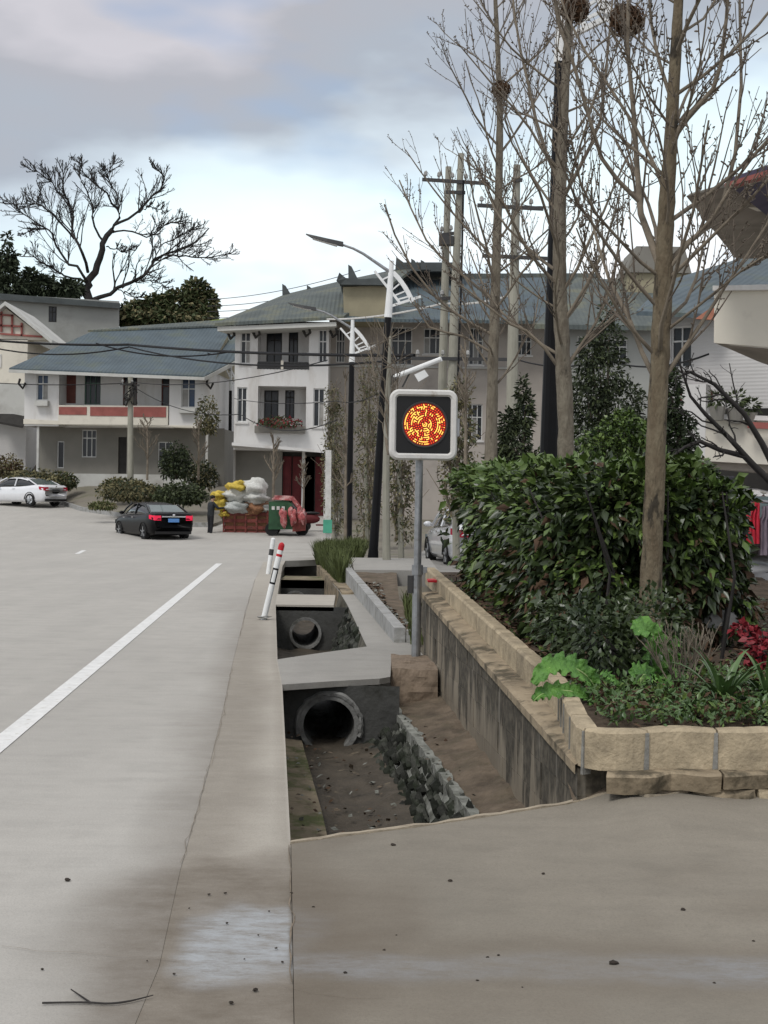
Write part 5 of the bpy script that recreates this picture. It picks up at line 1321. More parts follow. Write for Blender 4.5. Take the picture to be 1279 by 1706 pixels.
idxmap = Fh[sel]; o = npmesh('foliage', Vh, idxmap, ['leaf', 'leafnew', 'leafbrown'], hedge, np.repeat(mi_l, 2)[sel], world=True); o['kind'] = 'stuff'
lm = {}
for i in near_i:
    vs = Vh[i * 5:i * 5 + 5]; c = vs[0]; mb = MB(); mb.add([tuple(q) for q in (vs)], [(0, 4, 2, 1), (0, 1, 2, 3)]); mb.build('leaf', ['leaf', 'leafnew', 'leafbrown'][mi_l[i]], hedge, world=True)
mb = MB(); random.seed(4)
for i in range(70):
    y = random.uniform(10.2, 16.8); x = hx0(y) + random.uniform(.25, 1.4); z = .5
    mb.tube([(x, y, z), (x + random.uniform(-.1, .1), y + random.uniform(-.1, .1), z + .6), (x + random.uniform(-.3, .2), y + random.uniform(-.3, .3), z + 1.2)], [.015, .011, .006], 5)
mb.build('stem', 'darkbark', hedge, world=True)
# leaf litter and ground cover --------------------------------------------
n = 5200; Yl = rng.uniform(8.3, 16, n); xl_ = np.array([kp_left(max(y, 8.9)).x for y in Yl]) + .12; Xl = xl_ + rng.uniform(0, 1, n) ** 1.4 * 2.9
ok = ~((Yl < 9.0) & (Xl < 1.25 + (9.0 - Yl) * 1.0)); Xl, Yl = Xl[ok], Yl[ok]
P = np.stack([Xl, Yl, np.interp(Yl, [8, 15.1], [.415, .775]) + .0], 1); A = rng.normal(size=P.shape) * np.array([1, 1, .25])
V, Fq = leaf_arrays(P, A, .065, .3, rng, .4); o = npmesh('leaf_litter', V, Fq, ['leafbrown', 'leaf', 'leafnew'], None, np.repeat(rng.choice([0, 1, 2], len(P), p=[.6, .3, .1]), 2)); tag(o, 'fallen brown leaves and low green ground cover on the soil of the planted bed', 'leaf litter', kind='stuff')
n = 7000; Xl = rng.uniform(1.22, 3.1, n); Yl = 7.72 + rng.uniform(0, 1, n) ** 1.1 * 2.2
P = np.stack([Xl, Yl, .42 + rng.uniform(0, .11, n)], 1); A = rng.normal(size=P.shape) + np.array([0, -.4, .5])
V, Fq = leaf_arrays(P, A, .055, .22, rng, .6); o = npmesh('ground_cover', V, Fq, ['strap', 'leafnew', 'leafbrown'], None, np.repeat(rng.choice([0, 1, 2], len(P), p=[.6, .2, .2]), 2)); tag(o, 'low green leafy ground cover just behind the curved kerb', 'ground cover', kind='stuff')
# small dark undergrowth between hedge and greens
leaf_plant('undergrowth_shrub', 'small dark purple green shrub under the hedge left of the near tree', 'shrub', (1.55, 9.4, .45), [((1.45, 9.35, .72), (.30, .25, .26)), ((1.75, 9.5, .75), (.32, .25, .3)), ((1.3, 9.9, .78), (.25, .3, .22))], 'leaf', 2600, .06, .28, m2='leaf', seed=8, kind_mat='darkbark')
# frilled greens -------------------------------------------------------
def frill_leaf(root, pts, wid, seed, amp=.035):
    NS = 64; L_ = smooth_line(pts, NS); mb = MB(); V = []; nu = 12; mid = []
    for i, p in enumerate(L_):
        t = i / (NS - 1); d = (L_[min(i + 1, NS - 1)] - L_[max(i - 1, 0)]).normalized(); side = d.cross(Vector((0, -1.0, .75))).normalized(); up = side.cross(d)
        w_ = wid * (sin(pi * min(1, t * .93 + .05)) ** .6) * (.25 + .75 * sstep(0, .3, t))
        for j in range(nu + 1):
            u_ = j / nu * 2 - 1; fr = abs(u_) ** 2 * amp; q = p + side * u_ * w_ * (1 + .14 * sin(i * .8 + seed + u_) * abs(u_) ** 3 + .07 * sin(i * 1.9) * abs(u_) ** 4) + up * (fr * (sin(i * .95 + seed * 3) + .6 * sin(i * 1.7 + seed)) * .8 + 0 * sin(seed * 3 + (3 if u_ > 0 else 0)) + abs(u_) * w_ * .25 + .012 * noise.noise(p * 14 + Vector((u_ * 3, seed, 0))))
            V.append(q)
        mid.append(p - up * .004)
    mb.add(V, [(i * (nu + 1) + j, i * (nu + 1) + j + 1, (i + 1) * (nu + 1) + j + 1, (i + 1) * (nu + 1) + j) for i in range(NS - 1) for j in range(nu)])
    o = mb.build('leaf', 'greens', root, world=True, smooth=True)
    rb = MB(); rb.tube(mid, [lerp(.008, .0015, i / (NS - 1)) for i in range(NS)], 6); rb.build('midrib', 'rib', o, world=True)
g = thing('leafy_green', 'bright green frilled leaf plant hanging over the kerb corner', 'plant', W(1000, 1185, 8.7))
frill_leaf(g, [W(1000, 1180, 8.75), W(985, 1135, 8.7), W(955, 1112, 8.6), W(915, 1112, 8.5), W(888, 1140, 8.42)], .075, 1, .022)
frill_leaf(g, [W(998, 1190, 8.75), W(975, 1160, 8.6), W(940, 1150, 8.5), W(905, 1155, 8.45), W(888, 1168, 8.4)], .05, 4, .018)
frill_leaf(g, [W(1003, 1190, 8.75), W(998, 1170, 8.65), W(990, 1180, 8.5), W(985, 1197, 8.45)], .045, 6, .02)
frill_leaf(g, [W(1005, 1188, 8.75), W(1018, 1150, 8.7), W(1015, 1130, 8.6), W(1003, 1125, 8.5)], .05, 9, .02)
g = thing('leafy_green', 'pale green frilled leaves right at the foot of the near tree trunk', 'plant', W(1095, 1165, 9.3))
frill_leaf(g, [W(1095, 1160, 9.3), W(1090, 1110, 9.3), W(1085, 1075, 9.2), W(1072, 1048, 9.1), W(1058, 1058, 9.0)], .11, 2, .022)
frill_leaf(g, [W(1098, 1162, 9.3), W(1110, 1110, 9.35), W(1120, 1080, 9.35), W(1132, 1072, 9.3)], .08, 5, .03)
frill_leaf(g, [W(1092, 1165, 9.25), W(1080, 1130, 9.1), W(1070, 1125, 9.0), W(1062, 1150, 8.9)], .09, 7, .02)
frill_leaf(g, [W(1098, 1165, 9.25), W(1105, 1130, 9.1), W(1112, 1135, 9.0), W(1112, 1160, 8.9)], .08, 11, .02)
# strap leaved plants --------------------------------------------------
def strap_plant(label, base, n, L, seed, wd_=.017, group=None):
    random.seed(seed); root = thing('strap_leaf_plant', label, 'plant', base, 0)
    for i in range(n):
        az = i * 2.4 + random.uniform(-.3, .3); el = random.uniform(.5, 1.35); l = L * random.uniform(.65, 1.15); p = Vector(base); d = Vector((cos(az) * cos(el), sin(az) * cos(el), sin(el))); V = []; mb = MB(); k = 9
        for q in range(k + 1):
            t = q / k; sd = d.cross(Vector((0, 0, 1))).normalized(); up = sd.cross(d); w_ = wd_ * (1 - t ** 2.2) * (.6 + .8 * t) + .001
            V += [p - sd * w_, p - up * w_ * .35, p + sd * w_]; d = (d + Vector((0, 0, -.20 * t - .06))).normalized(); p = p + d * l / k
        mb.add(V, [(q * 3 + j, q * 3 + j + 1, q * 3 + j + 4, q * 3 + j + 3) for q in range(k) for j in range(2)]); mb.build('leaf', 'strap', root, world=True, smooth=True)
    return root
strap_plant('large dark strap leaved clump in the bed near the right frame edge', W(1205, 1180, 8.35), 46, .40, 31, .022)
strap_plant('strap leaved clump at the far right behind the kerb, paler tips', W(1280, 1172, 8.5), 30, .36, 32, .02)
strap_plant('small low strap leaved tuft behind the second front kerb block', W(1150, 1195, 8.1), 20, .20, 33, .012)
strap_plant('sprawling green strap tuft close behind the front kerb at the right edge', W(1268, 1200, 8.0), 22, .2, 34, .013)
# twiggy bare shrub ------------------------------------------------------
rg = np.random.default_rng(77); base = W(1130, 1175, 9.0); root = thing('bare_shrub', 'leafless pale twiggy shrub growing between the leafy greens and strap plants', 'shrub', base)
P0 = []
for i in range(9):
    d = unit(np.array([rg.uniform(-.5, .6), rg.uniform(-.4, .4), 1.0])); c = np.array(base); Q = [c]
    for k in range(5): d = unit(d + rg.normal(size=3) * .16); c = c + d * .095; Q.append(c)
    P0.append(Q)
P0 = np.array(P0); R0 = np.tile(np.linspace(.0075, .004, 6), (9, 1)); s1, r1 = offshoots(P0, R0, 6, .6, .3, 1, .5, .35, 5, .7, .15, rg, .0032); s2, r2 = offshoots(s1, r1, 3, .6, .3, 1, .5, .3, 4, .8, .2, rg, .0025)
V, Fq, mi = joinVF([(*tubes(P0, R0, 5), 0), (*tubes(s1, r1, 4), 0), (*tubes(s2, r2, 3), 0)]); npmesh('twigs', V, Fq, 'barkhi', root, world=True)
# red leaved plants at the right edge
leaf_plant('red_leaf_plant', 'crimson leaved plant at the right frame edge above the strap leaves', 'plant', W(1268, 1130, 9.8), [(W(1272, 1085, 9.8), (.12, .1, .12)), (W(1240, 1050, 10.0), (.08, .08, .05)), (W(1262, 1118, 9.7), (.10, .06, .05))], 'redleaf', 420, .06, .35, seed=5, kind_mat='darkbark')
rk = MB(); c = W(1195, 1040, 10.8); rk.ell(c, (.16, .12, .11), 12, 8, jit=.4, seed=3); o = rk.build('rock', 'kerbgrey', smooth=True); tag(o, 'rounded grey rock lying in the bed right of the near tree', 'rock')
rk = MB(); c = W(1168, 1025, 11.4); rk.ell(c, (.07, .07, .08), 12, 8); o = rk.build('clay_pot', 'b_orange', smooth=True); tag(o, 'small orange clay pot behind the grey rock in the bed', 'pot')
# nests ---------------------------------------------------------------
def nest(label, c, r, seed):
    rg = np.random.default_rng(seed); n = 420; d = unit(rg.normal(size=(n, 3)) * np.array([1, 1, .75])); p = np.array(c) + d * r * rg.uniform(.45, 1, (n, 1)); t = unit(np.cross(d, rg.normal(size=d.shape))); L = r * rg.uniform(.5, 1.3, (n, 1))
    P = np.stack([p - t * L * .5, p + d * r * .08, p + t * L * .5], 1); R = np.full((n, 3), .0045 * max(1, r / .14)); V, Fq = tubes(P, R, 3); root = thing('bird_nest', label, 'nest', c)
    npmesh('twigs', V, Fq, 'nest', root, world=True); mb = MB(); mb.ell(c, (r * .7, r * .7, r * .6), 10, 7, jit=.4); mb.build('inner_mass', 'nest', root, world=True)
MT['nest'] = mat('nest_twigs', (.13, .075, .04), .95, .35, 8, col2=(.05, .03, .02))
nest('large round twig nest in the fork near the top of the nearest tree', W(1044, 34, 12.0), .14, 1)
nest('brown twig nest at the top edge beside the second pale trunk', W(958, 14, 15.1), .15, 2)
nest('small flattened twig nest halfway up the slim left ginkgo', W(835, 150, 20.4), .13, 3)
# big far tree ---------------------------------------------------------
def C1(x, y): return (x / 3.045, 240 + y / 3.045)
def bigtree():
    D = 105; rg = np.random.default_rng(9); root = thing('great_bare_tree', 'huge bare spreading tree on the rise behind the left houses', 'tree', W(*C1(455, 800), D))
    limbs = [([(452, 820), (445, 740), (442, 700), (490, 630), (512, 560), (528, 500), (570, 430)], 46, 26),
      ([(470, 790), (540, 765), (610, 728), (715, 672), (765, 605), (830, 562), (950, 522), (1060, 430)], 24, 6), ([(830, 562), (930, 570), (1040, 580), (1180, 552)], 10, 4),
      ([(445, 650), (412, 545), (372, 440), (372, 350), (330, 250), (325, 130)], 17, 5), ([(570, 430), (600, 345), (520, 235), (440, 160), (390, 100)], 14, 4), ([(575, 412), (690, 350), (800, 240), (830, 160), (770, 120)], 15, 4),
      ([(572, 448), (660, 440), (765, 462), (860, 402), (930, 410)], 10, 4), ([(440, 700), (400, 640), (330, 590), (270, 480), (240, 430), (130, 370), (30, 300)], 16, 4), ([(520, 490), (468, 385), (465, 290), (420, 180), (400, 90)], 12, 4),
      ([(438, 705), (330, 670), (290, 630), (200, 590), (110, 565)], 12, 4), ([(375, 480), (270, 365), (200, 310), (140, 300), (30, 310)], 11, 4), ([(370, 350), (300, 250), (240, 180), (130, 110)], 9, 4), ([(600, 345), (590, 250), (545, 180), (560, 120), (600, 70)], 8, 3),
      ([(240, 430), (170, 430), (100, 470)], 7, 3), ([(540, 520), (620, 545), (700, 525)], 7, 3), ([(620, 730), (740, 690), (850, 735)], 8, 3), ([(770, 605), (800, 540), (880, 480), (1000, 420)], 8, 3), ([(690, 350), (760, 320), (840, 350)], 7, 3), ([(600, 740), (660, 760), (740, 790)], 6, 3)]
    for i, (lp, w0, w1) in enumerate(limbs):
        k = max(len(lp), 6) * 2; dz0 = 0
        q = smooth_line([W(*C1(*p), D + rg.uniform(-1.5, 1.5) * (0 if j == 0 or i == 0 else 1)) for j, p in enumerate(lp)], 12)
        P = np.array([tuple(v) for v in q])[None]; P[0, 1:] += rg.normal(size=(11, 3)) * .07; R = (np.linspace(w0, w1, 12) / 3.045 / 2 * D / F)[None]
        out = [(*tubes(P, R, 7), 0)]
        if i:
            s1, r1 = offshoots(P, R, 22, .42, .2, 1, .65, .22, 6, .5, .13, rg, .035); s2, r2 = offshoots(s1, r1, 5, .6, .15, 1, .6, .2, 5, .6, .14, rg, .022); s3, r3 = offshoots(s2, r2, 3, .55, .2, 1, .6, .15, 4, .7, .14, rg, .015)
            out += [(*tubes(s1, r1, 4), 0), (*tubes(s2, r2, 3), 0), (*tubes(s3, r3, 3), 0)]
        V, Fq, mi = joinVF(out); npmesh('trunk' if i == 0 else 'branch', V, Fq, 'darkbark', root, world=True)
bigtree()
# other background greenery
def blobs(D, lst): return [(W(x, y, D), (rx * D / F, rx * D / F * .8, ry * D / F)) for x, y, rx, ry in lst]
leaf_plant('bushy_tree', 'dark bushy tree behind the long blue grey roof, right of the great bare tree', 'tree', W(290, 560, 98), blobs(98, [(230, 520, 32, 16), (262, 510, 26, 18), (300, 512, 34, 30), (335, 515, 26, 26), (328, 480, 18, 14), (345, 500, 16, 18), (290, 535, 70, 20), (215, 530, 24, 14)]), 'shrub', 9500, .40, .32, m2='olive', seed=12)
leaf_plant('conifer_tree', 'dark ragged conifer at the left frame edge behind the gable house', 'tree', W(12, 520, 100), blobs(100, [(12, 400, 5, 14), (12, 430, 14, 14), (10, 455, 22, 16), (14, 480, 34, 18)]), 'conifer', 1800, .5, .2, seed=13)
leaf_plant('conifer_tree', 'dark rounded evergreen between the left conifer and the great bare tree', 'tree', W(60, 520, 101), blobs(101, [(50, 470, 14, 22), (75, 478, 18, 16), (115, 482, 22, 12)]), 'conifer', 1500, .5, .25, seed=14)
for (x, y, rx, ry, D, mm, sd, lb) in ((860, 720, 30, 70, 28, 'conifer', 1, 'dark evergreen shrub between the black lamp post and the slim ginkgo'), (1000, 600, 48, 75, 30, 'conifer', 2, 'tall dark conifer between the two largest trunks')):
    leaf_plant('evergreen_shrub', lb, 'tree', W(x, 800, D), blobs(D, [(x, y + 20, rx * .9, ry * .8), (x - 22, y + 62, rx, ry * .6), (x + 30, y + 74, rx, ry * .6), (x + 14, y - 34, rx * .5, ry * .5), (x - 14, y - 10, rx * .5, ry * .4), (x - 20, y + 140, rx * 1.2, ry * .6), (x + 26, y + 130, rx * 1.2, ry * .6), (x + 10, y - 70, rx * .28, ry * .35)]), mm, 6500, .12, .22, seed=20 + sd, m2='shrub')
leaf_plant('evergreen_shrub', 'dark climbing shrub just right of the nearest trunk', 'shrub', W(1130, 800, 17), blobs(17, [(1118, 660, 16, 50), (1130, 740, 30, 50), (1150, 800, 34, 40)]), 'conifer', 4200, .07, .3, seed=29, m2='leaf')
leaf_plant('yellow_green_shrub', 'yellow green shrub rising behind the hedge left of the near trunk', 'shrub', W(1040, 800, 18.5), blobs(18.5, [(1040, 725, 50, 32), (1000, 740, 36, 26), (1075, 735, 34, 30), (1040, 700, 26, 18)]), 'leafnew', 3600, .06, .35, seed=30, m2='leaf')
for i, (x, y0, y1, wd2, D, lb) in enumerate(((612, 610, 905, 24, 53, 'tall olive leaved slender tree between the two lamp posts'), (556, 650, 880, 20, 56, 'olive leaved slender tree left of the second lamp post'), (668, 690, 900, 24, 40, 'olive leaved slender tree behind the warning light board'), (760, 640, 860, 34, 32, 'bushy olive tree just right of the warning light board'))):
    D_ = D; k = 7
    bl = [(x + random.uniform(-6, 6), lerp(y0, y1, (j + .5) / k), wd2 * (.55 + .5 * sin(pi * (j + .8) / (k + .6))), (y1 - y0) / k * .8) for j in range(k)]
    t = leaf_plant('slender_tree', lb, 'tree', W(x, 925, D_), blobs(D_, bl), 'olive', 2600 if i < 2 else 1500, .12, .22, seed=40 + i, stem=False, m2='shrub')
    mb = MB(); mb.tube([W(x, 930, D_), W(x - 3, 780, D_), W(x + 2, y0 + 30, D_)], [.09, .07, .02], 7); mb.build('trunk', 'cpole', t, world=True)
    rg = np.random.default_rng(60 + i); P0 = np.array([[tuple(W(x + rg.normal() * wd2 * .3, y1 - q * (y1 - y0) / 5, D_)) for q in range(6)] for _ in range(7)]); R0 = np.tile(np.linspace(.03, .012, 6), (7, 1)); s1, r1 = offshoots(P0, R0, 14, .28, .1, 1, .6, .35, 4, .5, .15, rg, .011)
    V, Fq, mi = joinVF([(*tubes(P0, R0, 4), 0), (*tubes(s1, r1, 3), 0)]); tag(npmesh('branches', V, Fq, 'barkhi', t, world=True), kind='stuff')
mb = MB(); t = thing('pale_trunk_tree', 'slim pale trunk standing right of the tall front lamp post', 'tree', W(645, 950, 32)); trunk_mesh([W(644, 950, 32), W(643, 800, 32), W(646, 660, 32), W(650, 560, 32)], [.09, .08, .06, .02], 8, 24).build('trunk', 'cpole', t, world=True)
rg = np.random.default_rng(71); P0 = np.array([[tuple(W(646 + rg.uniform(-1, 1) * q * 9, 760 - q * 40 - rg.uniform(0, 30), 32 + rg.normal() * .3)) for q in range(6)] for _ in range(6)]); R0 = np.tile(np.linspace(.022, .008, 6), (6, 1)); s1, r1 = offshoots(P0, R0, 12, .4, .1, 1, .6, .3, 4, .5, .15, rg, .008); V, Fq, mi = joinVF([(*tubes(P0, R0, 4), 0), (*tubes(s1, r1, 3), 0)]); tag(npmesh('branches', V, Fq, 'barkhi', t, world=True), kind='stuff')
# grass tufts by the strip
def grass(name, label, poly, n, h, m, zf, seed, wd_=.012):
    rg = np.random.default_rng(seed); (xa, xb, ya, yb) = poly; X = rg.uniform(xa, xb, n); Y = rg.uniform(ya, yb, n); Z = np.array([zf(a, b) for a, b in zip(X, Y)])
    hh = h * rg.uniform(.5, 1.2, n); az = rg.uniform(0, 2 * pi, n); le = rg.uniform(.1, .6, n) * hh; P = np.stack([X, Y, Z], 1); tip = P + np.stack([np.cos(az) * le, np.sin(az) * le, hh], 1); mid = (P + tip) / 2 + np.array([0, 0, 1]) * (hh * .12)[:, None]; sd = np.stack([-np.sin(az), np.cos(az), 0 * az], 1) * wd_
    V = np.stack([P - sd, P + sd, mid - sd * .7, mid + sd * .7, tip - sd * .1, tip + sd * .1], 1).reshape(-1, 3); o_ = (np.arange(n) * 6)[:, None]; Fq = np.concatenate([o_ + np.array([[0, 1, 3, 2]]), o_ + np.array([[2, 3, 5, 4]])], 1).reshape(-1, 4)
    o = npmesh(name, V, Fq, m); tag(o, label, 'grass', kind='stuff'); return o
grass('grass', 'tall olive grass growing along the drain below the lamp posts', (-1.75, -.55, 27.5, 41), 12000, .52, 'grass', lambda x, y: -.05 if right_edge(y) + .10 < x < KX(y) else (.0 if y > 35.3 and x > -1.5 else -2.0), 5, .02)
grass('weeds', 'small weeds sprouting between the footing block and the wall', (.30, .50, 15.0, 22), 500, .16, 'grass', lambda x, y: .1, 7, .01)
mb = MB(); a, b = 26.4, 36; mb.add([(right_edge(a) + .26, a, -.05), (KX(a) + .02, a, -.05), (KX(b), b, -.05), (right_edge(b) + .26, b, -.05)], [(0, 1, 2, 3)]); struct(mb, 'soil_strip', 'soil')
# verge across the road: clipped shrubs, saplings
def verge_shrub(lb, x, y, rx, ry, D, m='olive', n=1500, size=.16, sd=1, m2='conifer', name='clipped_shrub'): return leaf_plant(name, lb, 'shrub', W(x, y + ry, D), blobs(D, [(x, y, rx, ry), (x - rx * .4, y + ry * .2, rx * .7, ry * .8), (x + rx * .45, y + ry * .25, rx * .65, ry * .8)]), m, n, size, .3, seed=sd, stem=True, m2=m2)
verge_shrub('low brownish clipped hedge across the road directly above the black car', 222, 818, 52, 16, 66, sd=1, n=2600)
verge_shrub('low dark green clipped hedge behind the right half of the black car', 300, 822, 42, 17, 65, 'shrub', sd=2, n=2600)
verge_shrub('dark rounded bushy tree in front of the lower right window of the left house', 292, 768, 24, 30, 70, 'conifer', sd=3, m2='shrub', n=2200, name='bushy_tree')
verge_shrub('bank of shrubs above the white car', 60, 796, 42, 14, 74, 'olive', sd=4, n=2200, name='roadside_shrub')
verge_shrub('brown shrubby plants at the left frame edge under the gable house', 12, 778, 26, 20, 76, 'olive', sd=5, n=1500, name='roadside_shrub', m2='leafbrown')
verge_shrub('low green plants on the verge point left of the black car', 170, 842, 22, 6, 63, 'grass', sd=6, n=800, size=.12, name='verge_plant', m2='olive')
verge_shrub('climbing greenery over the right end of the left house balcony', 345, 690, 18, 34, 73.5, 'olive', sd=7, n=900, name='climbing_plant', m2='shrub')
verge_shrub('low green shrub beside the foot of the person', 385, 858, 14, 8, 62, 'shrub', sd=8, n=400, name='roadside_shrub')
verge_shrub('potted greenery along the second floor balcony planter of the white house', 465, 702, 34, 8, 67.3, 'shrub', sd=9, n=500, name='balcony_plants', m2='redleaf')
def sapling(lb, x, yb, yt, wd2, D, sd, r=.03, m='barkhi', name='bare_sapling'):
    rg = np.random.default_rng(sd); root = thing(name, lb, 'tree', W(x, yb, D)); mb = MB(); mb.tube([W(x, yb, D), W(x + 1, (yb + yt) / 2, D), W(x, yt + 12, D)], [r * 1.6, r, r * .5], 6); mb.build('trunk', m, root, world=True)
    P0 = []
    for i in range(16):
        t = rg.uniform(.25, .95); y = lerp(yb, yt, t); az = rg.uniform(0, 6.28); L = wd2 * D / F * (1.25 - t); p = np.array(W(x, y, D)); d = unit(np.array([cos(az), sin(az), 1.0])); Q = [p]
        for k in range(5): d = unit(d + rg.normal(size=3) * .1 + np.array([0, 0, .12])); p = p + d * L / 4; Q.append(p)
        P0.append(Q)
    P0 = np.array(P0); R0 = np.tile(np.linspace(r * .7, r * .35, 6), (16, 1)); s1, r1 = offshoots(P0, R0, 6, .5, .2, 1, .6, .25, 4, .6, .15, rg, r * .35); V, Fq, mi = joinVF([(*tubes(P0, R0, 4), 0), (*tubes(s1, r1, 3), 0)]); tag(npmesh('branches', V, Fq, m, root, world=True), kind='stuff')
sapling('bare reddish sapling in front of the white house beside the loaded cart', 455, 835, 715, 30, 62, 81, .045)
sapling('bare sapling under the left house balcony right of the utility pole', 245, 800, 690, 34, 70, 83, .04)
sapling('bare shrub beside the green sided cart near the red doors', 505, 850, 760, 22, 58, 84, .03)
sapling('bare leaning sapling right of the second lamp post', 575, 900, 600, 30, 44, 85, .035)
sapling('thin bare tree between the sign board and the slim ginkgo', 775, 800, 560, 40, 27, 86, .025)
# dark gnarled branch at the right
rg = np.random.default_rng(91); root = thing('gnarled_tree', 'dark gnarled bare branches leaning across the lower balcony at the right edge', 'tree', W(1300, 860, 16))
Pm = [[(1300, 820), (1260, 780), (1215, 730), (1175, 690), (1150, 660), (1130, 600)], [(1270, 790), (1240, 760), (1200, 750), (1165, 735), (1140, 745), (1120, 760)], [(1300, 800), (1270, 740), (1240, 690), (1190, 640), (1150, 620), (1125, 630)]]
P0 = np.array([[tuple(W(x, y, 16 - .1 * j)) for j, (x, y) in enumerate(q)] for q in Pm]); R0 = np.tile(np.linspace(.04, .010, 6), (3, 1)); s1, r1 = offshoots(P0, R0, 12, .35, .2, 1, .8, .1, 5, .4, .25, rg, .006); s2, r2 = offshoots(s1, r1, 3, .5, .2, 1, .7, .1, 4, .6, .25, rg, .004)
V, Fq, mi = joinVF([(*tubes(P0, R0, 6), 0), (*tubes(s1, r1, 4), 0), (*tubes(s2, r2, 3), 0)]); tag(npmesh('branches', V, Fq, 'darkbark', root, world=True), kind='stuff')

verge_shrub('brown green scrub on the verge below the left house door', 205, 806, 34, 9, 70, 'olive', sd=10, n=1500, name='roadside_shrub', m2='shrub')
verge_shrub('dark bushes under the left house at the foot of its right corner', 335, 790, 26, 22, 72, 'conifer', sd=11, n=1600, name='roadside_shrub', m2='olive')
verge_shrub('ragged greenery against the lower left wall of the left house', 105, 800, 22, 14, 75, 'shrub', sd=12, n=1200, name='roadside_shrub', m2='olive')
sapling('bare brown sapling before the right end of the left house', 330, 800, 700, 26, 71, 87, .045)
# ================================================================== STREET FURNITURE, CABLES
def tilt(o, a):            # lean about the viewing direction (clockwise)
    o.rotation_euler = (0, a, o.rotation_euler.z)
def make_lamp():
    T = 7.5; r_ = thing('street_lamp', 'tall nearer street lamp with white bracket and curved arm above the sign board', 'street lamp', (0, 0, 0), 0, 'curved arm street lamps along the road')
    mb = MB(); mb.tube([(0, 0, 0), (0, 0, 3), (0, 0, T - 1.38)], [.115, .10, .085], 14); mb.build('pole', 'black', r_, smooth=False)
    mb = MB(); mb.tube([(0, 0, 0), (0, 0, .04)], .2, 12); mb.tube([(0, 0, .04), (0, 0, .45)], [.15, .125], 12); mb.build('base_sleeve', 'black', r_)
    mb = MB(); mb.tube([(0, 0, T - 1.38), (0, 0, T - .9), (0, 0, T)], [.10, .085, .055], 12); mb.build('bracket_post', 'white', r_)
    arc = [(-1.2, 0, T + .31), (-.95, 0, T + .24), (-.7, 0, T + .13), (-.4, 0, T - .05), (-.15, 0, T - .2), (.02, 0, T - .3)]
    mb = MB(); mb.tube(arc, [.028, .030, .034, .038, .042, .045], 8); mb.build('arm', 'steel', r_)
    mb = MB(); c = smooth_line([(.05, 0, T - .28), (.22, 0, T - .44), (.42, 0, T - .70), (.57, 0, T - .96)], 8)
    for a, b in zip(c, c[1:]): mb.bar(a, b + (b - a) * .05, .05, .11)
    mb.build('arched_rib', 'white', r_)
    mb = MB(); mb.bar((0, 0, T - 1.12), (.76, 0, T - .82), .05, .06); mb.build('strut', 'white', r_)
    mb = MB(); mb.bar((-.40, 0, T - .27), (.26, 0, T - 1.0), .045, .06); mb.build('strut', 'white', r_)
    for a, b in (((.06, T - .70), (.22, T - .55)), ((.12, T - .84), (.36, T - .72)), ((-.20, T - .47), (-.04, T - .38)), ((.2, T - .93), (.46, T - .84))):
        mb = MB(); mb.bar((a[0], 0, a[1]), (b[0], 0, b[1]), .03, .035); mb.build('rung', 'white', r_)
    mb = MB(); h = [(-2.12, T + .52), (-1.95, T + .47), (-1.6, T + .40), (-1.2, T + .34)]; hw = [.03, .09, .13, .10]; th = [.02, .06, .08, .09]; V = []
    for (x, z), w_, t_ in zip(h, hw, th): V += [(x, -w_, z - t_ * .7), (x, w_, z - t_ * .7), (x, w_ * .8, z + t_ * .4), (x, -w_ * .8, z + t_ * .4)]
    mb.add(V, [(i * 4 + j, i * 4 + (j + 1) % 4, i * 4 + 4 + (j + 1) % 4, i * 4 + 4 + j) for i in range(3) for j in range(4)] + [(3, 2, 1, 0), (12, 13, 14, 15)]); hd = mb.build('lamp_head', 'darkmetal', r_)
    mb = MB(); mb.hexa([(-1.95, -.06, T + .40), (-1.35, -.08, T + .265), (-1.35, .08, T + .265), (-1.95, .06, T + .40), (-1.95, -.06, T + .43), (-1.35, -.08, T + .30), (-1.35, .08, T + .30), (-1.95, .06, T + .43)]); mb.build('lens', 'whiteold', hd)
    return r_
lamp = make_lamp(); lamps = [lamp] + [copy_tree(lamp) for _ in range(4)]
lp = [(620, 947, 35, radians(2.8), 0, 'tall nearer street lamp with white bracket and curved arm above the sign board', -.05),
      (580, 912, 47, radians(.3), 0, 'second street lamp, left of the tall one, rising through the olive trees', 0),
      (382, 815, 80, radians(-.3), radians(60), 'distant street lamp between the left house and the white three storey house', None),
      (88, 800, 97, radians(0), radians(40), 'faint farthest street lamp in front of the left end of the left house', None),
      (908, 880, 16.3, radians(1.2), radians(-25), 'thick black lamp post beside the second ginkgo trunk, its top out of frame', .45)]
for o, (px, py, D, tl, rz, lb, z) in zip(lamps, lp):
    p = W(px, py, D); gz_ = H(p.x, D) if z is None else z; place(o, (p.x, p.y, gz_ + (.7 if D > 90 else 0)), rz, 1, lb); o.rotation_euler = (0, tl, rz)
def cbar(mb, a, b, w_, h_=None): mb.bar(a, b, w_, h_)
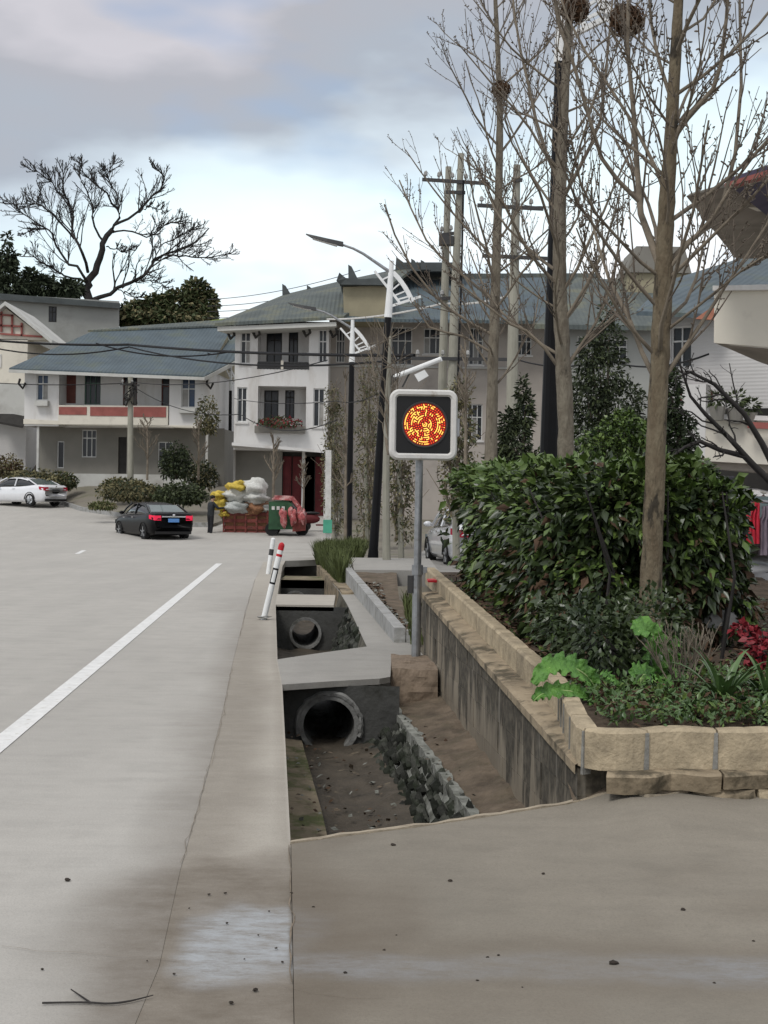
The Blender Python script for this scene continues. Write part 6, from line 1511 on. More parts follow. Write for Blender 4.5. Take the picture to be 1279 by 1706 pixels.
def upole(label, pts, D, r0, r1, arms, mats='cpole'):
    root = thing('utility_pole', label, 'utility pole', W(pts[0][0], pts[0][1], D), 0); mb = MB(); L_ = [W(x, y, D) for x, y in pts]; n = len(L_)
    mb.tube(L_, [lerp(r0, r1, i / (n - 1)) for i in range(n)], 12); mb.build('pole', mats, root, world=True)
    for (xa, ya, xb, yb, ins) in arms:
        mb = MB(); a, b = W(xa, ya, D - .15), W(xb, yb, D - .15); mb.bar(a, b, .07, .09); am = mb.build('crossarm', 'darkmetal' if ins >= 0 else 'whiteold', root, world=True)
        for i in range(max(0, ins)):
            q = a.lerp(b, (i + .25) / max(1, ins)); mb = MB(); mb.tube([q, q + Vector((0, 0, .10)), q + Vector((0, 0, .12)), q + Vector((0, 0, .2)), q + Vector((0, 0, .24))], [.02, .02, .06, .05, .02], 7); mb.build('insulator', 'kerbgrey', am, world=True)
    return root
upole('slightly shorter left pole of the concrete pole pair above the sign board', [(735, 700), (741, 480), (747, 278)], 40, .13, .085, [(732, 392, 762, 388, 2), (728, 498, 760, 496, 1)])
upole('taller right pole of the concrete pole pair carrying the long crossarm', [(750, 760), (757, 500), (768, 256)], 39.6, .15, .085, [(703, 299, 815, 306, 5), (685, 597, 852, 599, 4), (742, 320, 775, 321, 0)])
upole('single concrete utility pole between the slim ginkgo and the black lamp post', [(851, 800), (855, 520), (861, 275)], 36, .17, .09, [(795, 342, 905, 348, 4), (803, 426, 912, 431, 4), (852, 300, 870, 300, 0)])
up = upole('concrete utility pole in front of the left house with a dark tangle of cables', [(217, 812), (217, 720), (217, 628)], 70, .16, .12, [(200, 640, 232, 642, 2)])
mb = MB(); rgk = random.Random(3)
for i in range(9):
    c = [W(205 + rgk.uniform(0, 24), 632 + rgk.uniform(0, 45), 69.8 + rgk.uniform(-.2, .2)) for _ in range(4)]; mb.tube(smooth_line(c, 9), .035, 4)
mb.build('cable_tangle', 'b_dark', up, world=True)
mb = MB(); c = W(743, 402, 39.7); mb.box(c.x - .2, c.x + .2, c.y - .2, c.y + .1, c.z - .12, c.z + .12); o = mb.build('switch_box', 'darkmetal'); tag(o, 'small dark switch box high on the left pole of the pole pair', 'switch box')
def cable(label, pts, sag, r=.02, m='black', n=24):
    P = [W(*p) for p in pts]; out = []
    for j, (a, b) in enumerate(zip(P, P[1:])):
        k = n // (len(P) - 1)
        for i in range(k + (1 if j == len(P) - 2 else 0)):
            t = i / k; q = a.lerp(b, t); q.z -= sag * 4 * t * (1 - t); out.append(q)
    mb = MB(); mb.tube(out, r, 5); o = mb.build('overhead_cable', m); tag(o, label, 'cable')
cable('thickest black overhead cable crossing the blue grey roof of the left house', [(-60, 562, 62), (215, 574, 60), (690, 592, 40)], .12, .05)
cable('black cable hanging just under the thickest one across the left roof', [(-60, 567, 62), (215, 578, 60), (690, 597, 40)], .45, .032)
cable('short slack black cable loop against the left house roof', [(160, 572, 60), (390, 585, 56)], .35, .03)
cable('lower thin cable from the left frame edge to the tangled pole', [(-60, 634, 72), (215, 638, 70)], .15, .022)
cable('thin cable running from the tangled pole down to the right behind the lamp', [(217, 640, 70), (400, 690, 60), (560, 700, 46)], .5, .018)
cable('thin cable crossing the balconies of the white three storey house', [(217, 636, 70), (545, 600, 46)], .4, .018)
cable('cable crossing the white house just below the second floor windows', [(390, 664, 66), (560, 668, 47), (640, 650, 35)], .15, .015)
for i, (ya, yb, lb) in enumerate(((497, 450, 'uppermost of the thin sky wires between the bushy tree and the ridge'), (508, 468, 'second of the thin sky wires between the bushy tree and the ridge'), (517, 480, 'third of the thin sky wires between the bushy tree and the ridge'), (528, 492, 'lowest of the thin sky wires between the bushy tree and the ridge'))): cable(lb, [(345, ya + 2, 90), (600, yb, 76)], .3, .020, 'darkmetal')
cable('pale cable slanting over the teal roof of the rear wing', [(545, 532, 50), (740, 505, 40), (860, 488, 38)], .12, .03, 'whiteold')
cable('black cable running right from the long crossarm behind the ginkgo trunks', [(850, 595, 39.6), (1010, 600, 34), (1180, 590, 28)], .2, .022)
cable('upper wire from the top crossarm toward the single pole', [(812, 302, 39.6), (900, 344, 36), (1100, 300, 30)], .2, .012)
cable('black cable hanging beside the right pole of the pair', [(772, 300, 39.3), (768, 480, 39.3), (760, 700, 39.3)], .02, .03)
# white tube lamp with panel
root = thing('solar_lamp', 'white tube lamp arm with a small square panel over the sign board', 'lamp', W(652, 632, 34.7))
mb = MB(); mb.tube([W(657, 628, 34.6), W(735, 598, 34.2)], .062, 10); mb.build('lamp_tube', 'white', root, world=True)
mb = MB(); mb.bar(W(645, 640, 34.7), W(660, 626, 34.6), .14, .12); mb.bar(W(670, 645, 34.6), W(683, 620, 34.5), .03); mb.build('mount', 'darkmetal', root, world=True)
mb = MB(); a, b, c, d = W(690, 624, 34.2), W(707, 616, 34.2), W(714, 626, 34.2), W(697, 636, 34.2); mb.extrude([d, c, b, a], (0, .06, 0)); mb.build('square_panel', 'white', root, world=True)
# ------------------------------------------------------------------ the warning light board
PD = 14.75; pc_ = W(705, 708, PD - .12)
root = thing('warning_light_board', 'square warning light board with white frame and lit red amber disc on a steel pole', 'sign', (G(692, 1096).x, PD, 0))
mb = MB(); b0 = W(692.5, 1102, PD); b1 = W(699.5, 700, PD); mb.tube([b0, b0.lerp(b1, .38)], .047, 16); mb.tube([b0.lerp(b1, .38), b1], .039, 16); mb.build('pole', 'steel', root, world=True, smooth=False)
mb = MB(); q = b0.lerp(b1, .38); mb.tube([q - Vector((0, 0, .05)), q + Vector((0, 0, .05))], .058, 14); mb.bar(q + Vector((.05, 0, 0)), q + Vector((.10, 0, 0)), .03, .06); mb.build('clamp_collar', 'steel', root, world=True)
mb = MB(); mb.tube([b0 + Vector((0, 0, -.02)), b0 + Vector((0, 0, .02))], .11, 12); mb.build('base_plate', 'steel', root, world=True)
mb = MB(); mb.box(q.x - .10, q.x - .045, q.y - .03, q.y + .04, q.z - .24, q.z - .06); mb.build('junction_box', 'darkmetal', root, world=True)
def rrect(w_, h_, r, n=8):
    out = []
    for cx, cz, a0 in ((w_ / 2 - r, h_ / 2 - r, 0), (-w_ / 2 + r, h_ / 2 - r, 90), (-w_ / 2 + r, -h_ / 2 + r, 180), (w_ / 2 - r, -h_ / 2 + r, 270)):
        for i in range(n + 1): a = radians(a0 + 90 * i / n); out.append((cx + cos(a) * r, cz + sin(a) * r))
    return out
yaw = radians(4)
def BL(x, y, z): return Vector((pc_.x + x * cos(yaw) - y * sin(yaw) , pc_.y + x * sin(yaw) + y * cos(yaw), pc_.z + z - x * .012 * 0))
Wd, Hd = .69, .715
o1 = rrect(Wd, Hd, .095); o2 = rrect(Wd - .035, Hd - .035, .08); i2_ = rrect(Wd - .10, Hd - .10, .05); i1 = rrect(Wd - .135, Hd - .135, .035); n = len(o1); V = []
for ring, y in ((o1, .05), (o1, -.02), (o2, -.045), (i2_, -.045), (i1, -.02), (i1, .0)): V += [BL(x, y, z) for x, z in ring]
mb = MB(); mb.add(V, [(k * n + i, k * n + (i + 1) % n, (k + 1) * n + (i + 1) % n, (k + 1) * n + i) for k in range(5) for i in range(n)] + [tuple(range(n - 1, -1, -1))]); mb.build('frame', 'whiteold', root, world=True)
ip = rrect(Wd - .13, Hd - .13, .035); mb = MB(); mb.add([BL(x, -.012, z) for x, z in ip], [tuple(range(n))]); pn = mb.build('panel', 'blackp', root, world=True)
mb = MB(); R_ = .212; k = 48; cz_ = .005; mb.add([BL(.012 + cos(2 * pi * i / k) * R_ * 1.03, -.016, cz_ + sin(2 * pi * i / k) * R_ * 1.03) for i in range(k)], [tuple(range(k))]); mb.build('light_disc', 'led_o', root, world=True)
random.seed(19); my, mr_ = MB(), MB()
def ledc(x, z, r, mbx, y=-.02):
    mbx.add([BL(.012 + x + cos(i * pi / 3) * r, y, cz_ + z + sin(i * pi / 3) * r) for i in range(6)] + [BL(.012 + x, y - .004, cz_ + z)], [(i, (i + 1) % 6, 6) for i in range(6)])
nr = 10; cells = {}
for q in range(nr):
    rr = R_ * q / (nr - .5); m_ = max(1, int(2 * pi * rr / .0235))
    for i in range(m_):
        a = 2 * pi * i / m_ + q * .3; x, z = cos(a) * rr, sin(a) * rr; v = noise.noise(Vector((x * 22, z * 22, 1.5))) + random.uniform(-.5, .5) + (.14 if x < .03 else -.08)
        cells[(q, i)] = (x, z, v, m_)
        ledc(x, z, .0062, my if v > .02 else mr_)
for (q, i), (x, z, v, m_) in cells.items():     # lit neighbours run together into short bars
    if v > .02 and m_ > 1:
        if random.random() < .6: x2, z2 = cells[(q, (i + 1) % m_)][:2]
        elif q + 1 < nr:
            m2_ = cells[(q + 1, 0)][3]; a = atan2(z, x); j = min(range(m2_), key=lambda jj: (cells[(q + 1, jj)][0] - x) ** 2 + (cells[(q + 1, jj)][1] - z) ** 2); x2, z2 = cells[(q + 1, j)][:2]
        else: continue
        if (x2 - x) ** 2 + (z2 - z) ** 2 < .04 ** 2:
            d = Vector((x2 - x, z2 - z)).normalized() * .0048; nx_, nz_ = -d.y, d.x
            my.quad(BL(.012 + x - nx_, -.0195, cz_ + z - nz_), BL(.012 + x2 - nx_, -.0195, cz_ + z2 - nz_), BL(.012 + x2 + nx_, -.0195, cz_ + z2 + nz_), BL(.012 + x + nx_, -.0195, cz_ + z + nz_))
tag(my.build('amber_lights', 'led_y', root, world=True), kind='stuff'); tag(mr_.build('red_lights', 'led_r', root, world=True), kind='stuff')
mb = MB(); k = 60; V = [BL(.012 + cos(2 * pi * i / k) * r_, y, cz_ + sin(2 * pi * i / k) * r_) for r_, y in ((R_ * 1.12, -.012), (R_ * 1.10, -.028), (R_ * 1.04, -.028), (R_ * 1.03, -.016)) for i in range(k)]
mb.add(V, [(j * k + i, j * k + (i + 1) % k, (j + 1) * k + (i + 1) % k, (j + 1) * k + i) for j in range(3) for i in range(k)]); mb.build('lens_ring', 'darkmetal', root, world=True)
mb = MB(); a = BL(Wd / 2 + .012, .0, -.03); mb.box(a.x - .012, a.x + .012, a.y - .03, a.y + .03, a.z - .08, a.z + .10); mb.build('side_hinge', 'steel', root, world=True)
# ------------------------------------------------------------------ marker posts
def post(label, base, top, D, r, bands):
    a, b = W(*base, D), W(*top, D); root = thing('marker_post', label, 'marker post', a); mb = MB(); d = (b - a); mb.tube([a - d * .05, b], [r, r], 14); mb.build('shaft', 'white', root, world=True)
    for (t0, t1, m, k) in bands: mb = MB(); mb.tube([a + d * t0, a + d * t1], r * k, 14); mb.build('band', m, root, world=True)
    mb = MB(); mb.tube([b, b + d * .02, b + d * .035], [r * 1.0, r * .8, r * .3], 12); mb.build('cap', bands[-1][2] if bands[-1][1] > .93 else 'white', root, world=True)
    mb = MB(); mb.ell(a, (r * 2.2, r * 2, r * .5), 10, 5, jit=.5, seed=2); mb.build('foot_mortar', 'kerbgrey', root, world=True)
    return root
pr_ = post('nearer leaning white marker post with red top and black outlined rectangle', (440, 1028), (469, 908), 19.2, .040, [(.84, .875, 'red', 1.02), (.93, 1.0, 'red', 1.02)])
a, b = W(440, 1028, 19.2), W(469, 908, 19.2); d = b - a; sx = d.cross(Vector((0, 1, 0))).normalized()
for (t0, t1, w0, w1) in ((.46, .485, -1, 1), (.655, .68, -1, 1), (.46, .68, -1, -.62), (.46, .68, .62, 1)):
    mb = MB(); segs = 6; V = []
    for t in (t0, t1):
        for i in range(segs + 1): u_ = lerp(w0, w1, i / segs) * 1.15; V.append(a + d * t + sx * sin(u_) * .0415 + Vector((0, -cos(u_) * .0415, 0)))
    mb.add(V, [(i, i + 1, segs + 2 + i, segs + 1 + i) for i in range(segs)]); mb.build('black_outline', 'black', pr_, world=True)
post('farther small white marker post with a dark band', (446, 958), (455, 898), 31, .05, [(.55, .72, 'darkmetal', 1.02)])
# green and white short board at the corner of the white house
root = thing('roadside_post', 'short white post with a green lower board below the white house corner', 'post', W(545, 895, 50)); mb = MB(); mb.bar(W(546, 895, 50), W(547, 750, 50), .2, .2); mb.build('shaft', 'whiteold', root, world=True)
mb = MB(); a, b = W(538, 888, 49.8), W(553, 866, 49.8); mb.box(a.x, b.x, a.y - .05, a.y, a.z, b.z); mb.build('green_board', 'greenb', root, world=True)
# ================================================================== VEHICLES AND PEOPLE
def ring_loft(mb, st, prof, m=0, close=True):
    """st: list of x; prof(x)->list of (y,z) half section from bottom centre to top centre"""
    rows_ = []
    for x in st:
        h = prof(x); full = [(x, y, z) for y, z in h] + [(x, -y, z) for y, z in reversed(h[1:-1])]; rows_.append(full)
    n = len(rows_[0]); V = [v for r_ in rows_ for v in r_]
    mb.add(V, [(i * n + j, i * n + (j + 1) % n, (i + 1) * n + (j + 1) % n, (i + 1) * n + j) for i in range(len(rows_) - 1) for j in range(n)] + [tuple(range(n)), tuple((len(rows_) - 1) * n + j for j in range(n - 1, -1, -1))], m)
def make_car(name, label, paint, lit=True, plate='plate_b'):
    r_ = thing(name, label, 'car', (0, 0, 0), 0)
    zb = [(-2.36, .50), (-2.33, .34), (-2.2, .26), (-1.9, .2), (1.9, .2), (2.2, .26), (2.36, .42)]
    zt = [(-2.36, .84), (-2.30, 1.02), (-2.15, 1.07), (-1.75, 1.08), (-.9, .99), (.9, .96), (1.4, .92), (2.0, .80), (2.30, .66), (2.36, .58)]
    hw = [(-2.36, .74), (-2.25, .84), (-1.9, .89), (-1.0, .905), (1.2, .905), (1.9, .87), (2.2, .78), (2.36, .62)]
    def pf(x):
        b, t, w_ = interp(x, zb), interp(x, zt), interp(x, hw); m_ = lerp(b, t, .5)
        return [(0, b), (w_ * .86, b), (w_ * .97, b + (t - b) * .16), (w_ * 1.0, m_), (w_ * .985, lerp(b, t, .78)), (w_ * .93, t - .03), (w_ * .80, t), (0, t + .015)]
    mb = MB(); ring_loft(mb, [-2.36, -2.33, -2.28, -2.2, -2.05, -1.9, -1.6, -1.2, -.6, 0, .6, 1.2, 1.6, 1.9, 2.1, 2.25, 2.33, 2.36], pf); body = mb.build('body', paint, r_, smooth=True)
    # cabin: glass house and roof
    cz = [(-1.78, 1.06), (-1.5, 1.17), (-1.0, 1.36), (-.6, 1.435), (0, 1.46), (.35, 1.44), (.7, 1.34), (1.05, 1.13), (1.25, .98)]
    def pc(x):
        t = interp(x, cz); b = .9; tw = .58 + .10 * min(1, (1.46 - t) / .5); bw = .83 - .05 * abs(x) / 1.7; k = (t - b) / .56
        return [(0, b), (bw, b), (lerp(bw, tw, .5) + .02, lerp(b, t, .55)), (tw, t - .05 * k), (tw - .10, t - .012), (0, t)]
    mb = MB(); ring_loft(mb, [-1.78, -1.5, -1.25, -1.0, -.6, 0, .35, .7, 1.05, 1.25], pc); mb.build('window_glass', 'glassd' if paint != 'carwhite' else 'glassd', r_, smooth=True)
    mb = MB(); V = []; xs = [-1.05, -.8, -.5, 0, .3, .55]
    for x in xs:
        t = interp(x, cz)
        for y, z in ((.66, t - .075), (.60, t - .035), (.42, t + .003), (0, t + .014), (-.42, t + .003), (-.60, t - .035), (-.66, t - .075)): V.append((x, y, z))
    mb.add(V, [(i * 7 + j, i * 7 + j + 1, i * 7 + j + 8, i * 7 + j + 7) for i in range(5) for j in range(6)]); mb.build('roof', paint, r_, smooth=True)
    for s_ in (-1, 1):
        for pts in ([(-1.82, .78, 1.05), (-1.45, .73, 1.20), (-1.02, .655, 1.37)], [(.5, .65, 1.41), (.9, .72, 1.24), (1.28, .79, .99)], [(-.25, .80, 1.0), (-.28, .665, 1.42)]):
            mb = MB(); mb.tube([(x, y * s_, z) for x, y, z in pts], .035, 5); mb.build('pillar', paint, r_)
        mb = MB(); mb.ell((.82, s_ * .98, 1.04), (.07, .11, .07), 8, 6); mb.build('mirror', paint, r_, smooth=True)
        for x in (-1.42, 1.40):
            w_ = MB(); n = 20
            for (y0, y1, rr, mm) in ((.70, .90, .325, 'tyre'),):
                V = [(x + cos(2 * pi * i / n) * rr_, s_ * y, .325 + sin(2 * pi * i / n) * rr_) for rr_, y in ((.2, y0), (rr, y0), (rr, y1 - .02), (rr - .03, y1), (.215, y1)) for i in range(n)]
                w_.add(V, [(j * n + i, j * n + (i + 1) % n, (j + 1) * n + (i + 1) % n, (j + 1) * n + i) for j in range(4) for i in range(n)])
            wo = w_.build('wheel', 'tyre', r_); w2 = MB(); n = 20
            w2.add([(x + cos(2 * pi * i / n) * .215, s_ * .86, .325 + sin(2 * pi * i / n) * .215) for i in range(n)] + [(x, s_ * .84, .325)], [(i, (i + 1) % n, n) for i in range(n)])
            for k in range(5):
                a = 2 * pi * k / 5 + .3; w2.bar((x, s_ * .885, .325), (x + cos(a) * .2, s_ * .89, .325 + sin(a) * .2), .06, .03)
            w2.build('rim', 'rim', wo)
            ar = MB(); ar.tube([(x + cos(a) * .365, s_ * .905, .325 + sin(a) * .365) for a in [pi * q / 12 for q in range(13)]], .02, 4); ar.build('wheel_arch', 'tyre', r_)
        tl = MB(); tl.hexa([(-2.365, s_ * .50, .78), (-2.365, s_ * .76, .78), (-2.10, s_ * .895, .84), (-2.25, s_ * .5, .8), (-2.345, s_ * .50, .96), (-2.335, s_ * .77, .955), (-2.06, s_ * .885, .985), (-2.25, s_ * .5, .96)]); tl.build('tail_light', 'tail' if lit else 'taild', r_)
        hd = MB(); hd.hexa([(2.34, s_ * .4, .52), (2.30, s_ * .66, .54), (2.0, s_ * .86, .60), (2.1, s_ * .4, .55), (2.30, s_ * .4, .64), (2.24, s_ * .70, .68), (1.95, s_ * .87, .76), (2.1, s_ * .4, .66)]); hd.build('headlight', 'glass', r_)
        dh = MB(); dh.box(-.35, -.15, s_ * .905 - .012, s_ * .905 + .02, .86, .885); dh.box(.65, .85, s_ * .905 - .012, s_ * .905 + .02, .84, .865); dh.build('door_handle', 'chrome', r_)
    mb = MB(); mb.box(-2.385, -2.34, -.48, .48, .90, .945); mb.build('chrome_strip', 'chrome', r_)
    mb = MB(); mb.box(-2.385, -2.352, -.22, .22, .71, .85); pl = mb.build('number_plate', plate, r_)
    mb = MB(); mb.box(-2.375, -2.33, -.72, .72, .26, .36); mb.build('bumper_trim', 'blackp', r_)
    mb = MB(); mb.ell((-2.385, 0, .985), (.012, .055, .04), 10, 6); mb.build('boot_emblem', 'chrome', r_)
    mb = MB(); mb.hexa([(-1.74, -.66, 1.09), (-1.74, .66, 1.09), (-1.10, .56, 1.34), (-1.10, -.56, 1.34), (-1.76, -.66, 1.10), (-1.76, .66, 1.10), (-1.12, .56, 1.36), (-1.12, -.56, 1.36)]); mb.build('rear_window', 'glass', r_)
    return r_
def carplace(o, px, D, hd, z=None, label=None): p = W(px, 900, D); place(o, (p.x, p.y, (H(p.x, D) if z is None else z) + .002), radians(hd), 1, label)
cb = make_car('black_car', 'black sedan driving away round the bend with red tail lights lit', 'carblack'); carplace(cb, 253, 57, 119, -.03)
cw = make_car('white_car', 'white sedan at the left frame edge farther round the bend', 'carwhite', False, 'darkmetal'); carplace(cw, 38, 73.5, 146); cw['group'] = 'white cars'
c2 = copy_tree(cw); carplace(c2, 785, 36, 97, .0, 'white car half hidden behind the hedge right of the sign pole')
c3 = copy_tree(cw); carplace(c3, 1205, 18.5, 75, .36, 'white car glimpsed behind the hedge at the right beside the hanging clothes')
# ------------------------------------------------------------------ loaded cargo cart
MT['cartred'] = mat('cart_red_paint', (.22, .055, .045), .7, .3, 6, stain=(.08, .04, .03), stainscale=8)
MT['canopy_green'] = mat('canopy_green', (.03, .085, .04), .6, .25, 3)
MT['sack_w'] = mat('white_sack', (.58, .58, .54), .75, .15, 9, bump=.8, bscale=12); MT['sack_g'] = mat('grey_sack', (.45, .47, .45), .75, .18, 9, bump=.8, bscale=12); MT['sack_y'] = mat('yellow_sack', (.58, .43, .07), .7, .2, 9, bump=.8, bscale=12)
MT['wood'] = mat('scrap_wood', (.30, .15, .08), .85, .3, 8); MT['pink'] = mat('pink_cloth', (.42, .11, .11), .8, .35, 6, stain=(.75, .55, .52), stainscale=4)
CD = 59.0; gz_ = H(0, CD)
root = thing('cargo_cart', 'rusty red slatted cargo tricycle piled high with sacks', 'cargo cart', (W(410, 900, CD).x, CD, gz_))
def cx_(px): return W(px, 880, CD).x
def cz2(py, px=410): return W(px, py, CD).z
x0, x1 = cx_(371), cx_(447); zb_, zt_ = cz2(888), cz2(856)
mb = MB(); mb.box(x0, x1, CD, CD + 2.4, zb_, zb_ + .1); mb.build('bed', 'cartred', root, world=True)
for z in (zb_ + .22, zb_ + .50, zb_ + .78): mb = MB(); mb.box(x0, x1, CD - .05, CD, z - .07, z + .07); mb.build('slat', 'cartred', root, world=True)
for z in (zb_ + .22, zb_ + .50, zb_ + .78): mb = MB(); mb.box(x1 - .05, x1, CD + .01, CD + 2.4, z - .07, z + .07); mb.build('slat', 'cartred', root, world=True)
for z in (zb_ + .22, zb_ + .50, zb_ + .78): mb = MB(); mb.box(x0, x0 + .05, CD + .01, CD + 2.4, z - .07, z + .07); mb.build('slat', 'cartred', root, world=True)
for i in range(5): x = lerp(x0 + .04, x1 - .04, i / 4); mb = MB(); mb.box(x - .035, x + .035, CD - .09, CD - .052, zb_ - .05, zb_ + .92); mb.build('upright', 'cartred', root, world=True)
mb = MB(); mb.box(x0 + .1, x1 - .1, CD + .05, CD + 2.2, zb_ + .1, zb_ + .86); mb.build('load_infill', 'wood', root, world=True)
for x in (x0 + .12, x1 - .12):
    for y in (CD + .5,):
        mb = MB(); mb.tube([(x - .07, y, gz_ + .30), (x + .07, y, gz_ + .30)], .30, 16); w_ = mb.build('wheel', 'tyre', root, world=True); mb = MB(); mb.tube([(x - .08, y, gz_ + .30), (x + .08, y, gz_ + .30)], .16, 10); mb.build('rim', 'rim', w_, world=True)
mb = MB(); mb.tube([(x0 + .9, CD + 2.9, gz_ + .3), (x0 + 1.0, CD + 2.9, gz_ + .3)], .3, 16); mb.build('wheel', 'tyre', root, world=True)
mb = MB(); mb.bar((x0 + .12, CD + .5, gz_ + .32), (x1 - .12, CD + .5, gz_ + .32), .08); mb.bar((x0 + .95, CD + .3, gz_ + .45), (x0 + .95, CD + 3.1, gz_ + .5), .1); mb.build('chassis', 'darkmetal', root, world=True)
sacks = [(424, 812, 19, 12, 'sack_w', 'big white sack on the very top of the cart load'), (396, 811, 16, 8, 'sack_y', 'yellow sack on top of the load left of the white one'), (394, 827, 20, 10, 'sack_w', 'long white sack in the upper row, left half'), (424, 829, 20, 11, 'sack_w', 'long pale sack in the upper row, right half'),
  (393, 845, 20, 10, 'sack_g', 'grey white sack low in the load above the red slats'), (364, 826, 11, 6, 'sack_y', 'yellow sack sticking out at the left of the load'), (368, 841, 11, 9, 'sack_y', 'yellow sack bulging over the left rear corner of the cart'), (374, 856, 8, 4, 'sack_y', 'thin yellow bag hanging below the other yellow sacks'), (425, 846, 17, 9, 'wood', 'brown bundle of scrap at the right of the load'), (440, 848, 7, 6, 'sack_w', 'small round white bag at the right end of the load')]
for i, (px, py, rx, rz_, m, lb) in enumerate(sacks):
    D = CD + (.15 if i not in (8,) else .3); c = W(px, py, D); mb = MB(); mb.ell(c, (rx * D / F * 1.12, .62 if rx > 12 else .35, rz_ * D / F * 1.25), 22, 14, jit=.55, seed=i + 1); o = mb.build('sack', m, smooth=True, loc=tuple(c)); tag(o, lb, 'sack', 'sacks on the cargo cart')
random.seed(14)
for i in range(9):
    a = W(412 + random.uniform(-6, 4), 838 + i * 2.4, CD - .1); b = W(444 + random.uniform(-6, 6), 836 + i * 2.6, CD + .3); mb = MB(); mb.bar(a, b, .09, .05); mb.build('board', 'wood', root, world=True)
# green sided three wheeler with cloth bundles
D = 57.5; root = thing('three_wheeler', 'small green sided three wheeled vehicle with slanted windscreen right of the cart', 'three wheeler', (W(470, 900, D).x, D, H(0, D)))
def q_(x, y, dy=0): v = W(x, y, D); return Vector((v.x, D + dy, v.z))
mb = MB(); mb.extrude([q_(447, 882), q_(487, 882), q_(486, 840), q_(478, 833), q_(448, 836)], (0, 1.3, 0)); mb.build('body', 'canopy_green', root, world=True)
mb = MB(); mb.extrude([q_(452, 832, -.05), q_(486, 834, -.05), q_(484, 826, -.05), q_(458, 825, -.05)], (0, 1.4, 0)); mb.build('roof', 'pink', root, world=True)
for dy in (0, 1.2): mb = MB(); mb.bar(q_(484, 828, dy), q_(503, 853, dy), .06, .10); mb.build('windscreen_pillar', 'pink', root, world=True)
mb = MB(); mb.extrude([q_(486, 838, .1), q_(500, 854, .1), q_(487, 854, .1)], (0, .02, 0)); mb.build('windscreen', 'glassd', root, world=True)
mb = MB(); mb.extrude([q_(487, 886), q_(508, 884), q_(508, 860), q_(487, 856)], (0, 1.1, 0)); mb.build('front_body', 'cartred', root, world=True)
mb = MB(); v = q_(460, 846, -.03); 
for k in range(3): mb.box(v.x - .18 + k * .2, v.x - .06 + k * .2, v.y, v.y + .02, v.z - .08, v.z + .06)
mb.build('white_marking', 'whiteold', root, world=True)
for x, dy in ((452, .1), (452, 1.2), (501, .6)): mb = MB(); v = q_(x, 893, dy); mb.tube([(v.x, v.y - .06, H(0, D) + .27), (v.x, v.y + .06, H(0, D) + .27)], .27, 14); mb.build('wheel', 'tyre', root, world=True)
for i, (px, py) in enumerate(((474, 864), (489, 862), (504, 861))):
    v = q_(px, py, -.25); mb = MB(); mb.ell(v, (.15, .15, .30), 10, 8, jit=.7, seed=i, rz=.3); mb.ell(v + Vector((-.1, 0, .22)), (.12, .12, .2), 8, 6, jit=.3, seed=i + 5); o = mb.build('cloth_bundle', 'pink', smooth=True, loc=tuple(v)); tag(o, ('leftmost', 'middle', 'rightmost')[i] + ' of three pink and red cloth bundles hanging on the green vehicle', 'cloth bundle', 'cloth bundles on the green vehicle')
# parked scooter
D = 60; root = thing('scooter', 'parked scooter with red trim in front of the dark red doors', 'scooter', (W(530, 890, D).x, D, H(0, D)))
B0 = Vector((W(530, 890, D).x, D, H(0, D)))
for x in (-.55, .6): mb = MB(); mb.tube([B0 + Vector((x, -.05, .24)), B0 + Vector((x, .05, .24))], .24, 14); mb.build('wheel', 'tyre', root, world=True)
mb = MB(); mb.ell(B0 + Vector((-.35, 0, .52)), (.42, .16, .2), 12, 8); mb.build('body', 'b_red', root, world=True, smooth=True)
mb = MB(); mb.ell(B0 + Vector((-.3, 0, .76)), (.38, .13, .07), 12, 6); mb.build('seat', 'blackp', root, world=True, smooth=True)
mb = MB(); mb.bar(B0 + Vector((.55, 0, .3)), B0 + Vector((.38, 0, .95)), .22, .08); mb.box(B0.x - .1, B0.x + .45, B0.y - .12, B0.y + .12, B0.z + .24, B0.z + .3); mb.build('leg_shield', 'b_red', root, world=True)
mb = MB(); mb.tube([B0 + Vector((.38, -.32, 1.02)), B0 + Vector((.42, 0, 1.0)), B0 + Vector((.38, .32, 1.02))], .025, 6); mb.build('handlebar', 'darkmetal', root, world=True)
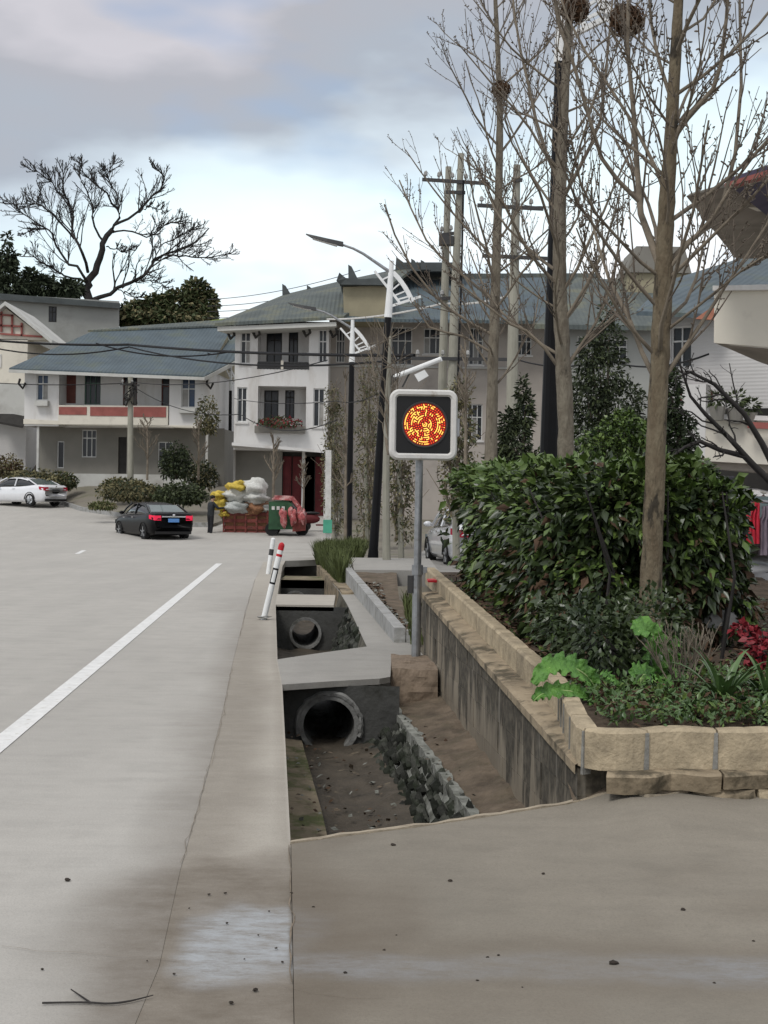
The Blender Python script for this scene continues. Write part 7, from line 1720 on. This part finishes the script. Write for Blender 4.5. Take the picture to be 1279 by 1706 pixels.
# ------------------------------------------------------------------ the person
MT['jacket'] = mat('dark_jacket', (.028, .032, .036), .85, .3, 9, bump=.4, bscale=14); MT['trousers'] = mat('dark_trousers', (.022, .022, .026), .9, .25, 9); MT['skin'] = mat('skin', (.42, .26, .18), .6, .1); MT['hair'] = mat('black_hair', (.012, .011, .010), .6, .2)
def person(label, loc, rz):
    root = thing('person', label, 'person', loc, rz)
    J = dict(pel=(0, 0, .93), wst=(0, .01, 1.08), chs=(0, .04, 1.28), nkb=(0, .06, 1.43), nk=(0, .08, 1.50), hd=(0, .11, 1.60), ht=(0, .12, 1.70), sl=(-.17, .05, 1.39), sr=(.17, .05, 1.39), el=(-.25, .06, 1.14), er=(.30, .16, 1.20), wl=(-.24, .18, .93), wr=(.36, .40, 1.22),
             hl=(-.095, 0, .89), hr=(.095, 0, .89), kl=(-.11, .03, .50), kr=(.12, -.02, .50), al=(-.115, -.02, .10), ar=(.15, -.08, .10), fl=(-.12, .13, .035), fr=(.17, .07, .035))
    E = ['pel-wst', 'wst-chs', 'chs-nkb', 'nkb-nk', 'nk-hd', 'hd-ht', 'chs-sl', 'chs-sr', 'sl-el', 'sr-er', 'el-wl', 'er-wr', 'pel-hl', 'pel-hr', 'hl-kl', 'hr-kr', 'kl-al', 'kr-ar', 'al-fl', 'ar-fr']
    R = dict(pel=(.16, .12), wst=(.145, .11), chs=(.17, .12), nkb=(.09, .08), nk=(.055, .055), hd=(.082, .10), ht=(.06, .07), sl=(.075, .075), sr=(.075, .075), el=(.055, .055), er=(.055, .055), wl=(.04, .04), wr=(.04, .04), hl=(.10, .10), hr=(.10, .10), kl=(.072, .072), kr=(.072, .072), al=(.055, .055), ar=(.055, .055), fl=(.045, .035), fr=(.045, .035))
    names = list(J); 
    base_wl = Vector(J['wl']); base_wr = Vector(J['wr'])
    V = [J[k] for k in names]; Ed = [tuple(names.index(q) for q in e.split('-')) for e in E]; RR = [R[k] for k in names]
    for b, bn, s_ in ((base_wl, 'wl', -1), (base_wr, 'wr', 1)):           # palm and five fingers
        dn_ = Vector((0, .1, -1)).normalized() if s_ < 0 else Vector((.2, .95, -.1)).normalized(); side = Vector((0, 1, 0)) if s_ < 0 else Vector((0, 0, 1)); pi_ = len(V); V.append(tuple(b + dn_ * .06)); RR.append((.034, .022)); Ed.append((names.index(bn), pi_))
        for k in range(5):
            o_ = side * (.026 * (k - 1.5)) if k < 4 else side * .05; a_ = b + dn_ * (.09 if k < 4 else .05) + o_; l = (.055, .07, .065, .05, .045)[k]; i_ = len(V); V += [tuple(a_), tuple(a_ + dn_ * l + Vector((-.01 * s_, 0, 0)) + (side * .015 if k == 4 else Vector((0, 0, 0))))]; RR += [(.010, .010), (.008, .008)]; Ed += [(pi_, i_), (i_, i_ + 1)]
    me = bpy.data.meshes.new('body'); me.from_pydata(V, Ed, []); o = bpy.data.objects.new('body', me); COL.objects.link(o)
    md = o.modifiers.new('skin', 'SKIN'); sk = me.skin_vertices[0].data if me.skin_vertices else None
    if sk is None:
        import bmesh
        b = bmesh.new(); b.from_mesh(me); b.verts.layers.skin.verify(); b.to_mesh(me); b.free(); sk = me.skin_vertices[0].data
    for i, q in enumerate(RR): sk[i].radius = q
    sk[0].use_root = True; md.use_smooth_shade = True; s2 = o.modifiers.new('sub', 'SUBSURF'); s2.levels = 2; s2.render_levels = 2
    dg = bpy.context.evaluated_depsgraph_get(); ev = o.evaluated_get(dg); m2 = bpy.data.meshes.new_from_object(ev); bpy.data.objects.remove(o)
    m2.materials.clear()
    for k in ('jacket', 'trousers', 'skin', 'tyre'): m2.materials.append(MT[k])
    for p in m2.polygons:
        c = p.center; hand = (c - base_wl).length < .19 and c.z < base_wl.z - .01 or ((c - base_wr).length < .19 and c.y > base_wr.y + .01)
        p.material_index = 3 if c.z < .09 else (2 if (c.z > 1.47 or hand) else (1 if c.z < .90 else 0)); p.use_smooth = True
    o = bpy.data.objects.new('body', m2); COL.objects.link(o); o.parent = root; MW[o.name] = MW[root.name]
    mb = MB(); mb.ell((0, .095, 1.655), (.092, .112, .085), 14, 9, jit=.12); mb.build('hair', 'hair', root, smooth=True)
    for s_ in (-1, 1):
        mb = MB(); mb.ell((s_ * .088, .10, 1.59), (.014, .02, .03), 7, 5); mb.build('ear', 'skin', root, smooth=True)
        mb = MB(); mb.ell((s_ * .032, .198, 1.605), (.012, .008, .008), 7, 5); mb.build('eye', 'hair', root, smooth=True)
    mb = MB(); mb.ell((0, .215, 1.575), (.013, .018, .022), 7, 5); mb.build('nose', 'skin', root, smooth=True)
    mb = MB(); mb.ell((0, .200, 1.545), (.024, .006, .006), 7, 5); mb.build('mouth', 'pink', root, smooth=True)
    return root
pp = W(350, 900, 58.6); person('person in dark jacket and trousers standing at the left rear corner of the loaded cart', (pp.x, pp.y, H(0, 58.6) - .20), radians(-50))
# ------------------------------------------------------------------ clothes on a rail at the right
D = 15.5; root = thing('clothes_rail', 'grey steel clothes rail behind the hedge at the right frame edge', 'clothes rail', W(1240, 1000, D)); mb = MB(); mb.tube([W(1192, 827, D), W(1330, 842, D)], .018, 8); mb.build('rail', 'steel', root, world=True)
for px in (1198, 1322): mb = MB(); mb.tube([W(px, 830, D), W(px, 1010, D)], .018, 8); mb.build('upright', 'steel', root, world=True)
def garment(lb, x0, x1, y0, y1, m, D, seed):
    mb = MB(); n = 12; k = 10; V = []
    for j in range(k + 1):
        for i in range(n + 1):
            t = j / k; x = lerp(x0 + (6 * (1 - t) if t < .3 else 0), x1, i / n); v = W(x, lerp(y0, y1, t) + 4 * abs(i / n - .5) * (1 - t), D); V.append((v.x, v.y + .03 * sin(i * 1.7 + seed) + .02 * noise.noise(Vector((i * .8, j * .8, seed))), v.z))
    N_ = len(V); V += [(x, y + .05, z) for x, y, z in V]
    mb.add(V, [(j * (n + 1) + i, (j + 1) * (n + 1) + i, (j + 1) * (n + 1) + i + 1, j * (n + 1) + i + 1) for j in range(k) for i in range(n)] + [(N_ + j * (n + 1) + i + 1, N_ + (j + 1) * (n + 1) + i + 1, N_ + (j + 1) * (n + 1) + i, N_ + j * (n + 1) + i) for j in range(k) for i in range(n)]); o = mb.build('garment', m, smooth=True); tag(o, lb, 'clothing', 'clothes hanging on the rail')
MT['redcloth'] = mat('red_cloth', (.55, .035, .06), .85, .2, 6); MT['darkcloth'] = mat('dark_cloth', (.03, .028, .035), .9, .2, 6); MT['greycloth'] = mat('grey_cloth', (.24, .2, .24), .9, .2, 6)
garment('red jacket hanging on the rail behind the hedge', 1246, 1266, 836, 906, 'redcloth', D - .08, 1); garment('dark jacket hanging left of the red one', 1226, 1246, 834, 912, 'darkcloth', D + .05, 2); garment('grey purple garment hanging right of the red jacket', 1266, 1290, 842, 925, 'greycloth', D - .02, 3)
mb = MB(); c = W(1213, 812, 16.5); mb.ell(c, (.14, .12, .13), 12, 8, jit=.3); o = mb.build('dark_bag', 'darkcloth', smooth=True); tag(o, 'dark rounded bag under the lower balcony above the rail', 'bag')
mb = MB(); c = W(1262, 1128, 9.9); mb.ell(c, (.09, .07, .06), 10, 7, jit=.5); o = mb.build('white_bag', 'white', smooth=True); tag(o, 'crumpled white plastic bag among the red leaved plants at right', 'bag')
for x, y, s_ in ((1195, 686, .12), (1225, 690, .13), (1250, 695, .10)):
    root = thing('flower_pot', 'dark pot with a small plant on the lower balcony, ' + {1195: 'leftmost', 1225: 'middle', 1250: 'rightmost'}[x], 'flower pot', W(x, y + 10, 19.8), 0, 'pots on the lower balcony'); mb = MB(); c = W(x, y, 19.8); mb.tube([c - Vector((0, 0, s_)), c + Vector((0, 0, s_ * .6))], [s_ * .7, s_], 10); mb.build('pot', 'b_brown', root, world=True)
    rg = np.random.default_rng(x); p, d = blob_points(90, c + Vector((0, 0, s_ * 1.6)), (s_ * 1.1, s_, s_ * .9), rg, .6); V, Fq = leaf_arrays(p, d, .09, .25, rg); o = npmesh('leaves', V, Fq, 'shrub', root, world=True); o['kind'] = 'stuff'
# small things on the ground ------------------------------------------
root = thing('fallen_twig', 'thin forked twig lying on the road at the bottom left', 'twig', G(165, 1675)); mb = MB(); q = [G(70, 1675), G(140, 1674), G(180, 1676), G(215, 1672), G(255, 1662)]; mb.tube(smooth_line([v + Vector((0, 0, .008)) for v in q], 14), [.0035] * 10 + [.003, .0025, .002, .0015], 5); mb.build('stem', 'darkbark', root, world=True)
mb = MB(); mb.tube([G(118, 1656) + Vector((0, 0, .015)), G(138, 1667) + Vector((0, 0, .01)), G(150, 1673) + Vector((0, 0, .006))], [.002, .003, .0035], 5); mb.build('side_twig', 'darkbark', root, world=True)
sp = [(112, 1468, 5), (375, 1490, 3), (348, 1492, 3), (315, 1515, 2), (378, 1540, 3), (640, 1585, 3), (905, 1458, 4), (750, 1470, 5), (1138, 1518, 5), (1022, 1608, 9), (812, 1597, 3), (830, 1594, 3), (795, 1636, 3), (575, 1623, 4), (522, 1513, 3), (485, 1490, 3), (448, 1520, 2), (460, 1582, 3), (425, 1652, 5), (385, 1673, 5), (245, 1603, 2), (70, 1617, 3), (290, 1625, 3), (1190, 1640, 3), (870, 1647, 2), (655, 1410, 5), (660, 1560, 2), (470, 1605, 3), (1255, 1570, 3), (430, 1560, 2), (407, 1600, 2)]
random.seed(2)
for i, (x, y, s_) in enumerate(sp):
    c = G(x, y); r = s_ * c.y / F * .95; mb = MB(); mb.ell((0, 0, r * .22), (r, r * random.uniform(.6, 1), r * .5), 7, 5, jit=.6, seed=i); o = mb.build('pebble', 'crumb', loc=(0, 0, 0)); o.location = (c.x, c.y, .004); o.rotation_euler = (0, 0, random.uniform(0, 3)); tag(o, 'small dark crumb of soil or leaf on the concrete', 'debris', 'crumbs scattered on the concrete')
root = None
rg = np.random.default_rng(55); n = 340; Yd = rg.uniform(7.2, 12.5, n); Xd_ = np.array([lerp(XL(y) + .05, XW(y) - .03, t) for y, t in zip(Yd, rg.uniform(0, 1, n))]); Zd = np.array([(floor_z(y) + .04 if x < stone_bot(y) else (ledge_z(y) + .03)) + (.13 if x < XL(y) + .25 else 0) for x, y in zip(Xd_, Yd)]); ok = ~((Xd_ > np.array([stone_bot(y) for y in Yd])) & (Xd_ < np.array([stone_top(y) for y in Yd])))
P = np.stack([Xd_, Yd, Zd], 1)[ok]; A = rg.normal(size=P.shape) * np.array([1, 1, .3]); V, Fq = leaf_arrays(P, A, .05, .35, rg, .4); o = npmesh('drain_litter', V, Fq, ['leafbrown', 'mortar', 'ledge'], None, np.repeat(rg.choice([0, 1, 2], len(P)), 2)); tag(o, 'fallen leaves and small debris in the open drain', 'litter', kind='stuff')
n = 220; Yd = rg.uniform(16.6, 26, n); Xd_ = np.array([lerp(KX(y) + .2, XW(min(y, 20)) - .02, t) for y, t in zip(Yd, rg.uniform(0, 1, n))]); P = np.stack([Xd_, Yd, np.full(n, .16)], 1); A = rg.normal(size=P.shape) * np.array([1, 1, .3]); V, Fq = leaf_arrays(P, A, .07, .35, rg, .4); o = npmesh('bed_litter', V, Fq, ['leafbrown', 'mortar'], None, np.repeat(rg.choice([0, 1], len(P)), 2)); tag(o, 'dry leaves and stones on the narrow soil bed by the grey kerb', 'litter', kind='stuff')
mb = MB(); c = W(728, 966, 15.2); mb.add([(c.x - .10, c.y - .15, c.z), (c.x + .10, c.y - .12, c.z + .01), (c.x + .12, c.y + .2, c.z + .005), (c.x - .1, c.y + .2, c.z), (c.x - .10, c.y - .15, c.z - .02), (c.x + .10, c.y - .12, c.z - .02), (c.x + .12, c.y + .2, c.z - .02), (c.x - .1, c.y + .2, c.z - .02)], [(0, 1, 2, 3), (7, 6, 5, 4), (0, 4, 5, 1), (1, 5, 6, 2), (2, 6, 7, 3), (3, 7, 4, 0)]); o = mb.build('red_cloth', 'red'); tag(o, 'small red cloth scrap on the far end of the planter kerb', 'cloth')
